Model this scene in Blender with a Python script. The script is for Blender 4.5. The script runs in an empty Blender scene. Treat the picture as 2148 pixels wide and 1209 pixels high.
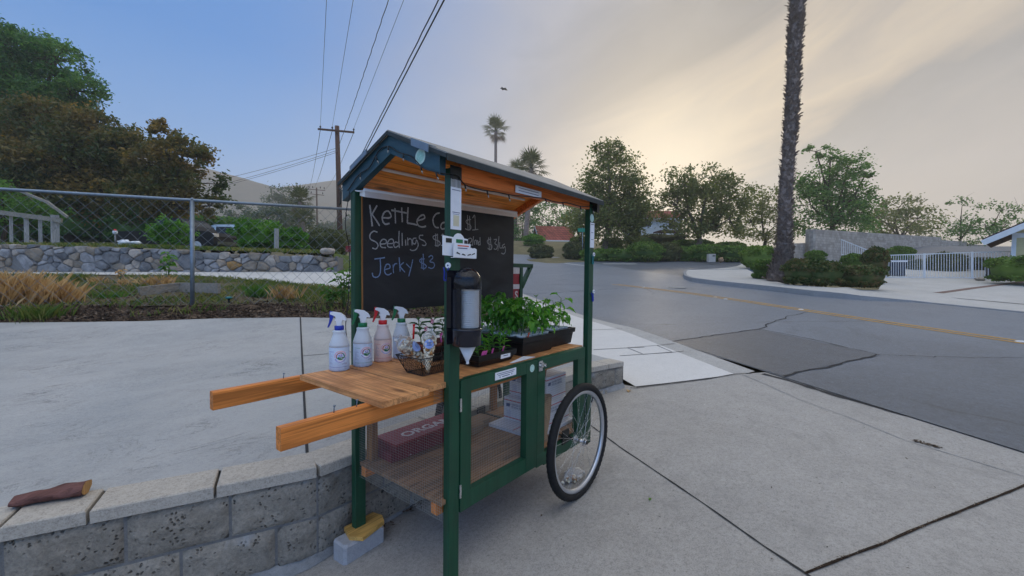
import bpy, math, random
import numpy as np
from mathutils import Vector, Matrix, noise as mnoise

scene = bpy.context.scene
COL = scene.collection
R_ = math.radians

# ------------------------------------------------------------------ camera
FPX, PCX, PCY, IMG_W = 890.11, 1074.0, 604.5, 2148.0
CAM_R = np.array([[0.62201519, -0.78294063, 0.01005317],
                  [-0.0218072, -0.03015633, -0.99930728],
                  [0.78270144, 0.62136508, -0.03583144]])
CAM_P = np.array([-1.33567, -1.35338, 1.352])
cam_d = bpy.data.cameras.new('camera')
cam = bpy.data.objects.new('camera', cam_d)
COL.objects.link(cam)
_r, _d, _f = CAM_R
cam.matrix_world = Matrix(((_r[0], -_d[0], -_f[0], CAM_P[0]), (_r[1], -_d[1], -_f[1], CAM_P[1]),
                           (_r[2], -_d[2], -_f[2], CAM_P[2]), (0, 0, 0, 1)))
cam_d.sensor_width = 36.0
cam_d.lens = FPX / IMG_W * 36.0
cam_d.clip_start = 0.05
cam_d.clip_end = 5000
scene.camera = cam

# ------------------------------------------------------------------ view
scene.view_settings.view_transform = 'Standard'
scene.view_settings.look = 'None'
scene.view_settings.exposure = 0.0
scene.view_settings.gamma = 1.0
scene.cycles.max_bounces = 8
scene.cycles.transparent_max_bounces = 24
scene.cycles.volume_bounces = 2
scene.cycles.use_denoising = True

SUN_DIR = CAM_R.T @ np.array([(1385 - PCX) / FPX, (392 - PCY) / FPX, 1.0])
SUN_DIR /= np.linalg.norm(SUN_DIR)
SUN_EL = math.asin(SUN_DIR[2])
SUN_AZ = math.atan2(SUN_DIR[0], SUN_DIR[1])      # from +Y towards +X

# ------------------------------------------------------------------ node helpers
class NT:
    def __init__(s, tree):
        s.t = tree; s.n = tree.nodes; s.l = tree.links
    def add(s, kind, **kw):
        n = s.n.new(kind)
        for k, v in kw.items():
            if k.startswith('i_'):
                key = k[2:]
                key = int(key) if key.isdigit() else key.replace('_', ' ')
                s.set(n.inputs[key], v)
            else:
                setattr(n, k, v)
        return n
    def set(s, sock, v):
        if isinstance(v, bpy.types.NodeSocket): s.l.new(v, sock)
        elif isinstance(v, bpy.types.Node): s.l.new(v.outputs[0], sock)
        else: sock.default_value = v
    def math(s, op, a, b=0.0, c=None, clamp=False):
        n = s.n.new('ShaderNodeMath'); n.operation = op; n.use_clamp = clamp
        s.set(n.inputs[0], a); s.set(n.inputs[1], b)
        if c is not None: s.set(n.inputs[2], c)
        return n.outputs[0]
    def mix(s, f, a, b, mode='MIX'):
        n = s.n.new('ShaderNodeMix'); n.data_type = 'RGBA'; n.blend_type = mode
        s.set(n.inputs[0], f); s.set(n.inputs[6], a); s.set(n.inputs[7], b)
        return n.outputs[2]
    def ramp(s, f, stops, interp='LINEAR'):
        n = s.n.new('ShaderNodeValToRGB'); n.color_ramp.interpolation = interp
        el = n.color_ramp.elements
        while len(el) < len(stops): el.new(0.5)
        for e, (p, c) in zip(el, stops):
            e.position = p
            e.color = (c, c, c, 1) if isinstance(c, (int, float)) else tuple(c) + (1,)
        s.set(n.inputs[0], f)
        return n.outputs[0]
    def mrange(s, v, a, b, c=0.0, d=1.0, smooth=False):
        n = s.n.new('ShaderNodeMapRange'); n.clamp = True
        if smooth: n.interpolation_type = 'SMOOTHSTEP'
        for i, x in enumerate((v, a, b, c, d)): s.set(n.inputs[i], x)
        return n.outputs[0]
    def noise(s, vec, scale, detail=4, rough=0.55, dist=0.0, out=0):
        n = s.n.new('ShaderNodeTexNoise')
        s.set(n.inputs['Vector'], vec)
        n.inputs['Scale'].default_value = scale; n.inputs['Detail'].default_value = detail
        n.inputs['Roughness'].default_value = rough; n.inputs['Distortion'].default_value = dist
        return n.outputs[out]
    def voro(s, vec, scale, feature='F1', out=0, rand=1.0):
        n = s.n.new('ShaderNodeTexVoronoi'); n.feature = feature
        s.set(n.inputs['Vector'], vec); n.inputs['Scale'].default_value = scale
        n.inputs['Randomness'].default_value = rand
        return n.outputs[out]
    def mapping(s, vec, scale=(1, 1, 1), rot=(0, 0, 0), loc=(0, 0, 0)):
        n = s.n.new('ShaderNodeMapping')
        s.set(n.inputs[0], vec)
        n.inputs['Location'].default_value = loc; n.inputs['Rotation'].default_value = rot; n.inputs['Scale'].default_value = scale
        return n.outputs[0]
    def dot(s, vec, v):
        n = s.n.new('ShaderNodeVectorMath'); n.operation = 'DOT_PRODUCT'
        s.set(n.inputs[0], vec); n.inputs[1].default_value = v
        return n.outputs['Value']

# ------------------------------------------------------------------ world: clear Nishita sky with a drifting smoke layer
world = bpy.data.worlds.new('World'); scene.world = world
world.use_nodes = True
world.node_tree.nodes.clear()
W = NT(world.node_tree)
tc = W.add('ShaderNodeTexCoord')
D = tc.outputs['Generated']
sky = W.add('ShaderNodeTexSky', sky_type='NISHITA', sun_disc=False, sun_elevation=SUN_EL, sun_rotation=SUN_AZ,
            altitude=300.0, air_density=1.0, dust_density=1.2, ozone_density=2.0)
uu = W.dot(D, tuple(float(v) for v in (0.622, -0.783, 0.0)))       # towards the right of the street
ff = W.dot(D, (0.783, 0.622, 0.0))
sep = W.add('ShaderNodeSeparateXYZ', i_0=D)
el = sep.outputs[2]
nz = W.noise(W.mapping(D, scale=(1.2, 1.2, 2.6)), 1.6, 5, 0.55, 0.6)
# smoke streaks, tilted bands rising to the right
r2 = W.mapping(D, rot=(0, 0, -math.atan2(0.622, 0.783)))
streakv = W.mapping(W.mapping(D, rot=(0.0, 0.0, R_(-51.5))), rot=(0, R_(-24), 0))
streakv = W.mapping(streakv, scale=(0.8, 1.3, 4.6), loc=(0.7, 1.9, 0.35))
st = W.noise(streakv, 2.1, 6, 0.56, 0.9)
m = W.math('ADD', uu, W.math('MULTIPLY', W.math('SUBTRACT', nz, 0.5), 0.30))
m = W.math('SUBTRACT', m, W.math('MULTIPLY', el, 0.22))
m = W.mrange(m, -0.62, 0.22, 0, 1, True)
m = W.math('MULTIPLY', m, W.mrange(ff, -0.7, 0.0))
lowhaze = W.mrange(el, 0.0, 0.42, 1.0, 0.0, True)
blue = W.ramp(W.math('ADD', W.mrange(el, 0.0, 0.75), 0.0),
              [(0.0, (0.58, 0.68, 0.88)), (0.14, (0.42, 0.62, 0.98)), (0.32, (0.19, 0.44, 0.90)), (0.55, (0.065, 0.30, 0.80)), (1.0, (0.06, 0.26, 0.72))])
nish = W.mix(1.0, sky.outputs[0], (0.09, 0.09, 0.09, 1), 'MULTIPLY')
blue = W.mix(0.15, blue, nish)
vb = W.math('SUBTRACT', el, W.math('MULTIPLY', uu, 0.45))
vb = W.math('ADD', vb, W.math('MULTIPLY', W.math('SUBTRACT', st, 0.5), 0.36))
vb = W.math('ADD', vb, W.math('MULTIPLY', W.math('SUBTRACT', nz, 0.5), 0.16))
SMK = [(-0.22, (0.56, 0.49, 0.41)), (-0.13, (0.48, 0.43, 0.37)), (-0.05, (0.34, 0.33, 0.31)), (-0.005, (0.24, 0.245, 0.24)), (0.075, (0.60, 0.49, 0.35)), (0.125, (0.76, 0.62, 0.43)), (0.20, (0.48, 0.42, 0.35)), (0.28, (0.24, 0.24, 0.235)), (0.36, (0.34, 0.335, 0.325)), (0.46, (0.47, 0.45, 0.44))]
smoke = W.ramp(W.mrange(vb, -0.4, 0.6), [(p + 0.4, c) for p, c in SMK])
right_fade = W.mrange(uu, 0.45, 0.8, 0.0, 0.55, True)
smoke = W.mix(right_fade, smoke, (0.47, 0.43, 0.38, 1))
lowl = W.math('MULTIPLY', W.mrange(el, 0.12, 0.42, 0.75, 0.0, True), W.mrange(uu, 0.12, 0.42, 1.0, 0.0, True))
smoke = W.mix(lowl, smoke, (0.66, 0.59, 0.54, 1))
col = W.mix(W.math('MULTIPLY', m, 0.95), blue, smoke)
sd = W.dot(D, tuple(float(v) for v in SUN_DIR))
glow = W.math('POWER', W.math('MAXIMUM', sd, 0.0), 14.0)
glow = W.math('MULTIPLY', glow, W.mrange(vb, -0.10, 0.07, 0.25, 1.0, True))
col = W.mix(W.math('MULTIPLY', glow, 0.5), col, (0.86, 0.70, 0.48, 1))
glow2 = W.math('POWER', W.math('MAXIMUM', sd, 0.0), 80.0)
col = W.mix(W.math('MULTIPLY', glow2, 0.75), col, (1.45, 1.22, 0.84, 1))
# unseen sky overhead and behind the camera, brightened and greyed to light the ground
sky_fill = W.mrange(el, 0.50, 0.80, 0.0, 0.9, True)
col = W.mix(sky_fill, col, (0.545, 0.54, 0.515, 1))
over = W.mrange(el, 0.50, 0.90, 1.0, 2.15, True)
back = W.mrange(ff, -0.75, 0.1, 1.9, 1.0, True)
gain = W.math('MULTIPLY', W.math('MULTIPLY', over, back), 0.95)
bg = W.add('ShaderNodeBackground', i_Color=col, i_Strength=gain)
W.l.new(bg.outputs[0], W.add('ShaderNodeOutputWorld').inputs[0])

sun_d = bpy.data.lights.new('sun', 'SUN')
sun_d.energy = 1.4; sun_d.angle = R_(16); sun_d.color = (1.0, 0.84, 0.62)
sun = bpy.data.objects.new('sun', sun_d); COL.objects.link(sun)
sun.rotation_euler = Vector((-SUN_DIR[0], -SUN_DIR[1], -SUN_DIR[2])).to_track_quat('-Z', 'Y').to_euler()

# ------------------------------------------------------------------ placing helpers (photo pixel + distance -> a point of the place)
def ray(px, py): return CAM_R.T @ np.array([(px - PCX) / FPX, (py - PCY) / FPX, 1.0])
def at(px, py, d): return CAM_P + ray(px, py) * d
def onz(px, py, z):
    r = ray(px, py); return CAM_P + r * ((z - CAM_P[2]) / r[2])
def ony(px, py, y):
    r = ray(px, py); return CAM_P + r * ((y - CAM_P[1]) / r[1])
def onplane(px, py, p, n):
    r = ray(px, py); return CAM_P + r * (np.dot(np.array(p) - CAM_P, n) / np.dot(r, n))
RP = np.array([4.134, -0.625, 0.226])                       # a point of the near road edge
RD = np.array([0.562, 0.826]); RD /= np.linalg.norm(RD)      # along the street (uphill, away)
RV = np.array([RD[1], -RD[0]])                              # across the street (away from the cart)
def hroad(x, y):
    r = math.hypot(x - CAM_P[0], y - CAM_P[1])
    k = 0.0013; q = max(0.0, min(r, 60) - 11); g = k * q * q + (max(0.0, r - 60) * 0.02)
    rr = min(r, 70) / max(r, 1e-6)
    x2, y2 = CAM_P[0] + (x - CAM_P[0]) * rr, CAM_P[1] + (y - CAM_P[1]) * rr
    return 0.226 + 0.0252 * (x2 - 4.134) + 0.0370 * (y2 + 0.625) + g
def hdrive(x, y): return -0.061 + 0.055 * x - 0.095 * y
def hit(px, py, h, lo=1.0, hi=400.0, off=0.0):
    r = ray(px, py)
    t = lo; prev = None
    while t < hi:
        p = CAM_P + r * t
        dz = p[2] - h(p[0], p[1]) - off
        if dz <= 0:
            a, b = t / 1.02, t
            for _ in range(40):
                c = (a + b) / 2; p = CAM_P + r * c
                if p[2] - h(p[0], p[1]) - off > 0: a = c
                else: b = c
            return CAM_P + r * b
        t *= 1.02
    return CAM_P + r * hi
def hitd(px, py, h, off=0.0): return float(np.dot(hit(px, py, h, off=off) - CAM_P, CAM_R[2]))
def road_st(s, t): q = RP[:2] + RD * s + RV * t; return q[0], q[1]

# ------------------------------------------------------------------ mesh helpers
class MB:
    """collects shapes and links them as ONE mesh object"""
    def __init__(s): s.v = []; s.f = []; s.m = []; s.sm = []
    def add(s, verts, faces, mi=0, smooth=False):
        o = len(s.v); s.v += [tuple(map(float, q)) for q in verts]
        for f in faces:
            s.f.append(tuple(i + o for i in f)); s.m.append(mi); s.sm.append(smooth)
        return s
    def box(s, x0, x1, y0, y1, z0, z1, mi=0):
        v = [(x, y, z) for x in (x0, x1) for y in (y0, y1) for z in (z0, z1)]
        return s.add(v, [(0, 1, 3, 2), (4, 6, 7, 5), (0, 4, 5, 1), (2, 3, 7, 6), (0, 2, 6, 4), (1, 5, 7, 3)], mi)
    def hexa(s, a, b, mi=0):
        """two quads a, b (same winding) joined to a solid"""
        v = list(a) + list(b); n = len(a)
        f = [tuple(range(n))[::-1], tuple(range(n, 2 * n))] + [(i, (i + 1) % n, n + (i + 1) % n, n + i) for i in range(n)]
        return s.add(v, f, mi)
    def bar(s, p, q, w, h, up=(0, 0, 1), mi=0):
        p, q = Vector(p), Vector(q); d = (q - p).normalized(); up = Vector(up)
        x = d.cross(up)
        if x.length < 1e-4: x = d.cross(Vector((1, 0, 0)))
        x.normalize(); z = x.cross(d).normalized()
        c = [(-w / 2, -h / 2), (w / 2, -h / 2), (w / 2, h / 2), (-w / 2, h / 2)]
        return s.hexa([p + x * a + z * b for a, b in c], [q + x * a + z * b for a, b in c], mi)
    def tube(s, pts, r, n=6, mi=0, caps=True, smooth=True):
        pts = [Vector(p) for p in pts]; rs = r if isinstance(r, (list, tuple)) else [r] * len(pts)
        V = []; F = []; ref = None
        for i, p in enumerate(pts):
            a = pts[max(i - 1, 0)]; b = pts[min(i + 1, len(pts) - 1)]
            d = (b - a)
            if d.length < 1e-9: d = Vector((0, 0, 1))
            d.normalize()
            if ref is None:
                ref = d.orthogonal().normalized()
            ref = (ref - d * ref.dot(d))
            if ref.length < 1e-6: ref = d.orthogonal()
            ref.normalize(); y = d.cross(ref)
            for k in range(n):
                t = 2 * math.pi * k / n
                V.append(p + (ref * math.cos(t) + y * math.sin(t)) * rs[i])
        for i in range(len(pts) - 1):
            for k in range(n):
                F.append((i * n + k, i * n + (k + 1) % n, (i + 1) * n + (k + 1) % n, (i + 1) * n + k))
        s.add(V, F, mi, smooth)
        if caps:
            o = len(s.v) - len(V)
            s.f.append(tuple(o + k for k in range(n))[::-1]); s.m.append(mi); s.sm.append(False)
            e = o + (len(pts) - 1) * n
            s.f.append(tuple(e + k for k in range(n))); s.m.append(mi); s.sm.append(False)
        return s
    def lathe(s, prof, n=24, c=(0, 0, 0), mi=0, smooth=True, sx=1.0, sy=1.0):
        V = []; F = []
        for r, z in prof:
            for k in range(n):
                t = 2 * math.pi * k / n
                V.append((c[0] + r * sx * math.cos(t), c[1] + r * sy * math.sin(t), c[2] + z))
        for i in range(len(prof) - 1):
            for k in range(n):
                F.append((i * n + k, i * n + (k + 1) % n, (i + 1) * n + (k + 1) % n, (i + 1) * n + k))
        s.add(V, F, mi, smooth)
        o = len(s.v) - len(V)
        if prof[0][0] > 1e-6: s.f.append(tuple(o + k for k in range(n))[::-1]); s.m.append(mi); s.sm.append(False)
        if prof[-1][0] > 1e-6:
            e = o + (len(prof) - 1) * n; s.f.append(tuple(e + k for k in range(n))); s.m.append(mi); s.sm.append(False)
        return s
    def blob(s, c, r, mi=0, seed=0, rough=0.25, nu=12, nv=8, freq=1.5):
        c = Vector(c); rx, ry, rz = r if isinstance(r, (tuple, list)) else (r, r, r); V = []; F = []
        for j in range(nv + 1):
            ph = math.pi * j / nv - math.pi / 2
            for i in range(nu):
                th = 2 * math.pi * i / nu
                d = Vector((math.cos(ph) * math.cos(th), math.cos(ph) * math.sin(th), math.sin(ph)))
                k = 1 + rough * mnoise.noise(d * freq + Vector((seed * 3.7, seed * 1.3, seed)))
                V.append(c + Vector((d.x * rx, d.y * ry, d.z * rz)) * k)
        for j in range(nv):
            for i in range(nu):
                F.append((j * nu + i, j * nu + (i + 1) % nu, (j + 1) * nu + (i + 1) % nu, (j + 1) * nu + i))
        return s.add(V, F, mi, True)
    def leaf(s, p, d, up, L, wd, mi=0, droop=0.15):
        p, d, up = Vector(p), Vector(d).normalized(), Vector(up)
        x = d.cross(up)
        if x.length < 1e-4: x = d.orthogonal()
        x.normalize(); n = x.cross(d)
        a = p; m1 = p + d * L * 0.38 + n * 0.04 * L; m2 = p + d * L * 0.72 - n * droop * L * 0.4; e = p + d * L - n * droop * L
        lf = n * (wd * 0.28)
        v = [a, m1, m2, e, m1 + x * wd * 0.5 + lf, m2 + x * wd * 0.38 + lf, m1 - x * wd * 0.5 + lf, m2 - x * wd * 0.38 + lf]
        return s.add(v, [(0, 4, 1), (1, 4, 5, 2), (2, 5, 3), (0, 1, 6), (1, 2, 7, 6), (2, 3, 7)], mi, False)
    def build(s, name, mats, parent=None, local=False):
        me = bpy.data.meshes.new(name)
        me.from_pydata(s.v, [], s.f)
        mats = mats if isinstance(mats, (list, tuple)) else [mats]
        for q in mats: me.materials.append(q)
        me.polygons.foreach_set('material_index', s.m)
        me.polygons.foreach_set('use_smooth', s.sm)
        me.update()
        o = bpy.data.objects.new(name, me); COL.objects.link(o)
        if parent is not None:
            o.parent = parent
            if not local: o.matrix_parent_inverse = parent.matrix_world.inverted()
        return o

def np_mesh(name, V, F, mats, mi=None, parent=None, local=False, smooth=False):
    """V (n,3), F (m,k) arrays"""
    me = bpy.data.meshes.new(name); n = len(V); m, k = F.shape
    me.vertices.add(n); me.vertices.foreach_set('co', np.ascontiguousarray(V, dtype=np.float32).ravel())
    me.loops.add(m * k); me.loops.foreach_set('vertex_index', np.ascontiguousarray(F, dtype=np.int32).ravel())
    me.polygons.add(m); me.polygons.foreach_set('loop_start', np.arange(0, m * k, k, dtype=np.int32))
    for q in (mats if isinstance(mats, (list, tuple)) else [mats]): me.materials.append(q)
    if mi is not None: me.polygons.foreach_set('material_index', np.ascontiguousarray(mi, dtype=np.int32))
    if smooth: me.polygons.foreach_set('use_smooth', np.ones(m, dtype=bool))
    me.update(calc_edges=True); me.validate()
    o = bpy.data.objects.new(name, me); COL.objects.link(o)
    if parent is not None:
        o.parent = parent
        if not local: o.matrix_parent_inverse = parent.matrix_world.inverted()
    return o

def thing(name, label, cat, loc=(0, 0, 0), rz=0.0, group=None, mat=None):
    o = bpy.data.objects.new(name, None); COL.objects.link(o); o.empty_display_size = 0.1
    M = mat if mat is not None else Matrix.Translation(Vector([float(q) for q in loc])) @ Matrix.Rotation(rz, 4, 'Z')
    o.matrix_basis = M
    bpy.context.view_layer.update()
    return tag(o, label, cat, group)
def tag(o, label, cat, group=None):
    o['label'] = label; o['category'] = cat
    if group: o['group'] = group
    return o
def kind(o, k='structure'):
    o['kind'] = k; return o
def dup(root, M=None, label=None, group=None):
    r = root.copy(); COL.objects.link(r)
    if M is not None: r.matrix_basis = M
    if label: r['label'] = label
    if group: r['group'] = group
    for ch in root.children:
        c = ch.copy(); COL.objects.link(c); c.parent = r; c.matrix_parent_inverse = ch.matrix_parent_inverse.copy()
        for g in ch.children:
            d = g.copy(); COL.objects.link(d); d.parent = c; d.matrix_parent_inverse = g.matrix_parent_inverse.copy()
    return r
def centre(o, base=None):
    """move the origin of a single-mesh thing to its base"""
    me = o.data; n = len(me.vertices); a = np.empty(n * 3, dtype=np.float32); me.vertices.foreach_get('co', a); a = a.reshape(-1, 3)
    c = np.array([(a[:, 0].min() + a[:, 0].max()) / 2, (a[:, 1].min() + a[:, 1].max()) / 2, a[:, 2].min()]) if base is None else np.array(base, dtype=float)
    me.vertices.foreach_set('co', (a - c).astype(np.float32).ravel()); me.update()
    o.matrix_basis = Matrix.Translation(Vector([float(q) for q in c])) @ o.matrix_basis
    return o

# ------------------------------------------------------------------ materials
def new_mat(name):
    m = bpy.data.materials.new(name); m.use_nodes = True
    T = NT(m.node_tree); b = T.n['Principled BSDF']
    return m, T, b
def obj_co(T): return T.add('ShaderNodeTexCoord').outputs['Object']
def geo_co(T): return T.add('ShaderNodeNewGeometry').outputs['Position']
def bump(T, b, h, strength=0.3, dist=0.01):
    n = T.add('ShaderNodeBump'); n.inputs['Strength'].default_value = strength; n.inputs['Distance'].default_value = dist
    T.set(n.inputs['Height'], h); T.l.new(n.outputs[0], b.inputs['Normal'])
def c4(c): return tuple(c) + (1,)
def sc(c, k): return tuple(min(1.0, q * k) for q in c)

def plain(name, c, rough=0.5, metal=0.0, var=0.12, scale=12.0, bmp=0.0, spec=0.5, coat=0.0):
    m, T, b = new_mat(name)
    co = geo_co(T); n = T.noise(co, scale, 4)
    T.set(b.inputs['Base Color'], T.ramp(n, [(0.25, sc(c, 1 - var)), (0.75, sc(c, 1 + var))]))
    b.inputs['Metallic'].default_value = metal
    T.set(b.inputs['Roughness'], T.mrange(T.noise(co, scale * 2.3, 3), 0.3, 0.7, max(0.02, rough - 0.07), min(1, rough + 0.07)))
    b.inputs['Specular IOR Level'].default_value = spec
    if coat: b.inputs['Coat Weight'].default_value = coat; b.inputs['Coat Roughness'].default_value = 0.05
    if bmp: bump(T, b, T.noise(co, scale * 6, 3), bmp, 0.004)
    return m

def wood(name, c, axis='X', rough=0.6, dark=0.45, knots=True, wear=0.0, wearc=(0.25, 0.23, 0.2)):
    m, T, b = new_mat(name)
    co = geo_co(T)
    rnd = T.add('ShaderNodeNewGeometry').outputs['Random Per Island']
    off = T.add('ShaderNodeCombineXYZ', i_0=T.math('MULTIPLY', rnd, 37.0), i_1=T.math('MULTIPLY', rnd, 17.0), i_2=T.math('MULTIPLY', rnd, 53.0))
    va = T.add('ShaderNodeVectorMath', operation='ADD'); T.set(va.inputs[0], co); T.set(va.inputs[1], off.outputs[0])
    s_ = {'X': (0.6, 16, 16), 'Y': (16, 0.6, 16), 'Z': (16, 16, 0.6)}[axis]
    mp = T.mapping(va.outputs[0], scale=s_)
    g1 = T.noise(mp, 1.0, 4, 0.6, 0.55)
    g2 = T.noise(mp, 5.5, 3, 0.7, 0.4)
    w = T.math('SINE', T.math('MULTIPLY', g1, 42.0))
    f = T.math('ADD', T.math('MULTIPLY', T.mrange(w, -1, 1), 0.35), T.math('ADD', T.math('MULTIPLY', g1, 0.45), T.math('MULTIPLY', g2, 0.25)))
    col = T.ramp(f, [(0.22, sc(c, dark)), (0.45, sc(c, 0.82)), (0.62, c), (0.85, sc(c, 1.28))])
    tone = T.mrange(rnd, 0, 1, 0.78, 1.18)
    hs = T.add('ShaderNodeHueSaturation'); T.set(hs.inputs['Value'], tone); T.set(hs.inputs['Color'], col); col = hs.outputs[0]
    if knots:
        ks = {'X': (1.6, 5, 5), 'Y': (5, 1.6, 5), 'Z': (5, 5, 1.6)}[axis]
        kd = T.voro(T.mapping(va.outputs[0], scale=ks), 1.35)
        col = T.mix(T.mrange(kd, 0.05, 0.15, 0.85, 0.0), col, c4(sc(c, 0.22)))
    st = T.noise(va.outputs[0], 5.0, 3)
    col = T.mix(T.mrange(st, 0.5, 0.75, 0, 0.35), col, c4(sc(c, 0.5)))
    if wear:
        col = T.mix(T.mrange(T.noise(va.outputs[0], 7.0, 5, 0.65), 0.42, 0.62, 0, wear), col, c4(wearc))
    T.set(b.inputs['Base Color'], col)
    b.inputs['Roughness'].default_value = rough
    b.inputs['Specular IOR Level'].default_value = 0.3
    bump(T, b, f, 0.25, 0.003)
    return m

def painted_wood(name, c, axis='Z', rough=0.42, chip=0.0, chipc=(0.3, 0.22, 0.12)):
    m, T, b = new_mat(name)
    co = geo_co(T)
    s_ = {'X': (2, 40, 40), 'Y': (40, 2, 40), 'Z': (40, 40, 2)}[axis]
    g = T.noise(T.mapping(co, scale=s_), 1.0, 4, 0.6, 0.5)
    n = T.noise(co, 6.0, 5, 0.6)
    col = T.ramp(T.math('ADD', T.math('MULTIPLY', g, 0.5), T.math('MULTIPLY', n, 0.5)), [(0.3, sc(c, 0.62)), (0.5, c), (0.72, sc(c, 1.45))])
    if chip:
        cn = T.noise(co, 24.0, 5, 0.7)
        col = T.mix(T.mrange(cn, 0.68 - chip, 0.72 - chip, 0, 0.8), col, c4(chipc))
    T.set(b.inputs['Base Color'], col)
    T.set(b.inputs['Roughness'], T.mrange(n, 0.3, 0.7, rough - 0.1, rough + 0.15))
    b.inputs['Specular IOR Level'].default_value = 0.4
    bump(T, b, g, 0.25, 0.002)
    return m

def concrete(name, c, speck=0.35, blotch=0.22, bscale=1.0, streak=0.0, fleck=0.0, rough=0.85, bm=0.25, cool=None):
    m, T, b = new_mat(name)
    co = geo_co(T)
    n1 = T.noise(co, 0.9 * bscale, 6, 0.62, 0.4); n2 = T.noise(co, 7 * bscale, 5, 0.65); n3 = T.noise(co, 160, 2, 0.8); n4 = T.noise(co, 45, 3, 0.7)
    f = T.math('ADD', T.math('MULTIPLY', n1, 0.55), T.math('MULTIPLY', n2, 0.45))
    col = T.ramp(f, [(0.3, sc(c, 1 - blotch)), (0.5, c), (0.7, sc(c, 1 + blotch))])
    if cool is not None:
        col = T.mix(T.mrange(T.noise(co, 0.55, 4, 0.6), 0.4, 0.62, 0, 0.8), col, c4(cool))
    k = T.math('ADD', T.math('MULTIPLY', n3, 0.6), T.math('MULTIPLY', n4, 0.4))
    col = T.mix(1.0, col, T.ramp(k, [(0.32, 1 - speck), (0.5, 1.0), (0.68, 1 + speck * 0.5)]), 'MULTIPLY')
    if fleck:
        v = T.voro(co, 16.0); vr = T.noise(co, 3.1, 2)
        spot = T.math('MULTIPLY', T.mrange(v, 0.06, 0.11, 1, 0), T.mrange(vr, 0.52, 0.6))
        col = T.mix(T.math('MULTIPLY', spot, fleck), col, c4(sc(c, 0.3)))
        v2 = T.voro(T.mapping(co, loc=(3, 7, 1)), 7.0)
        spot2 = T.math('MULTIPLY', T.mrange(v2, 0.03, 0.06, 1, 0), T.mrange(T.noise(co, 2.3, 2), 0.56, 0.62))
        col = T.mix(T.math('MULTIPLY', spot2, fleck), col, c4(sc(c, 2.0)))
        stn = T.noise(co, 2.1, 6, 0.7, 0.8)
        col = T.mix(T.mrange(stn, 0.56, 0.72, 0, 0.45), col, c4(sc(c, 0.55)))
    if streak:
        sv = T.mapping(co, rot=(0, 0, R_(-40)), scale=(1.2, 3.2, 2))
        s1 = T.noise(sv, 1.5, 6, 0.68, 1.6)
        line = T.math('ABSOLUTE', T.math('SUBTRACT', s1, 0.5))
        msk = T.mrange(T.noise(co, 1.7, 3), 0.50, 0.64)
        ln = T.math('MULTIPLY', T.mrange(line, 0.0, 0.013, 1, 0), msk)
        col = T.mix(T.math('MULTIPLY', ln, streak), col, c4(sc(c, 0.28)))
        col = T.mix(T.mrange(T.noise(sv, 0.8, 5, 0.6, 0.8), 0.42, 0.7, 0, 0.6), col, c4(sc(c, 1.1)))
        k = T.math('SUBTRACT', k, T.math('MULTIPLY', ln, 0.8))
        k = T.math('ADD', k, T.math('MULTIPLY', s1, 1.4))
    T.set(b.inputs['Base Color'], col)
    b.inputs['Roughness'].default_value = rough; b.inputs['Specular IOR Level'].default_value = 0.3
    bump(T, b, k, bm, 0.006)
    return m

def asphalt(name, c, patch=0.2, cracks=True):
    m, T, b = new_mat(name)
    co = geo_co(T)
    n1 = T.noise(co, 0.45, 6, 0.66, 0.5); n2 = T.noise(co, 190, 2, 0.8); n3 = T.noise(co, 55, 3, 0.85); n4 = T.noise(co, 3.5, 5, 0.7)
    col = T.ramp(T.math('ADD', T.math('MULTIPLY', n1, 0.65), T.math('MULTIPLY', n4, 0.35)), [(0.3, sc(c, 1 - patch)), (0.5, c), (0.7, sc(c, 1 + patch))])
    if cracks:
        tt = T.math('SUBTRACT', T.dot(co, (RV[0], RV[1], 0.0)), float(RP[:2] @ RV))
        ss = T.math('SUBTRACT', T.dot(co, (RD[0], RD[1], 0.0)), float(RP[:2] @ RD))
        near_far = T.math('ADD', T.math('ADD', T.math('MULTIPLY', tt, 0.6), ss), T.math('MULTIPLY', T.noise(co, 0.25, 4), 5.0))
        col = T.mix(1.0, col, T.ramp(T.mrange(near_far, 0.5, 9.0, 0.0, 1.0, True), [(0.0, 0.58), (1.0, 1.0)]), 'MULTIPLY')  # newer near lane darker, far asphalt lightened in place of grazing sheen
        v = T.voro(T.mapping(T.mix(0.35, co, T.noise(co, 1.2, 4, 0.6, 0, out=1)), scale=(1, 1, 0.01)), 0.22, 'DISTANCE_TO_EDGE')
        col = T.mix(T.math('MULTIPLY', T.mrange(v, 0.0, 0.004, 1, 0), T.mrange(T.noise(co, 0.4, 3), 0.45, 0.55)), col, c4(sc(c, 0.35)))
        trk = T.noise(T.mapping(co, rot=(0, 0, -math.atan2(RD[1], RD[0])), scale=(0.04, 1.3, 1)), 0.6, 3)
        col = T.mix(T.mrange(trk, 0.45, 0.7, 0, 0.35), col, c4(sc(c, 1.3)))
        oil = T.noise(T.mapping(co, rot=(0, 0, -math.atan2(RD[1], RD[0])), scale=(0.3, 1.0, 1)), 1.1, 5, 0.7)
        col = T.mix(T.mrange(oil, 0.60, 0.74, 0, 0.5), col, c4(sc(c, 0.45)))
    k = T.math('ADD', T.math('MULTIPLY', n2, 0.3), T.math('ADD', T.math('MULTIPLY', n3, 0.4), T.math('MULTIPLY', T.noise(co, 17, 3, 0.8), 0.3)))
    col = T.mix(1.0, col, T.ramp(k, [(0.34, 0.45), (0.46, 0.85), (0.54, 1.1), (0.62, 1.6), (0.70, 2.3)]), 'MULTIPLY')
    T.set(b.inputs['Base Color'], col)
    b.inputs['Roughness'].default_value = 0.5; b.inputs['Specular IOR Level'].default_value = 0.6
    bump(T, b, k, 0.6, 0.012)
    return m

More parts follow.
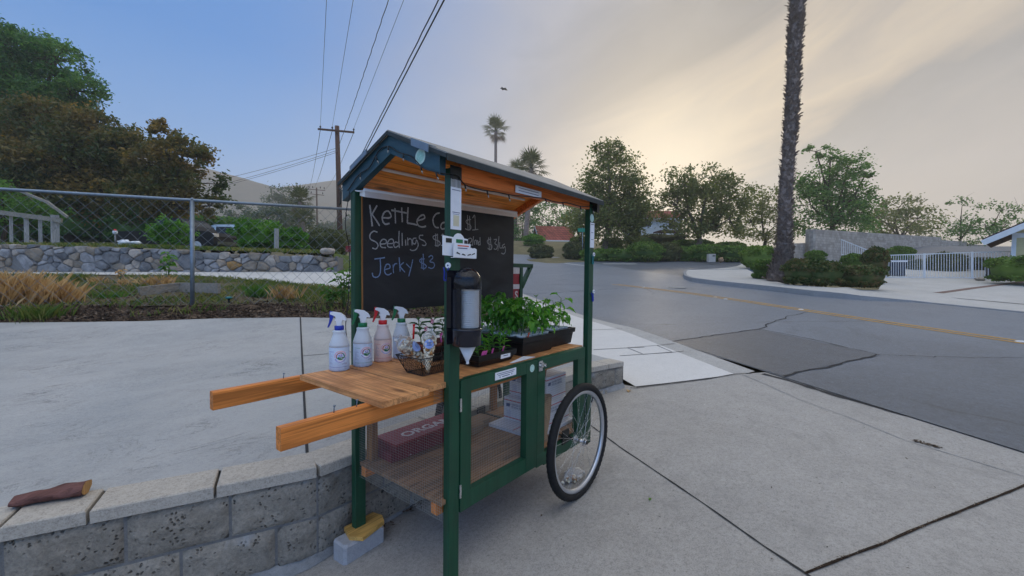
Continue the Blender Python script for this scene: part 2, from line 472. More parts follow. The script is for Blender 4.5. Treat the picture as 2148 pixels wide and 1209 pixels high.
def earth(name, stops, scale=3.0, bm=0.6, fine=38.0):
    m, T, b = new_mat(name)
    co = geo_co(T)
    n = T.math('ADD', T.math('MULTIPLY', T.noise(co, scale, 6, 0.65, 0.4), 0.6), T.math('MULTIPLY', T.noise(co, fine, 4, 0.7), 0.4))
    T.set(b.inputs['Base Color'], T.ramp(n, stops)); b.inputs['Roughness'].default_value = 0.95
    b.inputs['Specular IOR Level'].default_value = 0.1
    bump(T, b, n, bm, 0.03)
    return m

def leafy(name, cols, trans=0.35, rough=0.55, clump=0.5, cscale=0.7, spec=0.25):
    """leaf colours vary leaf by leaf and by clump"""
    m, T, b = new_mat(name)
    rnd = T.add('ShaderNodeNewGeometry').outputs['Random Per Island']
    n = T.noise(geo_co(T), cscale, 3, 0.6)
    f = T.math('ADD', T.math('MULTIPLY', rnd, 1 - clump), T.math('MULTIPLY', T.mrange(n, 0.32, 0.68), clump))
    k = len(cols) - 1
    col = T.ramp(f, [(0.12 + 0.76 * i / max(k, 1), c) for i, c in enumerate(cols)])
    T.set(b.inputs['Base Color'], col); b.inputs['Roughness'].default_value = rough; b.inputs['Specular IOR Level'].default_value = spec
    tr = T.add('ShaderNodeBsdfTranslucent')
    hs = T.add('ShaderNodeHueSaturation'); hs.inputs['Value'].default_value = 2.1; hs.inputs['Saturation'].default_value = 1.1; T.set(hs.inputs['Color'], col)
    T.l.new(hs.outputs[0], tr.inputs[0])
    mx = T.add('ShaderNodeMixShader'); mx.inputs[0].default_value = trans
    T.l.new(b.outputs[0], mx.inputs[1]); T.l.new(tr.outputs[0], mx.inputs[2])
    T.l.new(mx.outputs[0], T.n['Material Output'].inputs[0])
    return m

def bark(name, c, axis_scale=(9, 9, 1.5), bm=0.9):
    m, T, b = new_mat(name)
    n = T.noise(T.mapping(geo_co(T), scale=axis_scale), 1.6, 5, 0.7, 0.6)
    T.set(b.inputs['Base Color'], T.ramp(n, [(0.3, sc(c, 0.5)), (0.55, c), (0.8, sc(c, 1.5))])); b.inputs['Roughness'].default_value = 0.95
    b.inputs['Specular IOR Level'].default_value = 0.1
    bump(T, b, n, bm, 0.03)
    return m

def splitface(name, c, pits=1.0, island=0.12):
    m, T, b = new_mat(name)
    co = geo_co(T)
    rnd = T.add('ShaderNodeNewGeometry').outputs['Random Per Island']
    n1 = T.noise(co, 9, 6, 0.7, 0.5); n2 = T.noise(co, 60, 3, 0.8); n3 = T.noise(co, 2.3, 4, 0.6)
    col = T.ramp(T.math('ADD', T.math('MULTIPLY', n1, 0.5), T.math('MULTIPLY', n2, 0.5)), [(0.28, sc(c, 0.5)), (0.5, c), (0.7, sc(c, 1.5))])
    hs = T.add('ShaderNodeHueSaturation'); T.set(hs.inputs['Value'], T.mrange(rnd, 0, 1, 1 - island, 1 + island)); T.set(hs.inputs['Color'], col); col = hs.outputs[0]
    col = T.mix(T.mrange(n3, 0.56, 0.66, 0, 0.75), col, c4((0.36, 0.38, 0.41)))
    pv = T.voro(T.mix(0.02, co, T.noise(co, 30, 2, 0.6, 0, out=1)), 52.0); pm = T.noise(co, 14, 3)
    pit = T.math('MULTIPLY', T.mrange(pv, 0.2, 0.34, 1, 0), T.mrange(pm, 0.46, 0.6))
    col = T.mix(T.math('MULTIPLY', pit, pits * 0.9), col, c4((0.012, 0.012, 0.012)))
    T.set(b.inputs['Base Color'], col); b.inputs['Roughness'].default_value = 0.95; b.inputs['Specular IOR Level'].default_value = 0.15
    h = T.math('SUBTRACT', T.math('ADD', T.math('MULTIPLY', n1, 1.2), T.math('MULTIPLY', n2, 0.5)), T.math('MULTIPLY', pit, pits))
    bump(T, b, h, 0.8, 0.012)
    return m

def masonry(name, c, bw=0.4, bh=0.2, mort=(0.3, 0.29, 0.27), axis='XZ', rotz=0.0, var=0.2, msize=0.012):
    """coursed blocks / boards on a wall"""
    m, T, b = new_mat(name)
    co = obj_co(T)
    mp = T.mapping(co, rot=(0, 0, -rotz))
    sp = T.add('ShaderNodeSeparateXYZ', i_0=mp)
    cb = T.add('ShaderNodeCombineXYZ', i_0=sp.outputs[0], i_1=sp.outputs[2])
    br = T.add('ShaderNodeTexBrick')
    T.set(br.inputs['Vector'], cb.outputs[0])
    br.inputs['Color1'].default_value = c4(sc(c, 1 - var)); br.inputs['Color2'].default_value = c4(sc(c, 1 + var)); br.inputs['Mortar'].default_value = c4(mort)
    br.inputs['Scale'].default_value = 1.0; br.inputs['Mortar Size'].default_value = msize
    br.inputs['Brick Width'].default_value = bw; br.inputs['Row Height'].default_value = bh
    n = T.noise(co, 1.2, 6, 0.65)
    col = T.mix(1.0, br.outputs['Color'], T.ramp(n, [(0.3, 0.72), (0.5, 1.0), (0.7, 1.3)]), 'MULTIPLY')
    T.set(b.inputs['Base Color'], col); b.inputs['Roughness'].default_value = 0.92; b.inputs['Specular IOR Level'].default_value = 0.15
    bump(T, b, br.outputs['Fac'], -0.5, 0.01)
    return m

def glassy(name, c=(1, 1, 1), rough=0.05, alpha=0.25, spec=0.5):
    m, T, b = new_mat(name)
    b.inputs['Base Color'].default_value = c4(c); b.inputs['Roughness'].default_value = rough; b.inputs['Specular IOR Level'].default_value = spec
    tr = T.add('ShaderNodeBsdfTransparent'); fr = T.add('ShaderNodeFresnel', i_IOR=1.45)
    mx = T.add('ShaderNodeMixShader')
    T.set(mx.inputs[0], T.math('ADD', alpha, T.math('MULTIPLY', fr.outputs[0], 0.8), clamp=True))
    T.l.new(tr.outputs[0], mx.inputs[1]); T.l.new(b.outputs[0], mx.inputs[2])
    T.l.new(mx.outputs[0], T.n['Material Output'].inputs[0])
    return m

CEDAR = (0.52, 0.21, 0.06)
M = {}
M['cedar_x'] = wood('cedar_along', CEDAR, 'X')
M['cedar_handle'] = wood('cedar_handle_wood', (0.70, 0.235, 0.05), 'X', 0.55, 0.5)
M['cedar_y'] = wood('cedar_across', (0.66, 0.31, 0.12), 'Y', 0.6, 0.5, True, 0.55, (0.30, 0.12, 0.045))
M['cedar_z'] = wood('cedar_upright', (0.36, 0.16, 0.055), 'Z')
M['ceiling'] = wood('ceiling_board_wood', (0.86, 0.30, 0.055), 'X', 0.55, 0.42)
M['header'] = wood('header_board_wood', (0.74, 0.19, 0.04), 'X', 0.55, 0.5)
M['shelf'] = wood('shelf_board_wood', (0.34, 0.185, 0.09), 'X', 0.75, 0.4, True, 0.5, (0.17, 0.115, 0.08))
M['pad'] = wood('pad_wood', (0.62, 0.36, 0.10), 'X', 0.6, 0.6, False)
M['grey_wood'] = wood('weathered_board', (0.30, 0.27, 0.23), 'X', 0.9, 0.55, False)
M['grey_wood_z'] = wood('weathered_post', (0.36, 0.36, 0.36), 'Z', 0.9, 0.6, False)
M['pole_wood'] = wood('creosoted_pole', (0.115, 0.065, 0.045), 'Z', 0.9, 0.6, False)
M['green'] = painted_wood('dark_green_paint', (0.008, 0.060, 0.030), 'Z', 0.40, 0.012, (0.05, 0.09, 0.05))
M['green_x'] = painted_wood('dark_green_paint_rail', (0.009, 0.066, 0.033), 'X', 0.38)
M['teal'] = painted_wood('blue_green_fascia_paint', (0.018, 0.060, 0.082), 'Y', 0.42, 0.02)
M['dark'] = plain('black_stain_and_gap_shade', (0.012, 0.014, 0.013), 0.5, bmp=0.1)
M['board'] = None
m, T, b = new_mat('chalkboard_slate')
co = geo_co(T)
n = T.noise(T.mapping(co, scale=(1.2, 1, 2.4)), 2.2, 6, 0.62, 0.8)
sm = T.noise(T.mapping(co, scale=(1.0, 1, 3.2), loc=(2.3, 0, 4.1)), 2.6, 3, 0.5, 0.4)
col = T.ramp(n, [(0.25, (0.011, 0.012, 0.014)), (0.55, (0.022, 0.023, 0.027)), (0.8, (0.045, 0.045, 0.05))])
col = T.mix(T.mrange(sm, 0.62, 0.72, 0, 0.8), col, (0.008, 0.008, 0.009, 1))
T.set(b.inputs['Base Color'], col); b.inputs['Roughness'].default_value = 0.55; b.inputs['Specular IOR Level'].default_value = 0.35
M['board'] = m
def chalk(name, c):
    m, T, b = new_mat(name)
    n = T.noise(geo_co(T), 260, 2, 0.8)
    T.set(b.inputs['Base Color'], T.ramp(n, [(0.36, sc(c, 0.35)), (0.6, c)])); b.inputs['Roughness'].default_value = 1.0; b.inputs['Specular IOR Level'].default_value = 0.0
    return m
M['chalk'] = chalk('white_chalk', (0.56, 0.57, 0.58)); M['chalk_blue'] = chalk('blue_chalk', (0.30, 0.42, 0.66))
M['galv'] = plain('galvanised_steel', (0.20, 0.245, 0.295), 0.45, 0.65, 0.15, 20)
M['wire'] = plain('welded_wire', (0.33, 0.33, 0.31), 0.5, 0.5, 0.15, 30)
M['fence_wire'] = plain('fence_wire', (0.22, 0.245, 0.265), 0.5, 0.6, 0.15, 30)
M['steel'] = plain('bright_steel', (0.62, 0.63, 0.65), 0.28, 0.9, 0.08, 30)
M['rim'] = plain('polished_aluminium', (0.52, 0.54, 0.58), 0.35, 0.8, 0.06, 20)
M['rubber'] = plain('tyre_rubber', (0.012, 0.012, 0.013), 0.75, 0, 0.25, 40, 0.3, 0.3)
M['black'] = plain('black_plastic', (0.009, 0.009, 0.010), 0.42, 0, 0.2, 30, 0.08, 0.4)
M['gloss_black'] = plain('gloss_black_plastic', (0.010, 0.011, 0.018), 0.06, 0, 0.1, 10)
M['white'] = plain('white_plastic', (0.78, 0.80, 0.84), 0.4, 0, 0.04, 15)
M['led'] = plain('led_tube_housing', (0.74, 0.72, 0.70), 0.35, 0, 0.05, 20)
M['paper'] = plain('white_paper', (0.74, 0.76, 0.82), 0.8, 0, 0.04, 30)
M['ink'] = plain('printed_ink', (0.10, 0.12, 0.22), 0.8, 0, 0.2, 80)
M['paper_blue'] = plain('pale_blue_label', (0.30, 0.42, 0.80), 0.6, 0, 0.1, 60)
M['cream'] = plain('cream_card', (0.62, 0.58, 0.42), 0.8)
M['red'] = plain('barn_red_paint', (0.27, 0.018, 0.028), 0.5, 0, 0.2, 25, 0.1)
M['red_dark'] = plain('barn_red_paint_shaded_side', (0.19, 0.012, 0.022), 0.55, 0, 0.3, 25, 0.1)  # same red paint darkened into a shaded copy for the crate sides
M['stencil'] = plain('stencil_white', (0.62, 0.56, 0.56), 0.8, 0, 0.18, 60)
M['card'] = plain('brown_cardboard', (0.30, 0.19, 0.11), 0.9, 0, 0.15, 10)
M['kraft'] = wood('kraft_paper', (0.36, 0.23, 0.13), 'Z', 0.9, 0.6, False)
M['box'] = plain('white_box_board', (0.66, 0.68, 0.74), 0.75, 0, 0.06, 9)
M['stripe'] = plain('red_box_stripe', (0.50, 0.035, 0.06), 0.7)
M['navy'] = plain('navy_box_print', (0.03, 0.07, 0.22), 0.7)
M['blue'] = plain('blue_plastic', (0.010, 0.035, 0.36), 0.35); M['greenp'] = plain('green_plastic', (0.005, 0.16, 0.055), 0.35); M['redp'] = plain('red_plastic', (0.62, 0.012, 0.018), 0.35)
M['teal_p'] = plain('teal_plastic', (0.01, 0.16, 0.18), 0.4)
M['pink'] = plain('pink_tag', (0.80, 0.12, 0.42), 0.5); M['orange'] = plain('orange_tag', (0.70, 0.10, 0.04), 0.5)
M['terra'] = plain('terracotta', (0.20, 0.055, 0.035), 0.8); M['brickline'] = plain('brown_brick_band', (0.17, 0.11, 0.09), 0.9, 0, 0.3, 6)
M['potsoil'] = earth('potting_soil', [(0.3, (0.012, 0.009, 0.007)), (0.7, (0.05, 0.035, 0.025))], 20, 0.5, 90)
M['foam'] = plain('white_foam_cup', (0.70, 0.71, 0.72), 0.7, 0, 0.05, 30)
def translucent_plastic(name, c, rough=0.35):
    m, T, b = new_mat(name)
    b.inputs['Base Color'].default_value = c4(c); b.inputs['Roughness'].default_value = rough
    tr = T.add('ShaderNodeBsdfTranslucent'); tr.inputs[0].default_value = c4(sc(c, 1.05))
    mx = T.add('ShaderNodeMixShader'); mx.inputs[0].default_value = 0.38
    T.l.new(b.outputs[0], mx.inputs[1]); T.l.new(tr.outputs[0], mx.inputs[2]); T.l.new(mx.outputs[0], T.n['Material Output'].inputs[0])
    return m
M['hdpe'] = translucent_plastic('milky_bottle_plastic', (0.84, 0.89, 0.95)); M['hdpe_red'] = translucent_plastic('milky_bottle_plastic_rosy', (0.92, 0.82, 0.80))
M['hdpe_low'] = translucent_plastic('liquid_behind_milky_plastic', (0.68, 0.78, 0.94)); M['hdpe_low_red'] = translucent_plastic('rosy_liquid_behind_plastic', (0.88, 0.68, 0.63))
M['clear'] = glassy('clear_bag_plastic', (0.85, 0.87, 0.9), 0.3, 0.15)
M['clear_dome'] = glassy('clear_dispenser_plastic', (0.25, 0.26, 0.30), 0.05, 0.02, 0.6)
M['smoked'] = glassy('smoked_plastic', (0.012, 0.014, 0.022), 0.05, 0.55, 0.6)
M['popcorn'] = plain('popcorn', (0.80, 0.74, 0.58), 0.8, 0, 0.15, 60); M['popcorn_brown'] = plain('popcorn_caramel', (0.46, 0.25, 0.09), 0.7, 0, 0.3, 60)
M['roof'] = plain('mineral_roof_felt', (0.30, 0.285, 0.26), 0.95, 0, 0.18, 8, 0.3, 0.1)
M['roof_edge'] = plain('roof_felt_edge', (0.03, 0.04, 0.042), 0.8, 0, 0.2, 20)
M['split'] = splitface('split_face_block', (0.255, 0.232, 0.198), 0.8); M['cap'] = concrete('cap_stone', (0.42, 0.385, 0.335), 0.42, 0.14, 2.0, rough=0.95)
M['mortar'] = concrete('mortar', (0.165, 0.165, 0.165), 0.3, 0.2, 2.0)
M['mortar_foot'] = concrete('smeared_mortar', (0.24, 0.245, 0.25), 0.3, 0.3, 2.0)
M['brick_grey'] = concrete('grey_paver', (0.36, 0.37, 0.40), 0.2, 0.12, 3.0)
M['drive'] = concrete('driveway_concrete', (0.335, 0.32, 0.30), 0.42, 0.16, 1.0, fleck=0.8, bm=0.3)
M['walk'] = concrete('new_sidewalk_concrete', (0.60, 0.58, 0.55), 0.16, 0.07, 1.0, bm=0.12)
M['gutter'] = concrete('gutter_concrete', (0.40, 0.385, 0.36), 0.35, 0.18, 1.4, bm=0.25)
M['patio'] = concrete('stamped_patio_concrete', (0.36, 0.36, 0.355), 0.3, 0.2, 1.0, streak=0.8, bm=0.5, cool=(0.30, 0.315, 0.325))
M['path'] = concrete('path_concrete', (0.52, 0.51, 0.49), 0.15, 0.1); M['far_walk'] = concrete('far_sidewalk_concrete', (0.46, 0.45, 0.43), 0.15, 0.14)
M['curb'] = concrete('curb_concrete', (0.25, 0.26, 0.27), 0.2, 0.15)
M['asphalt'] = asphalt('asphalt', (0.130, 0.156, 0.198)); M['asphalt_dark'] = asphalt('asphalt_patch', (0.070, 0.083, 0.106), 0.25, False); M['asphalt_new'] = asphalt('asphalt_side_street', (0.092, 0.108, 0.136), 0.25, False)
M['crack'] = plain('crack_filler_and_lip_shadow', (0.022, 0.022, 0.024), 0.9, 0, 0.4, 30)
M['yellow'] = plain('road_marking_yellow', (0.50, 0.28, 0.045), 0.8, 0, 0.35, 22); M['white_line'] = plain('road_marking_white', (0.55, 0.55, 0.55), 0.8, 0, 0.25, 14)
M['litter'] = earth('joint_litter', [(0.3, (0.012, 0.010, 0.009)), (0.6, (0.05, 0.034, 0.024)), (0.8, (0.13, 0.085, 0.05))], 40, 0.8, 200)
M['soil'] = earth('garden_soil', [(0.3, (0.045, 0.034, 0.024)), (0.5, (0.105, 0.085, 0.055)), (0.66, (0.12, 0.13, 0.05)), (0.8, (0.20, 0.17, 0.10))], 1.6, 0.8, 30)
M['mulch'] = earth('mulch_ground', [(0.3, (0.018, 0.013, 0.010)), (0.55, (0.075, 0.052, 0.038)), (0.8, (0.19, 0.14, 0.10))], 7, 1.0, 60)
M['chips'] = leafy('mulch_chips', [(0.02, 0.014, 0.010), (0.06, 0.04, 0.028), (0.13, 0.09, 0.06), (0.24, 0.18, 0.13)], 0.0, 0.95, cscale=4)
M['terrain'] = earth('dry_hill_grass', [(0.3, (0.09, 0.085, 0.045)), (0.55, (0.17, 0.15, 0.085)), (0.8, (0.25, 0.215, 0.13))], 0.7, 0.4, 6)
M['lawn'] = earth('lawn_ground', [(0.3, (0.04, 0.07, 0.015)), (0.55, (0.09, 0.12, 0.03)), (0.8, (0.20, 0.18, 0.08))], 1.2, 0.4, 14)
M['hill'] = earth('far_hillside', [(0.3, (0.10, 0.09, 0.06)), (0.7, (0.20, 0.165, 0.11))], 0.02, 0.2, 0.2)
M['grass'] = leafy('grass_blades', [(0.035, 0.07, 0.012), (0.07, 0.12, 0.02), (0.13, 0.15, 0.035), (0.26, 0.22, 0.08)], 0.3, cscale=1.2)
M['straw'] = leafy('dry_grass_blades', [(0.26, 0.15, 0.055), (0.46, 0.30, 0.13), (0.60, 0.44, 0.23)], 0.25, cscale=2)
M['weed'] = leafy('weed_leaves', [(0.03, 0.085, 0.015), (0.06, 0.15, 0.025), (0.12, 0.20, 0.04)], 0.35, cscale=3)
M['tree_dark'] = leafy('dark_evergreen_leaves', [(0.020, 0.065, 0.018), (0.055, 0.145, 0.034), (0.13, 0.25, 0.055)], 0.30, cscale=0.5)
M['tree_rust'] = leafy('rusty_tree_leaves', [(0.032, 0.062, 0.016), (0.070, 0.085, 0.024), (0.15, 0.115, 0.034), (0.28, 0.18, 0.045)], 0.30, clump=0.72, cscale=0.42)
M['tree_mid'] = leafy('street_tree_leaves', [(0.060, 0.082, 0.026), (0.115, 0.142, 0.042), (0.20, 0.205, 0.066)], 0.38, cscale=0.8)
M['tree_green'] = leafy('fresh_green_tree_leaves', [(0.036, 0.085, 0.02), (0.075, 0.165, 0.036), (0.14, 0.23, 0.06)], 0.38, cscale=0.7)
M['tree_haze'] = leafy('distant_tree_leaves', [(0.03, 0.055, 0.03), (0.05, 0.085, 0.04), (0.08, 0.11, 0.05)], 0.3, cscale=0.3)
M['hedge'] = leafy('trimmed_hedge_leaves', [(0.040, 0.092, 0.014), (0.085, 0.165, 0.024), (0.16, 0.25, 0.04)], 0.22, cscale=0.8)
M['hedge_dark'] = leafy('dark_shrub_leaves', [(0.040, 0.050, 0.020), (0.080, 0.095, 0.032), (0.13, 0.145, 0.05)], 0.2, cscale=1.2)
M['boxwood'] = leafy('bronze_boxwood_leaves', [(0.020, 0.050, 0.010), (0.046, 0.085, 0.018), (0.09, 0.10, 0.028), (0.14, 0.085, 0.034)], 0.2, cscale=1.6)
M['lime'] = leafy('lime_green_leaves', [(0.03, 0.10, 0.012), (0.07, 0.19, 0.022), (0.14, 0.28, 0.04)], 0.35, cscale=1.0)
M['seedling'] = leafy('seedling_leaves', [(0.035, 0.13, 0.02), (0.08, 0.24, 0.036), (0.17, 0.36, 0.05)], 0.45, 0.45, cscale=18, spec=0.35)
M['vinca'] = leafy('glossy_dark_leaves', [(0.018, 0.075, 0.018), (0.04, 0.13, 0.03)], 0.3, 0.3, cscale=18, spec=0.5)
M['stem'] = plain('green_stem', (0.09, 0.17, 0.045), 0.6); M['stem_red'] = plain('reddish_stem', (0.17, 0.07, 0.05), 0.6)
M['palm_leaf'] = leafy('palm_fronds', [(0.035, 0.05, 0.018), (0.07, 0.09, 0.03), (0.11, 0.12, 0.045)], 0.25, cscale=1.0)
M['palm_dead'] = leafy('dead_palm_skirt', [(0.12, 0.085, 0.055), (0.22, 0.16, 0.11)], 0.1, cscale=1.0)
M['bark'] = bark('tree_bark', (0.075, 0.058, 0.045)); M['bark_pale'] = bark('pale_tree_bark', (0.16, 0.135, 0.11)); M['palm_bark'] = bark('palm_bark', (0.25, 0.20, 0.175), (6, 6, 4))
M['stucco'] = plain('pale_stucco', (0.50, 0.52, 0.50), 0.9, 0, 0.08, 3, 0.2); M['stucco_warm'] = plain('grey_stucco', (0.40, 0.37, 0.34), 0.9, 0, 0.08, 3, 0.2)
M['rooftile'] = masonry('red_clay_tiles', (0.30, 0.085, 0.06), 0.33, 0.34, (0.10, 0.035, 0.03), var=0.22, msize=0.03)
M['rooftile_dark'] = masonry('brown_roof_tiles', (0.10, 0.055, 0.05), 0.33, 0.34, (0.04, 0.025, 0.025), var=0.25, msize=0.03)
M['trim'] = plain('white_trim_paint', (0.70, 0.74, 0.78), 0.6, 0, 0.05, 6)
M['siding'] = plain('pale_yellow_siding', (0.56, 0.50, 0.27), 0.7, 0, 0.05, 6)
M['iron'] = plain('white_painted_iron', (0.66, 0.68, 0.70), 0.5, 0, 0.06, 10)
M['glass'] = plain('window_glass', (0.02, 0.025, 0.03), 0.08, 0, 0.1, 2, spec=0.25)
M['car_white'] = plain('white_car_paint', (0.58, 0.66, 0.74), 0.25, 0, 0.03, 3, coat=0.6); M['car_black'] = plain('black_car_paint', (0.006, 0.006, 0.007), 0.45, 0, 0.1, 3, spec=0.2)
M['chrome'] = plain('chrome', (0.7, 0.7, 0.72), 0.15, 1.0, 0.05, 5)
M['blockwall'] = masonry('grey_block_wall', (0.37, 0.335, 0.295), 0.4, 0.2, (0.27, 0.25, 0.225), var=0.16)
M['bin_black'] = plain('black_bin_plastic', (0.012, 0.012, 0.014), 0.5); M['bin_blue'] = plain('blue_bin_plastic', (0.008, 0.018, 0.05), 0.5)
M['util'] = plain('beige_utility_box', (0.46, 0.44, 0.40), 0.6)
M['sign_green'] = plain('street_sign_green', (0.0, 0.20, 0.12), 0.5)
M['log'] = bark('log_bark', (0.17, 0.085, 0.075), (3, 14, 14)); M['log_wood'] = wood('log_cut_wood', (0.46, 0.26, 0.10), 'Z', 0.8, 0.6, False)
m, T, b = new_mat('field_stone')
rnd = T.add('ShaderNodeNewGeometry').outputs['Random Per Island']
n = T.noise(geo_co(T), 4.0, 6, 0.7, 0.6)
base = T.ramp(rnd, [(0.0, (0.15, 0.155, 0.165)), (0.2, (0.28, 0.28, 0.29)), (0.4, (0.22, 0.19, 0.155)), (0.56, (0.36, 0.32, 0.28)), (0.76, (0.19, 0.195, 0.205)), (0.88, (0.30, 0.25, 0.20)), (0.955, (0.28, 0.17, 0.07)), (0.975, (0.24, 0.24, 0.245))], 'CONSTANT')
T.set(b.inputs['Base Color'], T.mix(1.0, base, T.ramp(n, [(0.3, 0.55), (0.5, 1.0), (0.7, 1.45)]), 'MULTIPLY')); b.inputs['Roughness'].default_value = 0.9
b.inputs['Specular IOR Level'].default_value = 0.2
bump(T, b, n, 0.6, 0.03)
M['stone'] = m

# ------------------------------------------------------------------ ground sheets
rng = np.random.default_rng(7)
random.seed(7)
def smooth(a, b, x):
    t = min(1.0, max(0.0, (x - a) / (b - a))); return t * t * (3 - 2 * t)
def st_of(x, y):
    q = np.array([x, y]) - RP[:2]; return float(q @ RD), float(q @ RV)
def hdrv(x, y):
    s, t = st_of(x, y)
    w = smooth(float(np.interp(s, [-1.2, 0.1], [-2.9, -0.55])), float(np.interp(s, [-1.2, 0.1], [-0.35, -0.02])), t)
    s0, y0 = road_st(s, 0.0)
    return hdrive(x, y) * (1 - w) + (hroad(s0, y0) - 0.01) * w
def hwalk(x, y):
    s, t = st_of(x, y)
    a = 0.2115 + 0.082 * s + 0.133 * t
    bx, by = road_st(s, 0.0)
    b_ = hroad(bx, by) + 0.004 + min(0.11, max(0, (s - 3) * 0.02)) + 0.03 * t
    w = smooth(2.0, 4.5, s)
    return a * (1 - w) + b_ * w
def strip(mb, pts, wd, dz=0.0, mi=0, h=None, jit=0.0):
    """flat ribbon along a polyline lying on a height function"""
    P = [Vector(p) for p in pts]; V = []
    for i, p in enumerate(P):
        a = P[max(i - 1, 0)]; b_ = P[min(i + 1, len(P) - 1)]; d = (b_ - a); d.z = 0; d.normalize()
        nrm = Vector((-d.y, d.x, 0)); w = wd / 2 * (1 + jit * random.uniform(-1, 1))
        for sgn in (1, -1):
            q = p + nrm * w * sgn
            V.append((q.x, q.y, (h(q.x, q.y) if h else p.z) + dz))
    mb.add(V, [(2 * i, 2 * i + 1, 2 * i + 3, 2 * i + 2) for i in range(len(P) - 1)], mi)
def dense(pts, n=24):
    P = [np.array(p, float) for p in pts]; out = []
    for a, b_ in zip(P[:-1], P[1:]):
        for k in range(n): out.append(a + (b_ - a) * k / n)
    out.append(P[-1]); return out
def poly_sheet(mb, poly, h, dz=0.0, mi=0, n=14):
    """ruled grid between two polylines of equal length (poly = (A, B)) on a height function"""
    A, B = poly
    V = []; k = len(A)
    for j in range(n + 1):
        for i in range(k):
            p = np.array(A[i][:2]) * (1 - j / n) + np.array(B[i][:2]) * (j / n)
            V.append((p[0], p[1], h(p[0], p[1]) + dz))
    mb.add(V, [(j * k + i, j * k + i + 1, (j + 1) * k + i + 1, (j + 1) * k + i) for j in range(n) for i in range(k - 1)], mi, True)
def resample(pts, n):
    P = np.array(pts, float); L = np.concatenate([[0], np.cumsum(np.linalg.norm(np.diff(P[:, :2], axis=0), axis=1))]); u = np.linspace(0, L[-1], n)
    return np.stack([np.interp(u, L, P[:, k]) for k in range(P.shape[1])], 1)

# big ground sheet out to the horizon: street slope plus corrections measured at known places
ctrl = []   # x, y, residual
def cpt(px, py, d, off=0.0):
    p = at(px, py, d); ctrl.append((p[0], p[1], p[2] - hroad(p[0], p[1]) + off))
for px in (-900, -400, 0, 350, 700): cpt(px, 540, 12.6, -0.9); cpt(px, 540, 34, -1.2)
for px in (-300, 100, 500): cpt(px, 500, 80, -0.5)
for px in (560, 640, 700): cpt(px, 525, 60, 0.0); cpt(px, 515, 140, 0.0)
cpt(725, 570, 13.5, -.03); cpt(735, 552, 20); cpt(720, 540, 22); cpt(760, 560, 24, -.1)
for px in (860, 960): cpt(px, 556, 30, -.2)
cpt(1100, 543, 40, -.05); cpt(1150, 541, 37, -.05); cpt(1215, 546, 36, -.05); cpt(1150, 512, 52); cpt(1090, 512, 52); cpt(1190, 520, 46); cpt(1120, 527, 44)
for px in (1260, 1340, 1420, 1480): cpt(px, 549, 37, -.03); cpt(px, 515, 52)
cpt(1560, 552, 34, -.05); cpt(1700, 540, 45); cpt(1560, 530, 48)
for (s, t) in ((-8, 14), (0, 14), (6, 14), (12, 14.5), (-8, 22), (0, 22), (6, 22)):
    x, y = road_st(s, t); ctrl.append((x, y, -0.12))
for (s, t) in ((-10, 2), (0, 2), (8, 2), (16, 2), (-10, 9), (0, 9), (8, 9), (16, 9), (24, 4), (24, 12), (32, 6), (-3, -4), (-6, -2), (0, -3)):
    x, y = road_st(s, t); ctrl.append((x, y, -0.25))
for (x, y) in ((-3, 1), (0, 0), (2, 2), (-2, 4), (1, 5), (4, 4), (-1.3, -1.3), (-5, -3)): ctrl.append((x, y, -0.75))
ctrl = np.array(ctrl)
def hground(x, y):
    d2 = (ctrl[:, 0] - x) ** 2 + (ctrl[:, 1] - y) ** 2 + 0.6
    w = d2 ** -1.7
    r = math.hypot(x - CAM_P[0], y - CAM_P[1])
    return hroad(x, y) + float((w * ctrl[:, 2]).sum() / w.sum()) * (1 - smooth(90, 260, r))
V = []; F = []; NA = 160
rad = [0.0] + list(np.geomspace(1.2, 640, 58))
for r in rad:
    for k in range(NA):
        a = 2 * math.pi * k / NA
        x, y = CAM_P[0] + r * math.cos(a), CAM_P[1] + r * math.sin(a)
        V.append((x, y, hground(x, y) + (0.05 * mnoise.noise(Vector((x * .4, y * .4, 0))) if r > 12 else 0)))
for i in range(len(rad) - 1):
    for k in range(NA): F.append((i * NA + k, i * NA + (k + 1) % NA, (i + 1) * NA + (k + 1) % NA, (i + 1) * NA + k))
kind(np_mesh('ground', np.array(V), np.array(F), M['terrain'], smooth=True))

# road
mb = MB()
SS = np.linspace(-45, 95, 90)
A = [road_st(s, 0.18 if s < 2 else 0.0) for s in SS]; B = [road_st(s, 12.25) for s in SS]
poly_sheet(mb, (A, B), hroad, 0.0, 0, 16)
SB = np.linspace(-20, 0.12, 30); poly_sheet(mb, ([road_st(s, -0.3) for s in SB], [road_st(s, 0.35) for s in SB]), hroad, -0.03, 0, 3)
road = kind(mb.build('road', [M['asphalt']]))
# side street joining on the far side
mb = MB()
TT = np.linspace(12.0, 90, 50)
A = [road_st(15.5 + max(0, 5.0 - (t - 12)) ** 2 * -0.09, t) for t in TT]; B = [road_st(31, t) for t in TT]
poly_sheet(mb, (A, B), hroad, -0.004, 0, 12)
kind(mb.build('side_street', [M['asphalt_new']]))
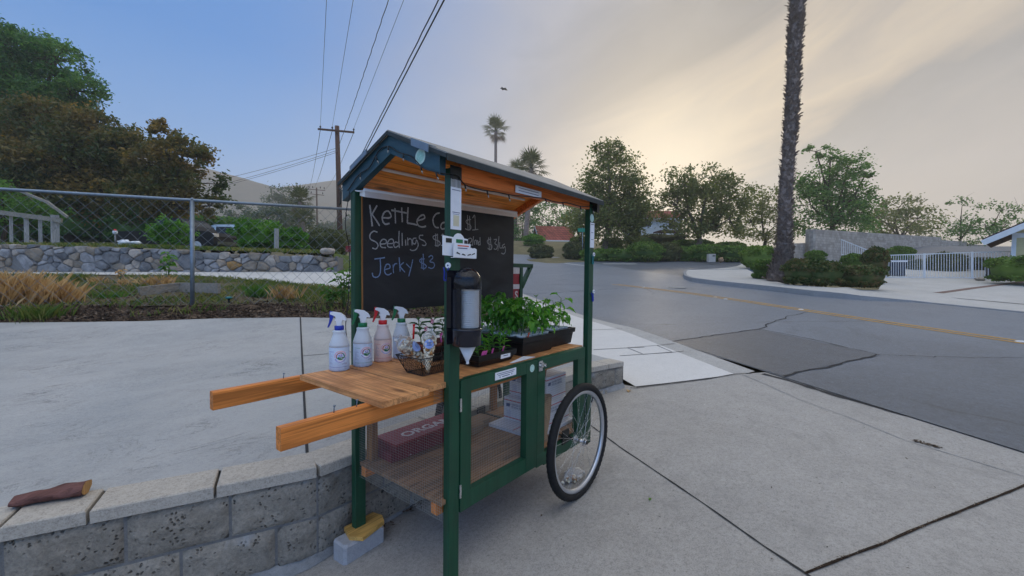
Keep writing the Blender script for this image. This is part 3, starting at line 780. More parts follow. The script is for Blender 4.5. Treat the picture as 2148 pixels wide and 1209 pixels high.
# darker square of new asphalt, its seams, cracks and the painted lines
mb = MB()
q = [hit(1405, 717, hroad), hit(1590, 691, hroad), hit(1842, 745, hroad), hit(1640, 789, hroad)]
poly_sheet(mb, (resample([q[0], q[1]], 10), resample([q[3], q[2]], 10)), hroad, 0.004, 0, 10)
kind(mb.build('road_patch', [M['asphalt_dark']]))
mb = MB()
def wig(pxs, n=8, a=0.02):
    P = dense([hit(x, y, hroad) for x, y in pxs], n)
    return [p + np.array([random.uniform(-a, a), random.uniform(-a, a), 0]) for p in P]
strip(mb, wig([(1400, 718), (1500, 704), (1590, 691)], 8), 0.024, 0.008, 0, hroad, 0.5)
strip(mb, wig([(1590, 691), (1625, 676), (1660, 662), (1690, 655)], 6, 0.05), 0.02, 0.008, 0, hroad, 0.5)
strip(mb, wig([(1590, 691), (1700, 712), (1842, 745)], 8), 0.022, 0.008, 0, hroad, 0.4)
strip(mb, wig([(1842, 745), (1760, 765), (1642, 790)], 8), 0.026, 0.008, 0, hroad, 0.6)
strip(mb, wig([(1842, 745), (1980, 750), (2148, 752)], 10, 0.03), 0.012, 0.008, 0, hroad, 0.6)
strip(mb, wig([(1090, 618), (1160, 615), (1260, 608), (1330, 604)], 10, 0.05), 0.03, 0.008, 0, hroad, 0.6)
strip(mb, wig([(1110, 600), (1180, 597), (1290, 601)], 10, 0.05), 0.025, 0.008, 0, hroad, 0.6)
kind(mb.build('road_cracks', [M['crack']]))
mb = MB()
yl = [hit(x, y, hroad) for x, y in [(1290, 597), (1360, 605), (1450, 616), (1560, 632), (1700, 653), (1900, 683), (2140, 718)]]
yl.append(yl[-1] + (yl[-1] - yl[-2]) * 3)
for o in (-0.14, 0.14):
    strip(mb, [p + np.array([RV[0] * o, RV[1] * o, 0]) for p in dense(yl, 12)], 0.10, 0.006, 0, hroad, 0.12)
kind(mb.build('yellow_centre_line', [M['yellow']]))
for i, (px, py) in enumerate(((1500, 624), (1522, 628), (1680, 650), (2140, 717), (1350, 603))):
    p = hit(px, py, hroad); mb = MB()
    mb.hexa([(p[0] - .06, p[1] - .06, p[2]), (p[0] + .06, p[1] - .06, p[2]), (p[0] + .06, p[1] + .06, p[2]), (p[0] - .06, p[1] + .06, p[2])],
            [(p[0] - .035, p[1] - .035, p[2] + .02), (p[0] + .035, p[1] - .035, p[2] + .02), (p[0] + .035, p[1] + .035, p[2] + .02), (p[0] - .035, p[1] + .035, p[2] + .02)])
    tag(centre(mb.build('road_reflector', M['white_line'])), 'small raised reflector on the yellow centre line', 'reflector', 'reflectors on the yellow centre line')
mb = MB()
strip(mb, dense([hit(x, y, hroad) for x, y in [(1185, 553), (1240, 559)]], 8), 0.3, 0.006, 0, hroad)
strip(mb, dense([hit(x, y, hroad) for x, y in [(1265, 554), (1335, 554)]], 8), 0.35, 0.006, 0, hroad)
kind(mb.build('white_road_line', [M['white_line']]))
mb = MB()
p = hit(1420, 604, hroad)
mb.lathe([(0.36, 0.0), (0.36, 0.010), (0.30, 0.012), (0.0, 0.012)], 28, (p[0], p[1], p[2]))
tag(centre(mb.build('manhole_cover', M['gutter'])), 'pale round manhole cover beyond the yellow line', 'manhole cover')

# driveway apron with the slab joints
mb = MB()
VD = []; TD = [0.20, -0.02] + list(np.linspace(-0.12, -1.34, 9)) + list(np.linspace(-1.5, -9, 36)); ND = 38
for t in TD:
    se = 0.13 + 0.25 * min(max(-t, 0.0), 1.34) + (0.5 if t < -1.45 else 0.0)
    for i in range(ND):
        x, y = road_st(-9 + (se + 9) * i / (ND - 1), t); VD.append((x, y, hdrv(x, y)))
mb.add(VD, [(j * ND + i, j * ND + i + 1, (j + 1) * ND + i + 1, (j + 1) * ND + i) for j in range(len(TD) - 1) for i in range(ND - 1)], 0, True)
# dark strip along the street edge, the asphalt lip's shadow painted in
P = dense([hit(x, y, hdrv) for x, y in [(1600, 785), (1650, 798), (1750, 830), (1850, 858), (1950, 886), (2060, 918), (2148, 944)]], 6)
P = list(P) + [np.array(P[-1]) + (np.array(P[-1]) - np.array(P[-2])) * 12]
strip(mb, P, 0.05, 0.006, 1, hdrv, 0.5)
J = [np.array(hit(x, y, hdrv)) for x, y in [(1255, 905), (1350, 972), (1480, 1060), (1600, 1145), (1690, 1204)]]
J = [J[0] + (J[0] - J[1]) * 1.2] + J
strip(mb, dense(J, 6), 0.011, 0.003, 1, hdrv, 0.4)
J2 = [np.array(hit(x, y, hdrv)) for x, y in [(1690, 1204), (1850, 1143), (2000, 1080), (2148, 1020)]]
J2.append(J2[-1] + (J2[-1] - J2[-2]) * 2)
strip(mb, dense(J2, 8), 0.014, 0.004, 2, hdrv, 0.2)
J3 = [np.array(hit(x, y, hdrv)) for x, y in [(1690, 1204), (1740, 1240), (1800, 1290)]]
strip(mb, dense(J3, 6), 0.011, 0.003, 1, hdrv, 0.4)
# the crease where the apron bends up
P = [np.array(hit(x, y, hdrv)) for x, y in [(1560, 787), (1680, 840), (1790, 880), (1900, 925), (2148, 1000)]]
strip(mb, dense(P, 8), 0.008, 0.003, 3, hdrv, 0.5)
strip(mb, dense([hit(x, y, hdrv) for x, y in [(1322, 815), (1336, 815), (1450, 801), (1578, 784)]], 8), 0.016, 0.008, 1, lambda x, y: max(hdrv(x, y), hwalk(x, y)), 0.2)
drive = kind(mb.build('driveway', [M['drive'], M['crack'], M['litter'], M['curb']]))
# leaf litter caught in a pocket of the apron and in the joint
def litter(name, pts, n, spread, size, mat, h, lab=None):
    V = []; F = []
    for _ in range(n):
        b_ = pts[rng.integers(len(pts))]; p = np.array([b_[0] + rng.normal(0, spread), b_[1] + rng.normal(0, spread)])
        z = h(p[0], p[1]) + rng.uniform(0.004, 0.012); a = rng.uniform(0, 6.28); L = size * rng.uniform(.5, 1.4); w = L * rng.uniform(.25, .5)
        u = np.array([math.cos(a), math.sin(a), rng.uniform(-.3, .3)]); v = np.array([-math.sin(a), math.cos(a), rng.uniform(-.5, .5)])
        c = np.array([p[0], p[1], z]); o = len(V); V += [c - u * L, c + v * w, c + u * L, c - v * w]; F.append((o, o + 1, o + 2, o + 3))
    return kind(np_mesh(name, np.array(V), np.array(F), mat), 'stuff')
litter('leaf_litter', dense(J2, 30), 260, 0.005, 0.006, M['chips'], hdrv)
litter('driveway_specks', [road_st(u_, v_) for u_, v_ in zip(rng.uniform(-5, .2, 260), rng.uniform(-4.5, -.4, 260))], 230, .05, .0065, M['chips'], hdrv)
litter('leaf_litter', dense([hit(1920, 926, hdrv), hit(1968, 940, hdrv)], 6), 90, 0.012, 0.012, M['chips'], hdrv)

# near sidewalk: new pale slabs, gutter strip, meter lid
mb = MB()
SSw = list(np.linspace(0.16, 4, 14)) + list(np.linspace(4.6, 34, 40))
A = [road_st(s, -0.20) for s in SSw]
Bs = []
c0 = np.array(hit(1335, 813, hdrv))
for s in SSw:
    t = -1.34 - 0.16 * smooth(0.3, 3, s); Bs.append(road_st(s + (0.30 if s < 1.0 else 0.30 * (1 - smooth(1, 3, s))), t))
poly_sheet(mb, (A, Bs), hwalk, 0.006, 0, 8)
G = [road_st(s, 0.06 if s < 3 else 0.02) for s in SSw]
poly_sheet(mb, (G, A), hwalk, 0.002, 1, 2)
def wl(pxs, w, mi=2, n=8): strip(mb, dense([hit(x, y, hwalk) for x, y in pxs], n), w, 0.010, mi, hwalk)
wl([(1228, 694), (1305, 691)], 0.012); wl([(1245, 735), (1320, 731), (1352, 730)], 0.012); wl([(1300, 748), (1345, 745), (1408, 741), (1435, 738)], 0.012)
wl([(1316, 731), (1378, 726), (1410, 740), (1350, 745), (1316, 731)], 0.009); wl([(1378, 726), (1415, 722)], 0.010)
wl([(1335, 814), (1450, 800), (1576, 784)], 0.02)
kind(mb.build('sidewalk', [M['walk'], M['gutter'], M['crack']]))

# ---- retaining wall of split-face block with cap stones
WP = [np.array(p) for p in [(-3.4, 2.06), (-1.303, 1.178), (-0.275, 0.748), (2.72, 0.775), (3.24, 0.64)]]
ZC = 0.36
def wall_pt(i, u): return WP[i] * (1 - u) + WP[i + 1] * u
wall = thing('retaining_wall', 'low split face concrete block retaining wall with cap stones below the patio', 'wall', (-0.275, 0.85, -0.17))
def rough_quad(mb, p0, p1, nrm, z0, z1, amp, res=0.022, inset=0.0, mi=0, seed=0):
    """a split block face: grid between p0 and p1 (plan) and z0..z1, displaced along nrm, with side returns"""
    L = np.linalg.norm(p1 - p0); nx = max(2, int(L / res)); nz_ = max(2, int((z1 - z0) / res)); V = []
    for j in range(nz_ + 1):
        for i in range(nx + 1):
            u, w = i / nx, j / nz_
            q = p0 + (p1 - p0) * u; z = z0 + (z1 - z0) * w
            edge = min(1, min(u * L, (1 - u) * L, w * (z1 - z0), (1 - w) * (z1 - z0)) / 0.025)
            nn_ = mnoise.fractal(Vector((q[0] * 11 + seed, q[1] * 11, z * 13)), 0.9, 2.1, 4)
            d = edge * (0.012 + amp * nn_) - (1 - edge) * 0.004
            V.append((q[0] + nrm[0] * d, q[1] + nrm[1] * d, z))
    F = [(j * (nx + 1) + i, j * (nx + 1) + i + 1, (j + 1) * (nx + 1) + i + 1, (j + 1) * (nx + 1) + i) for j in range(nz_) for i in range(nx)]
    mb.add(V, F, mi, True)
mbw = MB(); mbm = MB(); mbc = MB()
for i in range(len(WP) - 1):
    a, b_ = WP[i], WP[i + 1]; d = (b_ - a); L = np.linalg.norm(d); d = d / L; nrm = np.array([d[1], -d[0]])
    if np.dot(nrm, np.array([0, -1])) < 0: nrm = -nrm
    inn = -nrm
    # mortar core, recessed 1 cm
    z0, z1, o0, o1 = -0.6, ZC - 0.0565, 0.004, 0.18
    mbm.hexa([tuple(a + inn * o0) + (z0,), tuple(b_ + inn * o0) + (z0,), tuple(b_ + inn * o1) + (z0,), tuple(a + inn * o1) + (z0,)],
             [tuple(a + inn * o0) + (z1,), tuple(b_ + inn * o0) + (z1,), tuple(b_ + inn * o1) + (z1,), tuple(a + inn * o1) + (z1,)])
    BL = {0: 0.405, 1: 0.375, 2: 0.40, 3: 0.40}[i]
    for row in range(4):
        z1 = ZC - 0.066 - row * 0.214; z0 = z1 - 0.201
        off = (BL / 2 if row % 2 else 0.0) + {0: 0.0, 1: 0.0, 2: 0.0, 3: 0.0}[i]
        # measured back from the corner so that joints meet it
        x = L if i in (0, 1) else 0.0
        sgn = -1 if i in (0, 1) else 1
        start = x; first = True
        while True:
            ln = (BL - off if first and off else BL); first = False
            end = start + sgn * ln
            lo, hi_ = sorted((max(0, min(L, start)), max(0, min(L, end))))
            if hi_ - lo > 0.03:
                rough_quad(mbw, a + d * (lo + 0.006), a + d * (hi_ - 0.006), nrm, z0, z1, 0.017, 0.022, seed=row * 7 + i * 3 + start)
            start = end
            if start <= 0.02 and sgn < 0 or start >= L - 0.02 and sgn > 0: break
    # cap stones
    x = L if i in (0, 1) else 0.0; sgn = -1 if i in (0, 1) else 1
    CL = {0: 0.405, 1: 0.43, 2: 0.40, 3: 0.26}[i]
    start = x
    while True:
        end = start + sgn * CL
        lo, hi_ = sorted((max(0, min(L, start)), max(0, min(L, end))))
        if hi_ - lo > 0.03:
            g = 0.006; jz = random.uniform(-0.002, 0.002)
            pa, pb = a + d * (lo + g), a + d * (hi_ - g)
            fo = 0.022; bo = 0.185; zt_, zb = ZC + jz, ZC - 0.056
            ch = 0.005
            ring = lambda o, z: None
            q0 = [tuple(pa + nrm * fo) + (zb,), tuple(pb + nrm * fo) + (zb,), tuple(pb + inn * bo) + (zb,), tuple(pa + inn * bo) + (zb,)]
            q1 = [tuple(pa + nrm * fo) + (zt_ - ch,), tuple(pb + nrm * fo) + (zt_ - ch,), tuple(pb + inn * bo) + (zt_ - ch,), tuple(pa + inn * bo) + (zt_ - ch,)]
            q2 = [tuple(pa + d * ch + nrm * (fo - ch)) + (zt_,), tuple(pb - d * ch + nrm * (fo - ch)) + (zt_,), tuple(pb - d * ch + inn * bo) + (zt_,), tuple(pa + d * ch + inn * bo) + (zt_,)]
            mbc.hexa(q0, q1); mbc.hexa(q1, q2)
        start = end
        if start <= 0.02 and sgn < 0 or start >= L - 0.02 and sgn > 0: break
# the wall's end face
a, b_ = WP[-2], WP[-1]; d = (b_ - a) / np.linalg.norm(b_ - a)
rough_quad(mbw, WP[-1] + np.array([0.004, 0.0]), WP[-1] + np.array([-d[1], d[0]]) * 0.19, d, ZC - 0.27, ZC - 0.066, 0.012)
mbw.build('wall_blocks', M['split'], wall); mbm.build('mortar_core', M['mortar'], wall); mbc.build('cap_stones', M['cap'], wall)
# mortar smears along the foot of the wall
mb = MB()
P = resample([WP[0], WP[1], WP[2], np.array((1.2, 0.77)), WP[3], WP[4]], 90)
Vs = []
for i, p in enumerate(P):
    w = 0.022 + 0.05 * mnoise.noise(Vector((p[0] * 4, p[1] * 4, 0)))
    d = P[min(i + 1, 89)] - P[max(i - 1, 0)]; d /= np.linalg.norm(d); nrm = np.array([d[1], -d[0]])
    for k, (o, z) in enumerate(((-0.02, 0.075), (0.0, 0.05), (w * .6, 0.022), (w, 0.002))):
        q = p + nrm * o; Vs.append((q[0], q[1], hdrv(q[0], q[1]) + z + (0.018 * mnoise.noise(Vector((p[0] * 9, p[1] * 9, k))) if k < 3 else 0)))
mb.add(Vs, [(i * 4 + k, i * 4 + k + 1, (i + 1) * 4 + k + 1, (i + 1) * 4 + k) for i in range(89) for k in range(3)], 0, True)
mb.build('mortar_footing', M['mortar_foot'], wall)

# patio (stamped concrete) from the wall up to the planting strip
inner = []
for i, p in enumerate(WP):
    ds = []
    for j in (i - 1, i):
        if 0 <= j < len(WP) - 1:
            d = WP[j + 1] - WP[j]; d /= np.linalg.norm(d); ds.append(np.array([-d[1], d[0]]))
    n_ = sum(ds); n_ /= np.linalg.norm(n_); inner.append(p + n_ * 0.186)
def P2(px, py, d): p = at(px, py, d); return p
back = [P2(-900, 690, 3.6), P2(-300, 680, 4.3), P2(0, 677, 4.8), P2(150, 676, 5.0), P2(300, 674, 5.2), P2(460, 668, 5.5), P2(630, 666, 5.85), P2(740, 668, 6.1)]
backR = [P2(740, 668, 6.1), P2(800, 668, 6.2), P2(870, 668, 6.3), P2(940, 666, 6.5), P2(985, 664, 6.6), P2(1030, 664, 6.8)]
inL = resample([inner[0], inner[1], inner[2]], 40); bkL = resample(back[:7], 40)
inR = resample([inner[2], inner[3], inner[4] + np.array([0.0, 0.0])], 40); bkR = resample([back[6]] + backR, 40)
def patio_sheet(mb, I, Bk, n=26, mi=0):
    V = []; k = len(I)
    for j in range(n + 1):
        u = j / n
        for i in range(k):
            p = I[i] * (1 - u) + Bk[i][:2] * u
            V.append((p[0], p[1], ZC - 0.012 + (Bk[i][2] - ZC + 0.012) * (u ** 1.5)))
    mb.add(V, [(j * k + i, j * k + i + 1, (j + 1) * k + i + 1, (j + 1) * k + i) for j in range(n) for i in range(k - 1)], mi, True)
mb = MB(); patio_sheet(mb, inL, bkL); patio_sheet(mb, inR, bkR)
def ppt(I, Bk, i, u, dz=0.004):
    p = I[i] * (1 - u) + Bk[i][:2] * u; return (p[0], p[1], ZC - 0.012 + (Bk[i][2] - ZC + 0.012) * (u ** 1.5) + dz)
strip(mb, [ppt(inR, bkR, 0, u) for u in np.linspace(0, 1, 30)], 0.016, 0.0, 1)
strip(mb, [ppt(inR, bkR, 22, u) for u in np.linspace(0, 1, 30)], 0.012, 0.0, 1)
strip(mb, [ppt(inR, bkR, i, 0.55) for i in range(40)], 0.010, 0.0, 1)
kind(mb.build('patio', [M['patio'], M['crack']]))

# mulch strip, weedy soil bed, concrete path and the lawn terrace behind the stone wall
FD = lambda px: float(np.interp(px, [-900, -300, 0, 400, 745, 1030], [4.4, 5.0, 5.4, 6.0, 7.15, 8.0]))
FB = lambda px: float(np.interp(px, [-900, 0, 410, 745, 1150], [655, 646, 640, 636, 630]))
front = resample(back + backR[1:], 90)
fl = resample([P2(x, FB(x), FD(x)) for x in np.linspace(-900, 1030, 30)], 90)
def ruled(name, A, Bk, mat, n=14, bumpy=0.0, dz=0.0, k_='structure', curve=1.0):
    V = []; k = len(A)
    for j in range(n + 1):
        u = j / n
        for i in range(k):
            p = A[i] * (1 - u) + Bk[i] * u
            z = A[i][2] * (1 - u ** curve) + Bk[i][2] * u ** curve
            ed = min(1.0, 4 * u * 1.0 + 0.15) if True else 1
            V.append((p[0], p[1], z + dz + bumpy * ed * mnoise.noise(Vector((p[0] * 2.2, p[1] * 2.2, 3)))))
    F = [(j * k + i, j * k + i + 1, (j + 1) * k + i + 1, (j + 1) * k + i) for j in range(n) for i in range(k - 1)]
    o = np_mesh(name, np.array(V), np.array(F), mat, smooth=True); kind(o, k_); return np.array(V).reshape(n + 1, k, 3)
mulchV = ruled('mulch', front, fl, M['mulch'], 8, 0.05, -0.004)
bedfar = resample([P2(x, y, d) for x, y, d in [(-900, 573, 11.0), (0, 575, 11.2), (400, 578, 11.2), (520, 587, 10.6), (745, 607, 9.5), (880, 614, 9.6), (1020, 625, 9.4)]], 90)
bedV = ruled('soil_bed', fl, bedfar, M['soil'], 20, 0.05)
wbase = [P2(x, 571, 12.7) for x in (-900, 0, 400, 707)] + [P2(760, 570, 12.9), P2(880, 572, 13), P2(985, 582, 12.4)]
ruled('path', bedfar, resample(wbase, 90), M['path'], 6, 0.0, 0.004)
WTOP = lambda px: float(np.interp(px, [-900, 0, 250, 500, 707], [513, 513, 516, 524, 530]))
tA = resample([P2(x, WTOP(x) + 3, 13.0) for x in np.linspace(-900, 712, 20)], 60)
tB = resample([P2(x, WTOP(x) - 2, 36) for x in np.linspace(-900, 660, 20)], 60)
terrV = ruled('lawn', tA, tB, M['lawn'], 14, 0.06)
# grassy bank at the end of the stone wall
ruled('grass_bank', resample([P2(700, 573, 12.75), P2(742, 571, 12.9), P2(780, 571, 13)], 12), resample([P2(700, 531, 17), P2(735, 540, 17), P2(790, 545, 17)], 12), M['lawn'], 8, 0.05, 0.02)

# far hills in the smoke
def hill(outline, d0, dback):
    top = [at(x, y, d0) for x, y in outline]; n = len(top); V = []
    for j, (dd, hz) in enumerate(((-130, 0.0), (-70, 0.55), (0, 1.0), (dback, 0.2))):
        for p in top:
            r = p - CAM_P; r[2] = 0; r /= np.linalg.norm(r)
            V.append((p[0] + r[0] * dd, p[1] + r[1] * dd, -1 + (p[2] + 1) * hz))
    F = [(j * n + i, j * n + i + 1, (j + 1) * n + i + 1, (j + 1) * n + i) for j in range(3) for i in range(n - 1)]
    kind(np_mesh('hill', np.array(V), np.array(F), M['hill'], smooth=True))
hill([(-300, 330), (0, 300), (200, 310), (360, 330), (430, 352), (470, 364), (500, 371), (540, 383), (590, 397), (640, 415), (720, 440)], 420, 100)
hill([(380, 430), (520, 410), (575, 398), (600, 391), (625, 389), (660, 384), (705, 378), (760, 374), (860, 380), (960, 400), (1060, 440), (1150, 500)], 510, 70)

# far sidewalk with its curb round the corner, and the sloping drive at the right
cur = [hit(x, y, hroad) for x, y in [(1437, 572), (1432, 578), (1434, 585), (1448, 591), (1500, 598), (1600, 609), (1700, 621), (1790, 629)]]
cur = [road_st(*( 16.5, 26.0))] + [tuple(p[:2]) for p in cur]
s_end, t_end = st_of(cur[-1][0], cur[-1][1])
cur2 = cur + [road_st(s_end - k, 12.22) for k in (1.0, 2.0, 6.0, 14.0)]
CU = resample(cur2, 90)
def curb_h(i):
    s, t = st_of(*CU[i]); return 0.16 - 0.14 * smooth(s_end + 0.3, s_end - 1.6, s) if False else 0.16 * smooth(s_end - 1.4, s_end + 0.6, s) + 0.03
mbc = MB(); V = []
for i in range(90):
    d = CU[min(i + 1, 89)] - CU[max(i - 1, 0)]; d /= np.linalg.norm(d); n_ = np.array([-d[1], d[0]])
    if np.dot(n_, RV) < 0 and i > 30: n_ = -n_
    if i <= 30:
        c_ = np.array(road_st(10, 20)); n_ = n_ if np.dot(n_, c_ - CU[i]) > 0 else -n_
    zr = hroad(*CU[i]); hc = curb_h(i)
    for o, z in ((0.0, -0.05), (0.02, hc), (0.17, hc + 0.004), (0.17, -0.05)):
        q = CU[i] + n_ * o; V.append((q[0], q[1], zr + z))
mbc.add(V, [(i * 4 + k, i * 4 + k + 1, (i + 1) * 4 + k + 1, (i + 1) * 4 + k) for i in range(89) for k in range(3)], 0)
kind(mbc.build('curb', M['curb']))
def hfar(x, y):
    s, t = st_of(x, y)
    d2 = ((CU - np.array([x, y])) ** 2).sum(1); i = int(d2.argmin())
    return hroad(x, y) + curb_h(i) - 0.006 + 0.012 * min(2.5, math.sqrt(d2[i]))
inn_px = [(1555, 553), (1560, 560), (1580, 572), (1612, 585), (1650, 597), (1750, 604), (1860, 607)]
inn_ = [tuple(hit(x, y, hfar)[:2]) for x, y in inn_px]
inn_ = [road_st(14.0, 27.0)] + inn_ + [road_st(s_end - k, 14.4) for k in (1.5, 3.0, 7.0, 14.0)]
IN = resample(inn_, 90)
CI = []
for i in range(90):
    d = IN[i] - CU[i]; CI.append(CU[i] + d / np.linalg.norm(d) * 0.12)
mb = MB(); poly_sheet(mb, (CI, IN), hfar, 0.0, 0, 6)
kind(mb.build('far_sidewalk', [M['far_walk']]))
def hdrv2(x, y):
    return hroad(x, y) + 0.065
mb = MB()
SS = np.linspace(s_end + 0.7, -14, 40)
q0 = st_of(*hit(1843, 607, hdrv2)[:2]); q1 = st_of(*hit(1856, 584, hdrv2)[:2]); sl0 = (q1[0] - q0[0]) / (q1[1] - q0[1])
A = [road_st(q0[0] + (14.35 - q0[1]) * sl0 - u * (q0[0] + 14), 14.35) for u in np.linspace(0, 1, 40)]; B = [road_st(q0[0] + (34 - q0[1]) * sl0 - u * (q0[0] + 14), 34) for u in np.linspace(0, 1, 40)]
poly_sheet(mb, (A, B), hdrv2, 0.0, 0, 16)
strip(mb, dense([hit(x, y, hdrv2) for x, y in [(1968, 615), (2040, 605), (2110, 596), (2148, 591)]], 10), 0.28, 0.005, 1, hdrv2)
kind(mb.build('far_driveway', [M['far_walk'], M['brickline']]))

# ================================================================== the vending cart
cart = thing('vending_cart', 'green and cedar wooden two-wheeled vending cart with a gabled roof and chalkboard', 'vending cart', (0.5, 0.34, 0.0))
ZT = 0.868
def zr(x): return 0.012 * x
def text_mesh(name, body, size, M4, mat, parent, bold=0.0, align='LEFT', extrude=0.0006):
    cu = bpy.data.curves.new(name, 'FONT'); cu.body = body; cu.size = size; cu.align_x = align; cu.extrude = extrude; cu.offset = bold; cu.resolution_u = 3
    tmp = bpy.data.objects.new(name, cu); COL.objects.link(tmp)
    bpy.context.view_layer.update()
    me = bpy.data.meshes.new_from_object(tmp.evaluated_get(bpy.context.evaluated_depsgraph_get()))
    bpy.data.objects.remove(tmp); me.name = name
    me.transform(M4); me.materials.clear(); me.materials.append(mat)
    for p in me.polygons: p.material_index = 0
    o = bpy.data.objects.new(name, me); COL.objects.link(o)
    if parent is not None: o.parent = parent; o.matrix_parent_inverse = parent.matrix_world.inverted()
    return o
def frame(o, x, y, z):
    return Matrix(((x[0], y[0], z[0], o[0]), (x[1], y[1], z[1], o[1]), (x[2], y[2], z[2], o[2]), (0, 0, 0, 1)))
XZ = lambda x, y, z: frame((x, y, z), (1, 0, 0), (0, 0, 1), (0, -1, 0))      # writing that faces the street side (-Y)

# posts
def post(x0, x1, y0, y1, z0, z1):
    b = 0.003; q = [(x0 + b, y0), (x1 - b, y0), (x1, y0 + b), (x1, y1 - b), (x1 - b, y1), (x0 + b, y1), (x0, y1 - b), (x0, y0 + b)]
    m_ = MB(); m_.hexa([(x, y, z0) for x, y in q], [(x, y, z1) for x, y in q]); return m_
p1 = post(-0.064, 0.0, 0.0, 0.038, -0.055, 1.80).build('post', M['green'], cart)
post(1.19, 1.252, 0.0, 0.038, 0.20, 1.81).build('post', M['green'], cart)
post(-0.121, -0.058, 0.652, 0.690, -0.025, 1.79).build('post', M['green'], cart)
post(1.135, 1.198, 0.652, 0.690, 0.20, 1.80).build('post', M['green'], cart)
MB().box(-0.066, 0.001, -0.003, 0.0, 1.755, 1.812).build('post_head', M['dark'], p1)
MB().box(-0.062, -0.002, -0.002, 0.0, 1.66, 1.755).build('bare_patch', M['grey_wood_z'], p1)
MB().box(0.985, 1.03, 0.655, 0.69, 0.345, 0.846).build('back_stud', M['cedar_z'], cart)
MB().box(-0.055, -0.02, 0.60, 0.65, 0.345, 0.846).build('back_stud', M['cedar_z'], cart)
MB().box(1.205, 1.235, 0.04, 0.075, 0.25, 0.40).build('back_stud', M['cedar_z'], cart)
# shelf with its joists
mb = MB()
for k in range(6):
    y0 = 0.02 + k * 0.111; mb.box(-0.092 + random.uniform(-.002, .002), 1.20, y0, y0 + 0.1085, 0.322, 0.341)
mb.build('shelf', M['shelf'], cart)
MB().box(-0.094, 1.20, 0.045, 0.083, 0.272, 0.321).build('joist', M['cedar_handle'], cart)
MB().box(-0.094, 1.20, 0.60, 0.638, 0.272, 0.321).build('joist', M['cedar_handle'], cart)
# table top of cross boards
mb = MB()
bx = [(-0.414, -0.189, -0.012), (-0.180, 0.042, 0.022), (0.051, 0.276, 0.040), (0.279, 0.507, 0.040), (0.510, 0.738, 0.040), (0.741, 0.969, 0.040), (0.972, 1.19, 0.040)]
for (x0, x1, y0) in bx: mb.box(x0, x1, y0, 0.645 if x0 > -.2 else 0.632, ZT - 0.024, ZT)
for x in (-.1845, .0465): mb.box(x - .0044, x + .0044, .03, .63, ZT - .034, ZT - .003, 1)  # near-black strips stand in for the shade inside the board gaps
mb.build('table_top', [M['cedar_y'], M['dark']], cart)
# handles running under the table top
def beam(x0, x1, y0, y1, z0, z1, mat):
    m_ = MB(); b = 0.004
    m_.hexa([(x0, y0 + b, z0), (x0, y1 - b, z0), (x0, y1, z0 + b), (x0, y1, z1 - b), (x0, y1 - b, z1), (x0, y0 + b, z1), (x0, y0, z1 - b), (x0, y0, z0 + b)],
            [(x1, y0 + b, z0), (x1, y1 - b, z0), (x1, y1, z0 + b), (x1, y1, z1 - b), (x1, y1 - b, z1), (x1, y0 + b, z1), (x1, y0, z1 - b), (x1, y0, z0 + b)])
    return m_.build('handle', mat, cart)
beam(-0.739, 1.19, 0.064, 0.102, 0.766, 0.843, M['cedar_handle'])
beam(-0.739, 1.13, 0.700, 0.738, 0.766, 0.843, M['cedar_handle'])
for x, y in ((-0.55, 0.083), (-0.46, 0.083), (-0.45, 0.72)):
    MB().tube([(x, y, .84), (x + .003, y, .868)], 0.0022, 6).tube([(x + .003, y, .866), (x + .003, y, .869)], 0.005, 8).build('nail', M['galv'], cart)
# door, fixed panel and rails on the street side
door = MB()
door.box(0.003, 0.070, -0.004, 0.034, 0.262, 0.866).box(0.500, 0.602, -0.004, 0.034, 0.262, 0.866)
door.box(0.071, 0.499, -0.003, 0.033, 0.806, 0.866).box(0.071, 0.499, -0.003, 0.033, 0.262, 0.342)
d_o = door.build('door', M['green'], cart)
fx = MB(); fx.box(0.608, 0.680, -0.002, 0.034, 0.25, 0.800).box(0.608, 1.150, -0.003, 0.034, 0.801, 0.867).box(1.058, 1.149, -0.002, 0.034, 0.316, 0.800).box(0.681, 1.19, -0.001, 0.034, 0.240, 0.315)
fx.build('side_panel', M['green_x'], cart)
def wire_panel(name, o, ux, uz, w, h, parent, cell=0.0127, r=0.00055):
    m_ = MB(); o, ux, uz = Vector(o), Vector(ux), Vector(uz); n = ux.cross(uz).normalized()
    def bar(a, b_):
        d = (b_ - a).normalized(); s = d.cross(n) * r; t = n * r
        m_.add([a + s, a + t, a - s, a - t, b_ + s, b_ + t, b_ - s, b_ - t], [(0, 1, 5, 4), (1, 2, 6, 5), (2, 3, 7, 6), (3, 0, 4, 7)])
    k = int(w / cell)
    for i in range(k + 1): a = o + ux * (i * cell); bar(a, a + uz * h)
    k = int(h / cell)
    for j in range(k + 1): a = o + uz * (j * cell); bar(a, a + ux * w)
    return m_.build(name, M['wire'], parent)
wire_panel('wire_mesh', (0.06, 0.036, 0.335), (1, 0, 0), (0, 0, 1), 0.45, 0.48, d_o)
wire_panel('wire_mesh', (0.67, 0.036, 0.30), (1, 0, 0), (0, 0, 1), 0.40, 0.51, cart)
wire_panel('wire_mesh', (-0.096, 0.012, 0.262), (0, 1, 0), (0, 0, 1), 0.675, 0.585, cart)
wire_panel('wire_mesh', (-0.09, 0.692, 0.30), (1, 0, 0), (0, 0, 1), 1.24, 0.54, cart)
MB().box(-0.004, 0.006, -0.008, -0.004, 0.725, 0.785).build('hinge', M['steel'], d_o)
MB().box(-0.004, 0.006, -0.008, -0.004, 0.33, 0.39).build('hinge', M['steel'], d_o)
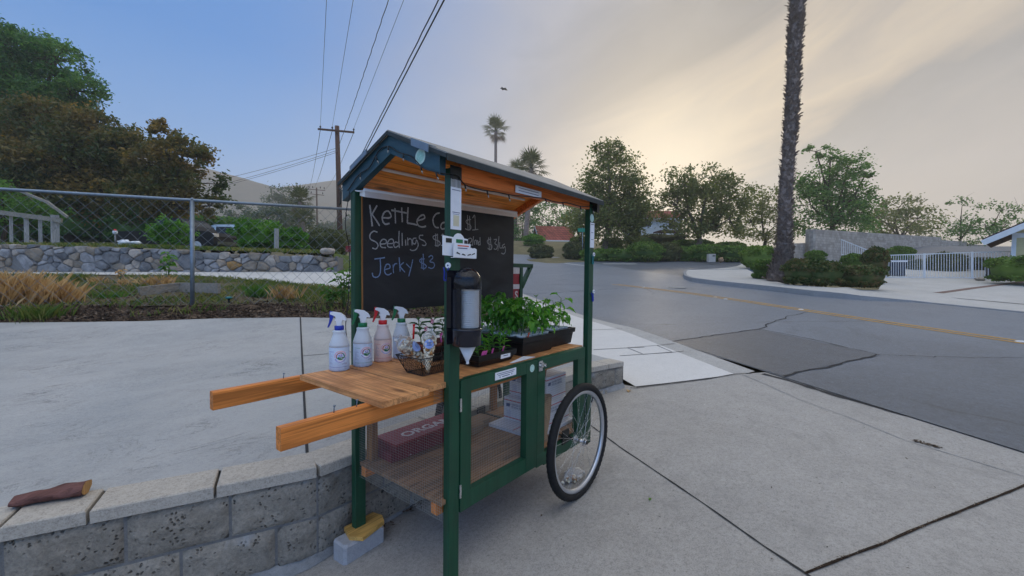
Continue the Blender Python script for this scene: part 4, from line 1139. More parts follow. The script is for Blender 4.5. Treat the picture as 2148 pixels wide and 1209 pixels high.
la = MB(); la.box(0.612, 0.648, -0.008, -0.0035, 0.800, 0.856).tube([(0.600, -0.013, 0.836), (0.672, -0.013, 0.832)], 0.0055, 8).box(0.617, 0.643, -0.02, -0.008, 0.822, 0.848).tube([(0.652, -.013, .834), (0.656, -.026, .822)], .004, 8)
la.build('latch', M['steel'], cart)
def disc(name, x, y, z, r, mats, parent, ring=None):
    m_ = MB(); n = 26
    m_.add([(x + r * math.cos(2 * math.pi * k / n), y, z + r * math.sin(2 * math.pi * k / n)) for k in range(n)], [tuple(range(n))])
    m_.add([(x + .72 * r * math.cos(2 * math.pi * k / n), y - .0006, z + .72 * r * math.sin(2 * math.pi * k / n)) for k in range(n)], [tuple(range(n))], 1)
    for j in range(3): m_.box(x - r * .4, x + r * .4 - j * .002, y - .0012, y - .0008, z + r * (.25 - j * .3), z + r * (.37 - j * .3), 2)
    return m_.build(name, mats, parent)
M['sticker'] = plain('pale_green_sticker', (0.50, 0.68, 0.62), 0.5, 0, 0.1, 60); M['sticker_in'] = plain('sticker_print', (0.34, 0.60, 0.52), 0.5, 0, 0.2, 120)
disc('round_sticker', 0.548, -0.0056, 0.829, 0.021, [M['sticker'], M['sticker_in'], M['trim']], d_o)
disc('round_sticker', 1.216, -0.0015, 1.721, 0.026, [M['sticker'], M['sticker_in'], M['trim']], cart)
def paper(name, x0, x1, y, z0, z1, lines, parent, extra=None, jz=0.0):
    m_ = MB()
    m_.hexa([(x0, y, z0), (x1, y, z0 + jz), (x1, y, z1 + jz), (x0, y, z1)], [(x0, y + .0012, z0), (x1, y + .0012, z0 + jz), (x1, y + .0012, z1 + jz), (x0, y + .0012, z1)])
    for (a, b_, h, k) in lines:
        zz = z0 + (z1 - z0) * h
        xx0 = x0 + (x1 - x0) * a; xx1 = x0 + (x1 - x0) * b_
        m_.box(xx0, xx1, y - .0005, y - .0002, zz, zz + k, 1)
    if extra: extra(m_)
    return m_.build(name, [M['paper'], M['ink'], M['cream']], parent)
paper('paper_notice', 0.236, 0.404, -0.0058, 0.821, 0.859, [(.08, .92, .72, .003), (.14, .86, .50, .003), (.32, .68, .22, .004), (.2, .24, .2, .006), (.76, .8, .2, .006)], d_o)
def card_(m_): m_.box(-0.048, -0.014, -.0035, -.0024, 1.553, 1.600, 2)
paper('paper_flyer', -0.063, 0.0, -0.0025, 1.538, 1.72, [(.1, .9, .93, .003), (.15, .85, .40, .003), (.2, .8, .36, .002)], p1, card_)
paper('paper_flyer', 1.194, 1.25, -0.0025, 1.525, 1.69, [(.15, .85, .92, .004), (.2, .8, .60, .003), (.2, .8, .32, .003)], cart)

# roof: gable boards, ceiling boards, felt
RX0, RX1 = -0.125, 1.262
YR, ZR = 0.345, 2.000; YB, ZB = 0.760, 1.822; YF, ZF = -0.045, 1.834
def rz(y, x, dz=0.0):
    z = ZR + (y - YR) * ((ZB - ZR) / (YB - YR)) if y > YR else ZR + (y - YR) * ((ZF - ZR) / (YF - YR))
    return z + zr(x) * (1.0 if y > YR else max(-0.2, (y - YF) / (YR - YF) * 1.2 - 0.2)) + dz
def slab(mb, x0, x1, ya, yb, t0, t1, mi=0):
    """a piece lying along the slope between ya and yb, from depth t0 to t1 below the roof line"""
    a = [(x0, ya, rz(ya, x0, -t0)), (x0, yb, rz(yb, x0, -t0)), (x0, yb, rz(yb, x0, -t1)), (x0, ya, rz(ya, x0, -t1))]
    b_ = [(x1, ya, rz(ya, x1, -t0)), (x1, yb, rz(yb, x1, -t0)), (x1, yb, rz(yb, x1, -t1)), (x1, ya, rz(ya, x1, -t1))]
    mb.hexa(a, b_, mi)
e = 1e-4
gb = MB(); slab(gb, RX0, RX0 + 0.034, YR + e, YB, 0.004, 0.098); gb.build('gable_board', M['teal'], cart)
gb = MB(); slab(gb, RX0, RX0 + 0.034, 0.0, YR - e, 0.004, 0.094); gf = gb.build('gable_board', M['teal'], cart)
gb = MB(); slab(gb, RX1 - 0.036, RX1 - 0.002, YR + e, YB, 0.006, 0.098); gb.build('gable_board', M['header'], cart)
gb = MB(); slab(gb, RX1 - 0.036, RX1 - 0.002, 0.046, YR - e, 0.006, 0.094); gb.build('gable_board', M['header'], cart)
gb = MB(); slab(gb, RX1 - 0.034, RX1 - 0.002, YF + .012, 0.045, 0.006, 0.080); gb.build('gable_end', M['dark'], cart)
cb = MB()
for ya, yb in ((YR + .003, 0.455), (0.458, 0.588), (0.591, 0.733)): slab(cb, RX0 + 0.036, RX1 - 0.038, ya, yb, 0.030 + random.uniform(0, .002), 0.046)
for ya, yb in ((0.215, YR - .003), (0.085, 0.212), (0.046, 0.082)): slab(cb, RX0 + 0.036, RX1 - 0.038, ya, yb, 0.030, 0.046)
cb.build('ceiling_boards', M['ceiling'], cart)
hb = MB(); hb.hexa([(0.002, 0.004, 1.752), (0.002, 0.036, 1.752), (0.002, 0.036, 1.828), (0.002, 0.004, 1.828)], [(1.188, 0.004, 1.778), (1.188, 0.036, 1.778), (1.188, 0.036, 1.826), (1.188, 0.004, 1.826)])
hb.build('header_board', M['header'], cart)
ft = MB()
slab(ft, RX0 - 0.012, RX1 + 0.006, YR, YB + 0.018, -0.012, 0.0035); slab(ft, RX0 - 0.012, RX1 + 0.006, YF - 0.012, YR, -0.012, 0.0035)
rf = ft.build('roof', M['roof'], cart)
ed = MB()
slab(ed, RX0 - 0.014, RX1 + 0.008, YF - 0.016, YF - 0.0125, -0.008, 0.020)
slab(ed, RX0 - 0.018, RX0 - 0.0125, YF - 0.012, YR - .001, -0.006, 0.012); slab(ed, RX0 - 0.018, RX0 - 0.0125, YR + .001, YB + .018, -0.006, 0.012)
ed.build('roof_edge', M['roof_edge'], rf)
fs = MB(); slab(fs, RX0 - 0.024, RX0 + 0.02, 0.045, 0.160, -0.016, -0.0125); slab(fs, RX0 - 0.024, RX0 - 0.019, 0.045, 0.160, -0.0125, 0.018)
f2 = MB(); slab(f2, RX0 - 0.024, RX0 - 0.019, 0.50, 0.65, -0.016, 0.010); f2.build('flashing', M['galv'], rf)
fs.build('flashing', M['galv'], rf)
m_ = MB(); n = 24
cy, cz = 0.124, rz(0.124, RX0, -0.052)
m_.add([(RX0 - .0012, cy - .034 * math.cos(2 * math.pi * k / n), cz + .034 * math.sin(2 * math.pi * k / n)) for k in range(n)], [tuple(range(n))])
m_.add([(RX0 - .002, cy - .024 * math.cos(2 * math.pi * k / n), cz + .024 * math.sin(2 * math.pi * k / n)) for k in range(n)], [tuple(range(n))], 1)
m_.build('round_sticker', [M['sticker'], M['sticker_in']], gf)
# chalkboard
BY = 0.640
bo = MB(); bo.hexa([(-0.080, BY, 1.139), (1.190, BY, 1.143), (1.190, BY, 1.800), (-0.080, BY, 1.782)], [(-0.080, BY + .008, 1.139), (1.190, BY + .008, 1.143), (1.190, BY + .008, 1.800), (-0.080, BY + .008, 1.782)])
cbd = bo.build('chalkboard', M['board'], cart)
MB().box(-0.084, -0.0805, BY - .001, BY + .010, 1.139, 1.78).build('board_edge', M['cedar_z'], cbd)
K1 = 200 / 1151
def z1(p): return (740 + p[0] * K1, 390 + p[1] * K1)
def z2(p): return (900 + p[0] * 0.21505, 380 + p[1] * 0.21505)
def catmull(P, n=6):
    P = [np.array(p, float) for p in P]
    if len(P) < 3: return P
    Q = [2 * P[0] - P[1]] + P + [2 * P[-1] - P[-2]]; out = []
    for i in range(1, len(Q) - 2):
        for k in range(n):
            t = k / n; out.append(0.5 * (2 * Q[i] + (Q[i + 1] - Q[i - 1]) * t + (2 * Q[i - 1] - 5 * Q[i] + 4 * Q[i + 1] - Q[i + 2]) * t * t + (3 * Q[i] - Q[i - 1] - 3 * Q[i + 1] + Q[i + 2]) * t ** 3))
    out.append(P[-1]); return out
def chalk_line(mb, pts, conv, w, straight=False):
    P = [ony(*conv(p), BY - 0.0012) for p in pts]
    P = P if straight else catmull(P)
    V = []
    for i, p in enumerate(P):
        d = P[min(i + 1, len(P) - 1)] - P[max(i - 1, 0)]; d = d / (np.linalg.norm(d) + 1e-9); n_ = np.array([-d[2], 0, d[0]])
        ww = w / 2 * random.uniform(0.8, 1.15); V += [p + n_ * ww, p - n_ * ww]
    mb.add(V, [(2 * i, 2 * i + 1, 2 * i + 3, 2 * i + 2) for i in range(len(P) - 1)])
kettle = [[(205, 230), (222, 370), (236, 490)], [(293, 238), (228, 352)], [(236, 350), (285, 420), (325, 485)],
          [(358, 385), (440, 388), (462, 360), (430, 308), (385, 318), (358, 372), (360, 420), (390, 462), (445, 455)],
          [(510, 270), (516, 455)], [(590, 262), (598, 440)], [(465, 295), (560, 312), (650, 330)], [(668, 258), (662, 360), (658, 450)], [(658, 450), (730, 462), (778, 475)],
          [(785, 420), (850, 402), (870, 380), (850, 352), (805, 375), (775, 430), (795, 482), (840, 498), (885, 488)],
          [(1050, 328), (1005, 342), (970, 395), (975, 460), (1000, 500), (1038, 506)], [(1120, 440), (1080, 452), (1062, 490), (1078, 522), (1115, 512), (1132, 470), (1118, 440)],
          [(1150, 450), (1152, 530)], [(1152, 480), (1185, 455)], [(1210, 462), (1212, 540)], [(1212, 490), (1240, 465), (1262, 490), (1265, 545)]]
seed = [[(298, 560), (250, 550), (208, 590), (215, 645), (280, 680), (305, 720), (280, 762), (235, 752)],
        [(335, 705), (400, 695), (400, 655), (360, 648), (330, 690), (345, 740), (400, 748)], [(425, 700), (488, 692), (482, 648), (442, 652), (418, 700), (432, 740), (482, 742)],
        [(550, 690), (515, 680), (495, 712), (512, 745), (552, 725)], [(560, 545), (556, 650), (562, 750)], [(595, 570), (598, 725)], [(637, 650), (640, 722)],
        [(662, 625), (665, 720)], [(663, 660), (690, 638), (712, 660), (716, 720)], [(768, 632), (730, 640), (725, 690), (755, 700), (770, 655), (790, 715), (762, 770), (715, 782), (690, 768)],
        [(850, 598), (808, 602), (808, 640), (860, 665), (885, 700), (868, 722), (835, 715)],
        [(1030, 592), (975, 608), (978, 642), (1040, 670), (1055, 702), (1030, 725), (990, 718)], [(1000, 578), (1003, 735)], [(1020, 578), (1030, 740)], [(1068, 604), (1090, 590), (1085, 716)], [(1065, 720), (1102, 716)]]
jerky = [[(262, 885), (330, 876), (388, 868)], [(330, 880), (336, 990), (325, 1070), (290, 1105), (248, 1095), (235, 1050)],
         [(390, 1012), (448, 992), (440, 952), (405, 952), (384, 1010), (395, 1060), (430, 1076), (468, 1055)], [(485, 950), (492, 1055)], [(487, 990), (508, 945), (536, 940)],
         [(560, 865), (572, 1035)], [(615, 925), (575, 972), (630, 1045)], [(645, 942), (702, 1000)], [(725, 890), (705, 980), (675, 1095)],
         [(868, 882), (815, 890), (815, 922), (868, 948), (888, 975), (862, 1000), (822, 990)], [(830, 868), (836, 1002)], [(850, 822), (856, 1016)],
         [(915, 862), (948, 842), (966, 870), (930, 915), (975, 930), (986, 970), (955, 998), (912, 985)]]
right = [[(408, 375), (365, 385), (368, 412), (402, 430), (408, 460), (385, 478), (352, 465)], [(375, 333), (380, 482)], [(395, 340), (399, 482)], [(425, 362), (446, 338), (452, 475)], [(422, 479), (480, 472)],
         [(375, 570), (405, 558), (418, 580), (385, 627), (425, 622)], [(434, 540), (424, 632)], [(445, 622), (445, 585), (460, 580), (462, 620)], [(462, 592), (474, 580), (476, 620)], [(496, 590), (482, 600), (482, 624), (498, 618)], [(497, 548), (499, 626)],
         [(606, 566), (570, 580), (577, 612), (610, 625), (612, 655), (592, 670), (572, 655)], [(580, 548), (590, 674)], [(597, 545), (608, 672)], [(632, 572), (660, 572), (642, 608), (666, 630), (656, 665), (632, 662)],
         [(682, 540), (671, 682)], [(690, 598), (690, 650), (714, 652)], [(738, 615), (716, 630), (722, 656), (740, 640), (744, 690), (726, 712), (704, 702)]]
for grp in ([(s_, z1, .0095) for s_ in kettle], [(s_, z2, .0065) for s_ in right[:5]], [(s_, z1, .0065) for s_ in seed], [(s_, z2, .0065) for s_ in right[5:11]], [(s_, z2, .0065) for s_ in right[11:]]):
    mbk = MB()
    for s_, cv_, w_ in grp: chalk_line(mbk, s_, cv_, w_)
    mbk.build('chalk_lettering', M['chalk'], cbd)
mbk = MB()
for s_ in jerky: chalk_line(mbk, s_, z1, 0.0065)
mbk.build('chalk_lettering', M['chalk_blue'], cbd)
# LED battens and their lead
lb = MB(); lb.hexa([(-0.10, 0.590, 1.730), (-0.10, 0.637, 1.742), (-0.10, 0.637, 1.770), (-0.10, 0.594, 1.762)], [(1.172, 0.590, 1.762), (1.172, 0.637, 1.772), (1.172, 0.637, 1.800), (1.172, 0.594, 1.794)])
lb.box(-0.1, 1.17, 0.60, 0.60, 1.76, 1.76)
lt = lb.build('light_batten', M['led'], cart)
MB().tube([(-0.098, 0.600, 1.768), (1.17, 0.600, 1.80)], 0.009, 10).build('tube', M['white'], lt)
MB().tube([(-0.05, 0.515, rz(.515, -.05, -.056)), (1.15, 0.515, rz(.515, 1.15, -.056))], 0.009, 10).build('light_batten', M['led'], cart)
MB().tube(catmull([(-0.05, 0.515, rz(.515, -.05, -.056)), (-0.075, 0.54, 1.885), (-0.09, 0.60, 1.845), (-0.108, 0.66, 1.80), (-0.115, 0.66, 1.772), (-0.108, 0.62, 1.762), (-0.09, 0.6, 1.766)]), 0.0042, 6).build('white_lead', M['white'], cart)
# bracket and red sign on the back corner
bk = MB(); bk.box(1.345, 1.378, 0.69, 0.72, 0.70, 1.395).box(1.20, 1.515, 0.69, 0.72, 1.396, 1.425)
bk.bar((1.375, 0.705, 1.235), (1.50, 0.705, 1.405), 0.028, 0.03, (0, 1, 0)); bk.box(1.198, 1.345, 0.69, 0.72, 0.78, 0.82)
bk.build('sign_bracket', M['green'], cart)
sg = MB()
sg.box(1.20, 1.342, 0.700, 0.712, 0.98, 1.394)
for z0, z1_ in ((1.345, 1.393), (1.225, 1.262), (1.105, 1.142), (0.99, 1.02)): sg.box(1.199, 1.343, 0.697, 0.6995, z0, z1_, 1)
so = sg.build('side_sign', [M['red'], M['stencil']], cart)
text_mesh('lettering', 'S', 0.085, XZ(1.285, 0.698, 1.148), M['stencil'], so, 0.002)
# wheels
def wheel(y):
    X, Z, R = 0.907, 0.342, 0.345
    t_ = MB(); n = 132; k = 12; V = []; F = []
    for i in range(n):
        a = 2 * math.pi * i / n
        for j in range(k):
            b_ = 2 * math.pi * j / k; rr = 0.0235
            kn = 0.0026 if (math.cos(b_) > 0.35 and ((i + (1 if math.sin(b_) > 0 else 0)) % 2 == 0)) else 0.0
            r = R - 0.0245 + (rr + kn) * math.cos(b_); V.append((X + r * math.cos(a), y + (rr + kn) * math.sin(b_), Z + r * math.sin(a)))
        for j in range(k): F.append((i * k + j, ((i + 1) % n) * k + j, ((i + 1) % n) * k + (j + 1) % k, i * k + (j + 1) % k))
    t_.add(V, F, 0, True)
    rm = MB(); prof = [(0.301, 0.0135), (0.303, -0.0135), (0.295, -0.0135), (0.283, -0.009), (0.279, 0.0), (0.283, 0.009), (0.295, 0.0135)]; n = 72; k = len(prof); V = []; F = []
    for i in range(n):
        a = 2 * math.pi * i / n
        for r, w in prof: V.append((X + r * math.cos(a), y + w, Z + r * math.sin(a)))
        for j in range(k): F.append((i * k + j, i * k + (j + 1) % k, ((i + 1) % n) * k + (j + 1) % k, ((i + 1) % n) * k + j))
    rm.add(V, F, 0, True)
    w_o = rm.build('wheel', M['rim'], cart)
    t_.build('tyre', M['rubber'], w_o)
    sgn = -1 if y < 0.3 else 1
    h_ = MB()
    def cyl(y0, y1, r, mi=0): h_.tube([(X, y0, Z), (X, y1, Z)], r, 16, mi)
    cyl(y - .030, y + .030, 0.0125); cyl(y - .033, y - .027, .023); cyl(y + .027, y + .033, .023); cyl(y + sgn * .034, y + sgn * .052, .011, 1); cyl(y + sgn * .04, y + sgn * .046, .015, 0); cyl(y - sgn * .034, y - sgn * .085, .0095, 1)
    h_.build('hub', [M['steel'], M['dark']], w_o)
    s_ = MB()
    for i in range(36):
        a = 2 * math.pi * i / 36; side = 1 if i % 2 else -1; cross = R_(52) * (1 if (i // 2) % 2 else -1)
        h = a + cross
        s_.tube([(X + .021 * math.cos(h), y + side * .029, Z + .021 * math.sin(h)), (X + .281 * math.cos(a), y + side * .003, Z + .281 * math.sin(a))], 0.0008, 5, 0, False)
    s_.build('spokes', M['steel'], w_o)
    a = R_(55); v_ = MB(); v_.tube([(X + .281 * math.cos(a), y, Z + .281 * math.sin(a)), (X + .245 * math.cos(a), y, Z + .245 * math.sin(a))], 0.0045, 8); v_.build('valve', M['dark'], w_o)
    return w_o
wheel(-0.108); wheel(0.80)
ax = MB(); ax.tube([(0.907, -0.03, 0.342), (0.907, 0.72, 0.342)], 0.008, 10); ax.box(0.87, 0.945, -0.012, -0.003, 0.30, 0.385).box(0.87, 0.945, 0.692, 0.705, 0.30, 0.385)
ax.build('axle', M['dark'], cart)

# ================================================================== things fixed to or standing on the cart
# cone cup dispenser
dp = thing('cup_dispenser', 'black domed dispenser of paper cone cups fixed to the front cart post', 'cup dispenser', (-0.024, -0.062, 1.05))
cx_, cy_ = -0.024, -0.064
prof = [(0.062, 1.037), (0.064, 1.042), (0.064, 1.105), (0.064, 1.112)]
MB().lathe([(0.0, 1.036)] + prof, 32, (cx_, cy_, 0)).build('lower_shell', M['gloss_black'], dp)
m_ = MB(); m_.lathe([(0.0625, 1.1125), (0.0625, 1.279)], 32, (cx_, cy_, 0)); m_.f = m_.f[:-2]; m_.m = m_.m[:-2]; m_.sm = m_.sm[:-2]; m_.build('clear_tube', M['clear_dome'], dp)
m_ = MB(); m_.lathe([(0.0625, 1.280), (0.0625, 1.31)] + [(0.0625 * math.cos(R_(a)), 1.31 + 0.0625 * math.sin(R_(a))) for a in range(10, 91, 10)], 32, (cx_, cy_, 0)); m_.f.pop(); m_.m.pop(); m_.sm.pop(); m_.build('smoked_dome', M['smoked'], dp)
m_ = MB(); V = []
for z in (1.113, 1.33):
    for k in range(17): a = R_(12 + 190 * k / 16); V += [(cx_ + .0605 * math.cos(a), cy_ + .0605 * math.sin(a), z)]
m_.add(V, [(k, k + 1, 18 + k, 17 + k) for k in range(16)], 0, True); m_.build('back_shell', M['gloss_black'], dp)
m_ = MB(); sx_, sy_ = cx_ + .007, cy_ - .006
for k in range(20): m_.lathe([(.0428, 1.114 + k * .0081), (.0445, 1.1212 + k * .0081), (.0436, 1.1220 + k * .0081)], 28, (sx_, sy_, 0))
m_.build('cup_stack', M['foam'], dp)
m_ = MB(); m_.box(cx_ - .061, cx_ + .061, -0.006, -0.001, 1.04, 1.36); m_.hexa([(cx_ - .061, -.0064, 1.113), (cx_ + .061, -.0064, 1.113), (cx_ + .061, -.0064, 1.33), (cx_ - .061, -.0064, 1.33)], [(cx_ - .061, -.03, 1.113), (cx_ + .061, -.03, 1.113), (cx_ + .061, -.03, 1.33), (cx_ - .061, -.03, 1.33)]); m_.build('back_plate', M['gloss_black'], dp)
m_ = MB(); m_.lathe([(0.0, 0.957), (0.003, 0.958), (0.040, 1.036), (0.0385, 1.036), (0.0, 0.962)], 24, (cx_ + .005, cy_, 0)); m_.box(cx_ - .004, cx_ + .008, cy_ - .008, cy_ - .002, .955, .966); m_.build('paper_cone', M['white'], dp)
for k in range(5): pass
text_mesh('lettering', 'cone cups', 0.009, frame((cx_ + .02, cy_ - .0585, 1.082), (.9, .435, 0), (0, 0, 1), (.435, -.9, 0)), M['trim'], dp) if False else None
# leaflet holder
lh = thing('card_holder', 'white scalloped plastic card holder clipped to the front cart post', 'card holder', (-0.02, -0.012, 1.42))
m_ = MB()
out = [(-.112, 1.424), (.068, 1.416), (.070, 1.458), (.060, 1.463), (.040, 1.458), (.033, 1.470), (.035, 1.500), (.012, 1.502), (.004, 1.512), (-.010, 1.521), (-.026, 1.522), (-.040, 1.515), (-.050, 1.503), (-.112, 1.507)]
m_.hexa([(x, -0.004, z) for x, z in out], [(x, -0.010, z) for x, z in out])
pl = m_.build('back_plate', M['white'], lh)
m_ = MB(); fr = [(-.070, 1.416), (.070, 1.414), (.072, 1.456), (.058, 1.461), (.035, 1.455), (.02, 1.448), (-.01, 1.446), (-.04, 1.45), (-.07, 1.462)]
m_.hexa([(x, -0.030, z) for x, z in fr], [(x, -0.026, z) for x, z in fr]); m_.box(-.07, .07, -.026, -.0105, 1.414, 1.417)
pk = m_.build('pocket', M['white'], lh)
m_ = MB()
for x, z, a in ((-.045, 1.432, .3), (-.012, 1.427, .2), (.022, 1.426, -.3), (.048, 1.430, -.4)):
    m_.hexa([(x - .012, -.0304, z + .006 * a), (x + .012, -.0304, z - .012 * a), (x + .010, -.0304, z - .012 * a + .005), (x - .006, -.0304, z + .006 * a + .006)], [(x - .012, -.031, z + .006 * a), (x + .012, -.031, z - .012 * a), (x + .010, -.031, z - .012 * a + .005), (x - .006, -.031, z + .006 * a + .006)])
m_.build('cutout_pattern', M['dark'], pk)
m_ = MB(); m_.box(-.062, .040, -.022, -.018, 1.42, 1.478); m_.box(-.04, .02, -.0226, -.0222, 1.455, 1.459, 1); m_.box(-.04, .028, -.0226, -.0222, 1.465, 1.470, 2)
m_.build('leaflets', [M['paper'], M['ink'], M['orange']], lh)
m_ = MB(); m_.box(-.038, .002, -.0115, -.0103, 1.480, 1.496)
m_.build('green_print', M['greenp'], lh)
MB().box(-.098, -.064, -.0115, -.0103, 1.478, 1.497).build('cutout_window', M['dark'], lh); MB().box(.012, .031, -.0115, -.0103, 1.470, 1.494).build('cutout_window', M['dark'], lh)
# clips with round badges
def clip(x, y, z, mat, label, tilt, face):
    t = thing('hanging_clip', label, 'clip', (x, y, z))
    f = Vector(face).normalized(); u = Vector((0, 0, 1)).cross(f).normalized(); o = Vector((x, y, z))
    m_ = MB()
    def P(a, b_, c): return o + u * a + Vector((0, 0, b_)) + f * c
    for s in (-1, 1):
        m_.tube(catmull([P(s * .013 + tilt * .01, .018, .006), P(s * .006, -.008, .006), P(s * .007 - tilt * .004, -.034, .006), P(0 - tilt * .006, -.040, .006)]), 0.0036, 6)
    m_.build('jaws', mat, t)
    m_ = MB(); n = 16
    m_.hexa([P(.012 + .013 * math.cos(2 * math.pi * k / n), .026 + .013 * math.sin(2 * math.pi * k / n), .004) for k in range(n)], [P(.012 + .013 * math.cos(2 * math.pi * k / n), .026 + .013 * math.sin(2 * math.pi * k / n), .009) for k in range(n)])
    m_.hexa([P(.012 + .004 * math.cos(2 * math.pi * k / n), .026 + .004 * math.sin(2 * math.pi * k / n), .0092) for k in range(n)], [P(.012 + .004 * math.cos(2 * math.pi * k / n), .026 + .004 * math.sin(2 * math.pi * k / n), .010) for k in range(n)], 1)
    m_.build('badge', [M['white'], M['navy']], t)
clip(-0.064, 0.022, 1.355, M['blue'], 'blue clip with a white badge on the post beside the cup dispenser', 0.3, (-1, -.3, 0))
clip(1.230, 0.0, 1.455, M['teal_p'], 'teal clip with a white badge high on the far front post', -0.2, (0, -1, 0))
clip(1.236, 0.0, 1.205, M['blue'], 'blue clip with a white badge low on the far front post', -0.6, (0, -1, 0))
# paper sign under the eave
m_ = MB(); m_.hexa([(0.385, -0.004, 1.764), (0.618, -0.004, 1.766), (0.618, -0.004, 1.803), (0.385, -0.004, 1.801)], [(0.385, -0.0025, 1.764), (0.618, -0.0025, 1.766), (0.618, -0.0025, 1.803), (0.385, -0.0025, 1.801)])
for z in (1.790, 1.776): m_.box(0.41, 0.59, -.0046, -.0042, z, z + .003, 1)
tag(centre(m_.build('paper_sign', [M['paper'], M['ink']])), 'narrow white paper strip with faint print hanging under the front eave', 'paper sign')
# string of fairy lights
sl = thing('string_lights', 'dark cord of small fairy lights draped along the cart roof edge', 'string lights', (0.0, 0.0, 1.76))
cp = [(-0.130, 0.70, 1.77), (-0.131, 0.60, 1.835), (-0.131, 0.50, 1.862), (-0.131, 0.42, 1.93), (-0.131, 0.345, 1.935), (-0.131, 0.27, 1.895), (-0.131, 0.18, 1.862), (-0.131, 0.10, 1.80), (-0.131, 0.03, 1.775), (-0.11, -0.006, 1.765), (-0.03, -0.008, 1.772),
      (0.02, -0.004, 1.742), (0.12, -0.004, 1.735), (0.24, -0.004, 1.742), (0.36, -0.004, 1.745), (0.62, -0.004, 1.768), (0.75, -0.004, 1.765), (0.9, -0.004, 1.778), (1.05, -0.004, 1.778), (1.19, -0.005, 1.792), (1.235, -0.006, 1.78), (1.268, 0.02, 1.775)]
cc = catmull(cp, 5); m_ = MB(); m_.tube(cc, 0.0028, 5)
cc2 = catmull([(-0.125, 0.69, 1.765), (-0.150, 0.69, 1.60), (-0.128, 0.69, 1.45), (-0.135, 0.69, 1.2), (-0.150, 0.69, 1.06), (-0.13, .69, .93)], 6); m_.tube(cc2, 0.0022, 5)
m_.build('cord', M['black'], sl)
M['bulb'] = plain('clear_bulb', (0.35, 0.34, 0.30), 0.15)
for i in list(range(6, len(cc) - 2, 7)) + [len(cc) + 2, len(cc) + 8, len(cc) + 14]:
    p = cc[i] if i < len(cc) else cc2[(i - len(cc)) * 2]
    dx, dy = random.uniform(-.006, .006), random.uniform(-.010, 0); m_ = MB(); q = Vector((p[0] - .003, p[1] - .003, p[2]))
    m_.tube([q, q + Vector((dx, dy, -.022))], 0.0038, 6); bb = m_.build('bulb', M['dark'], sl)
    m_ = MB(); e_ = q + Vector((dx, dy, -.022)); m_.tube([e_, e_ + Vector((dx * .4, dy * .4, -.007)), e_ + Vector((dx * .6, dy * .6, -.013))], [0.0034, 0.003, 0.001], 6); m_.build('bulb_tip', M['bulb'], bb)

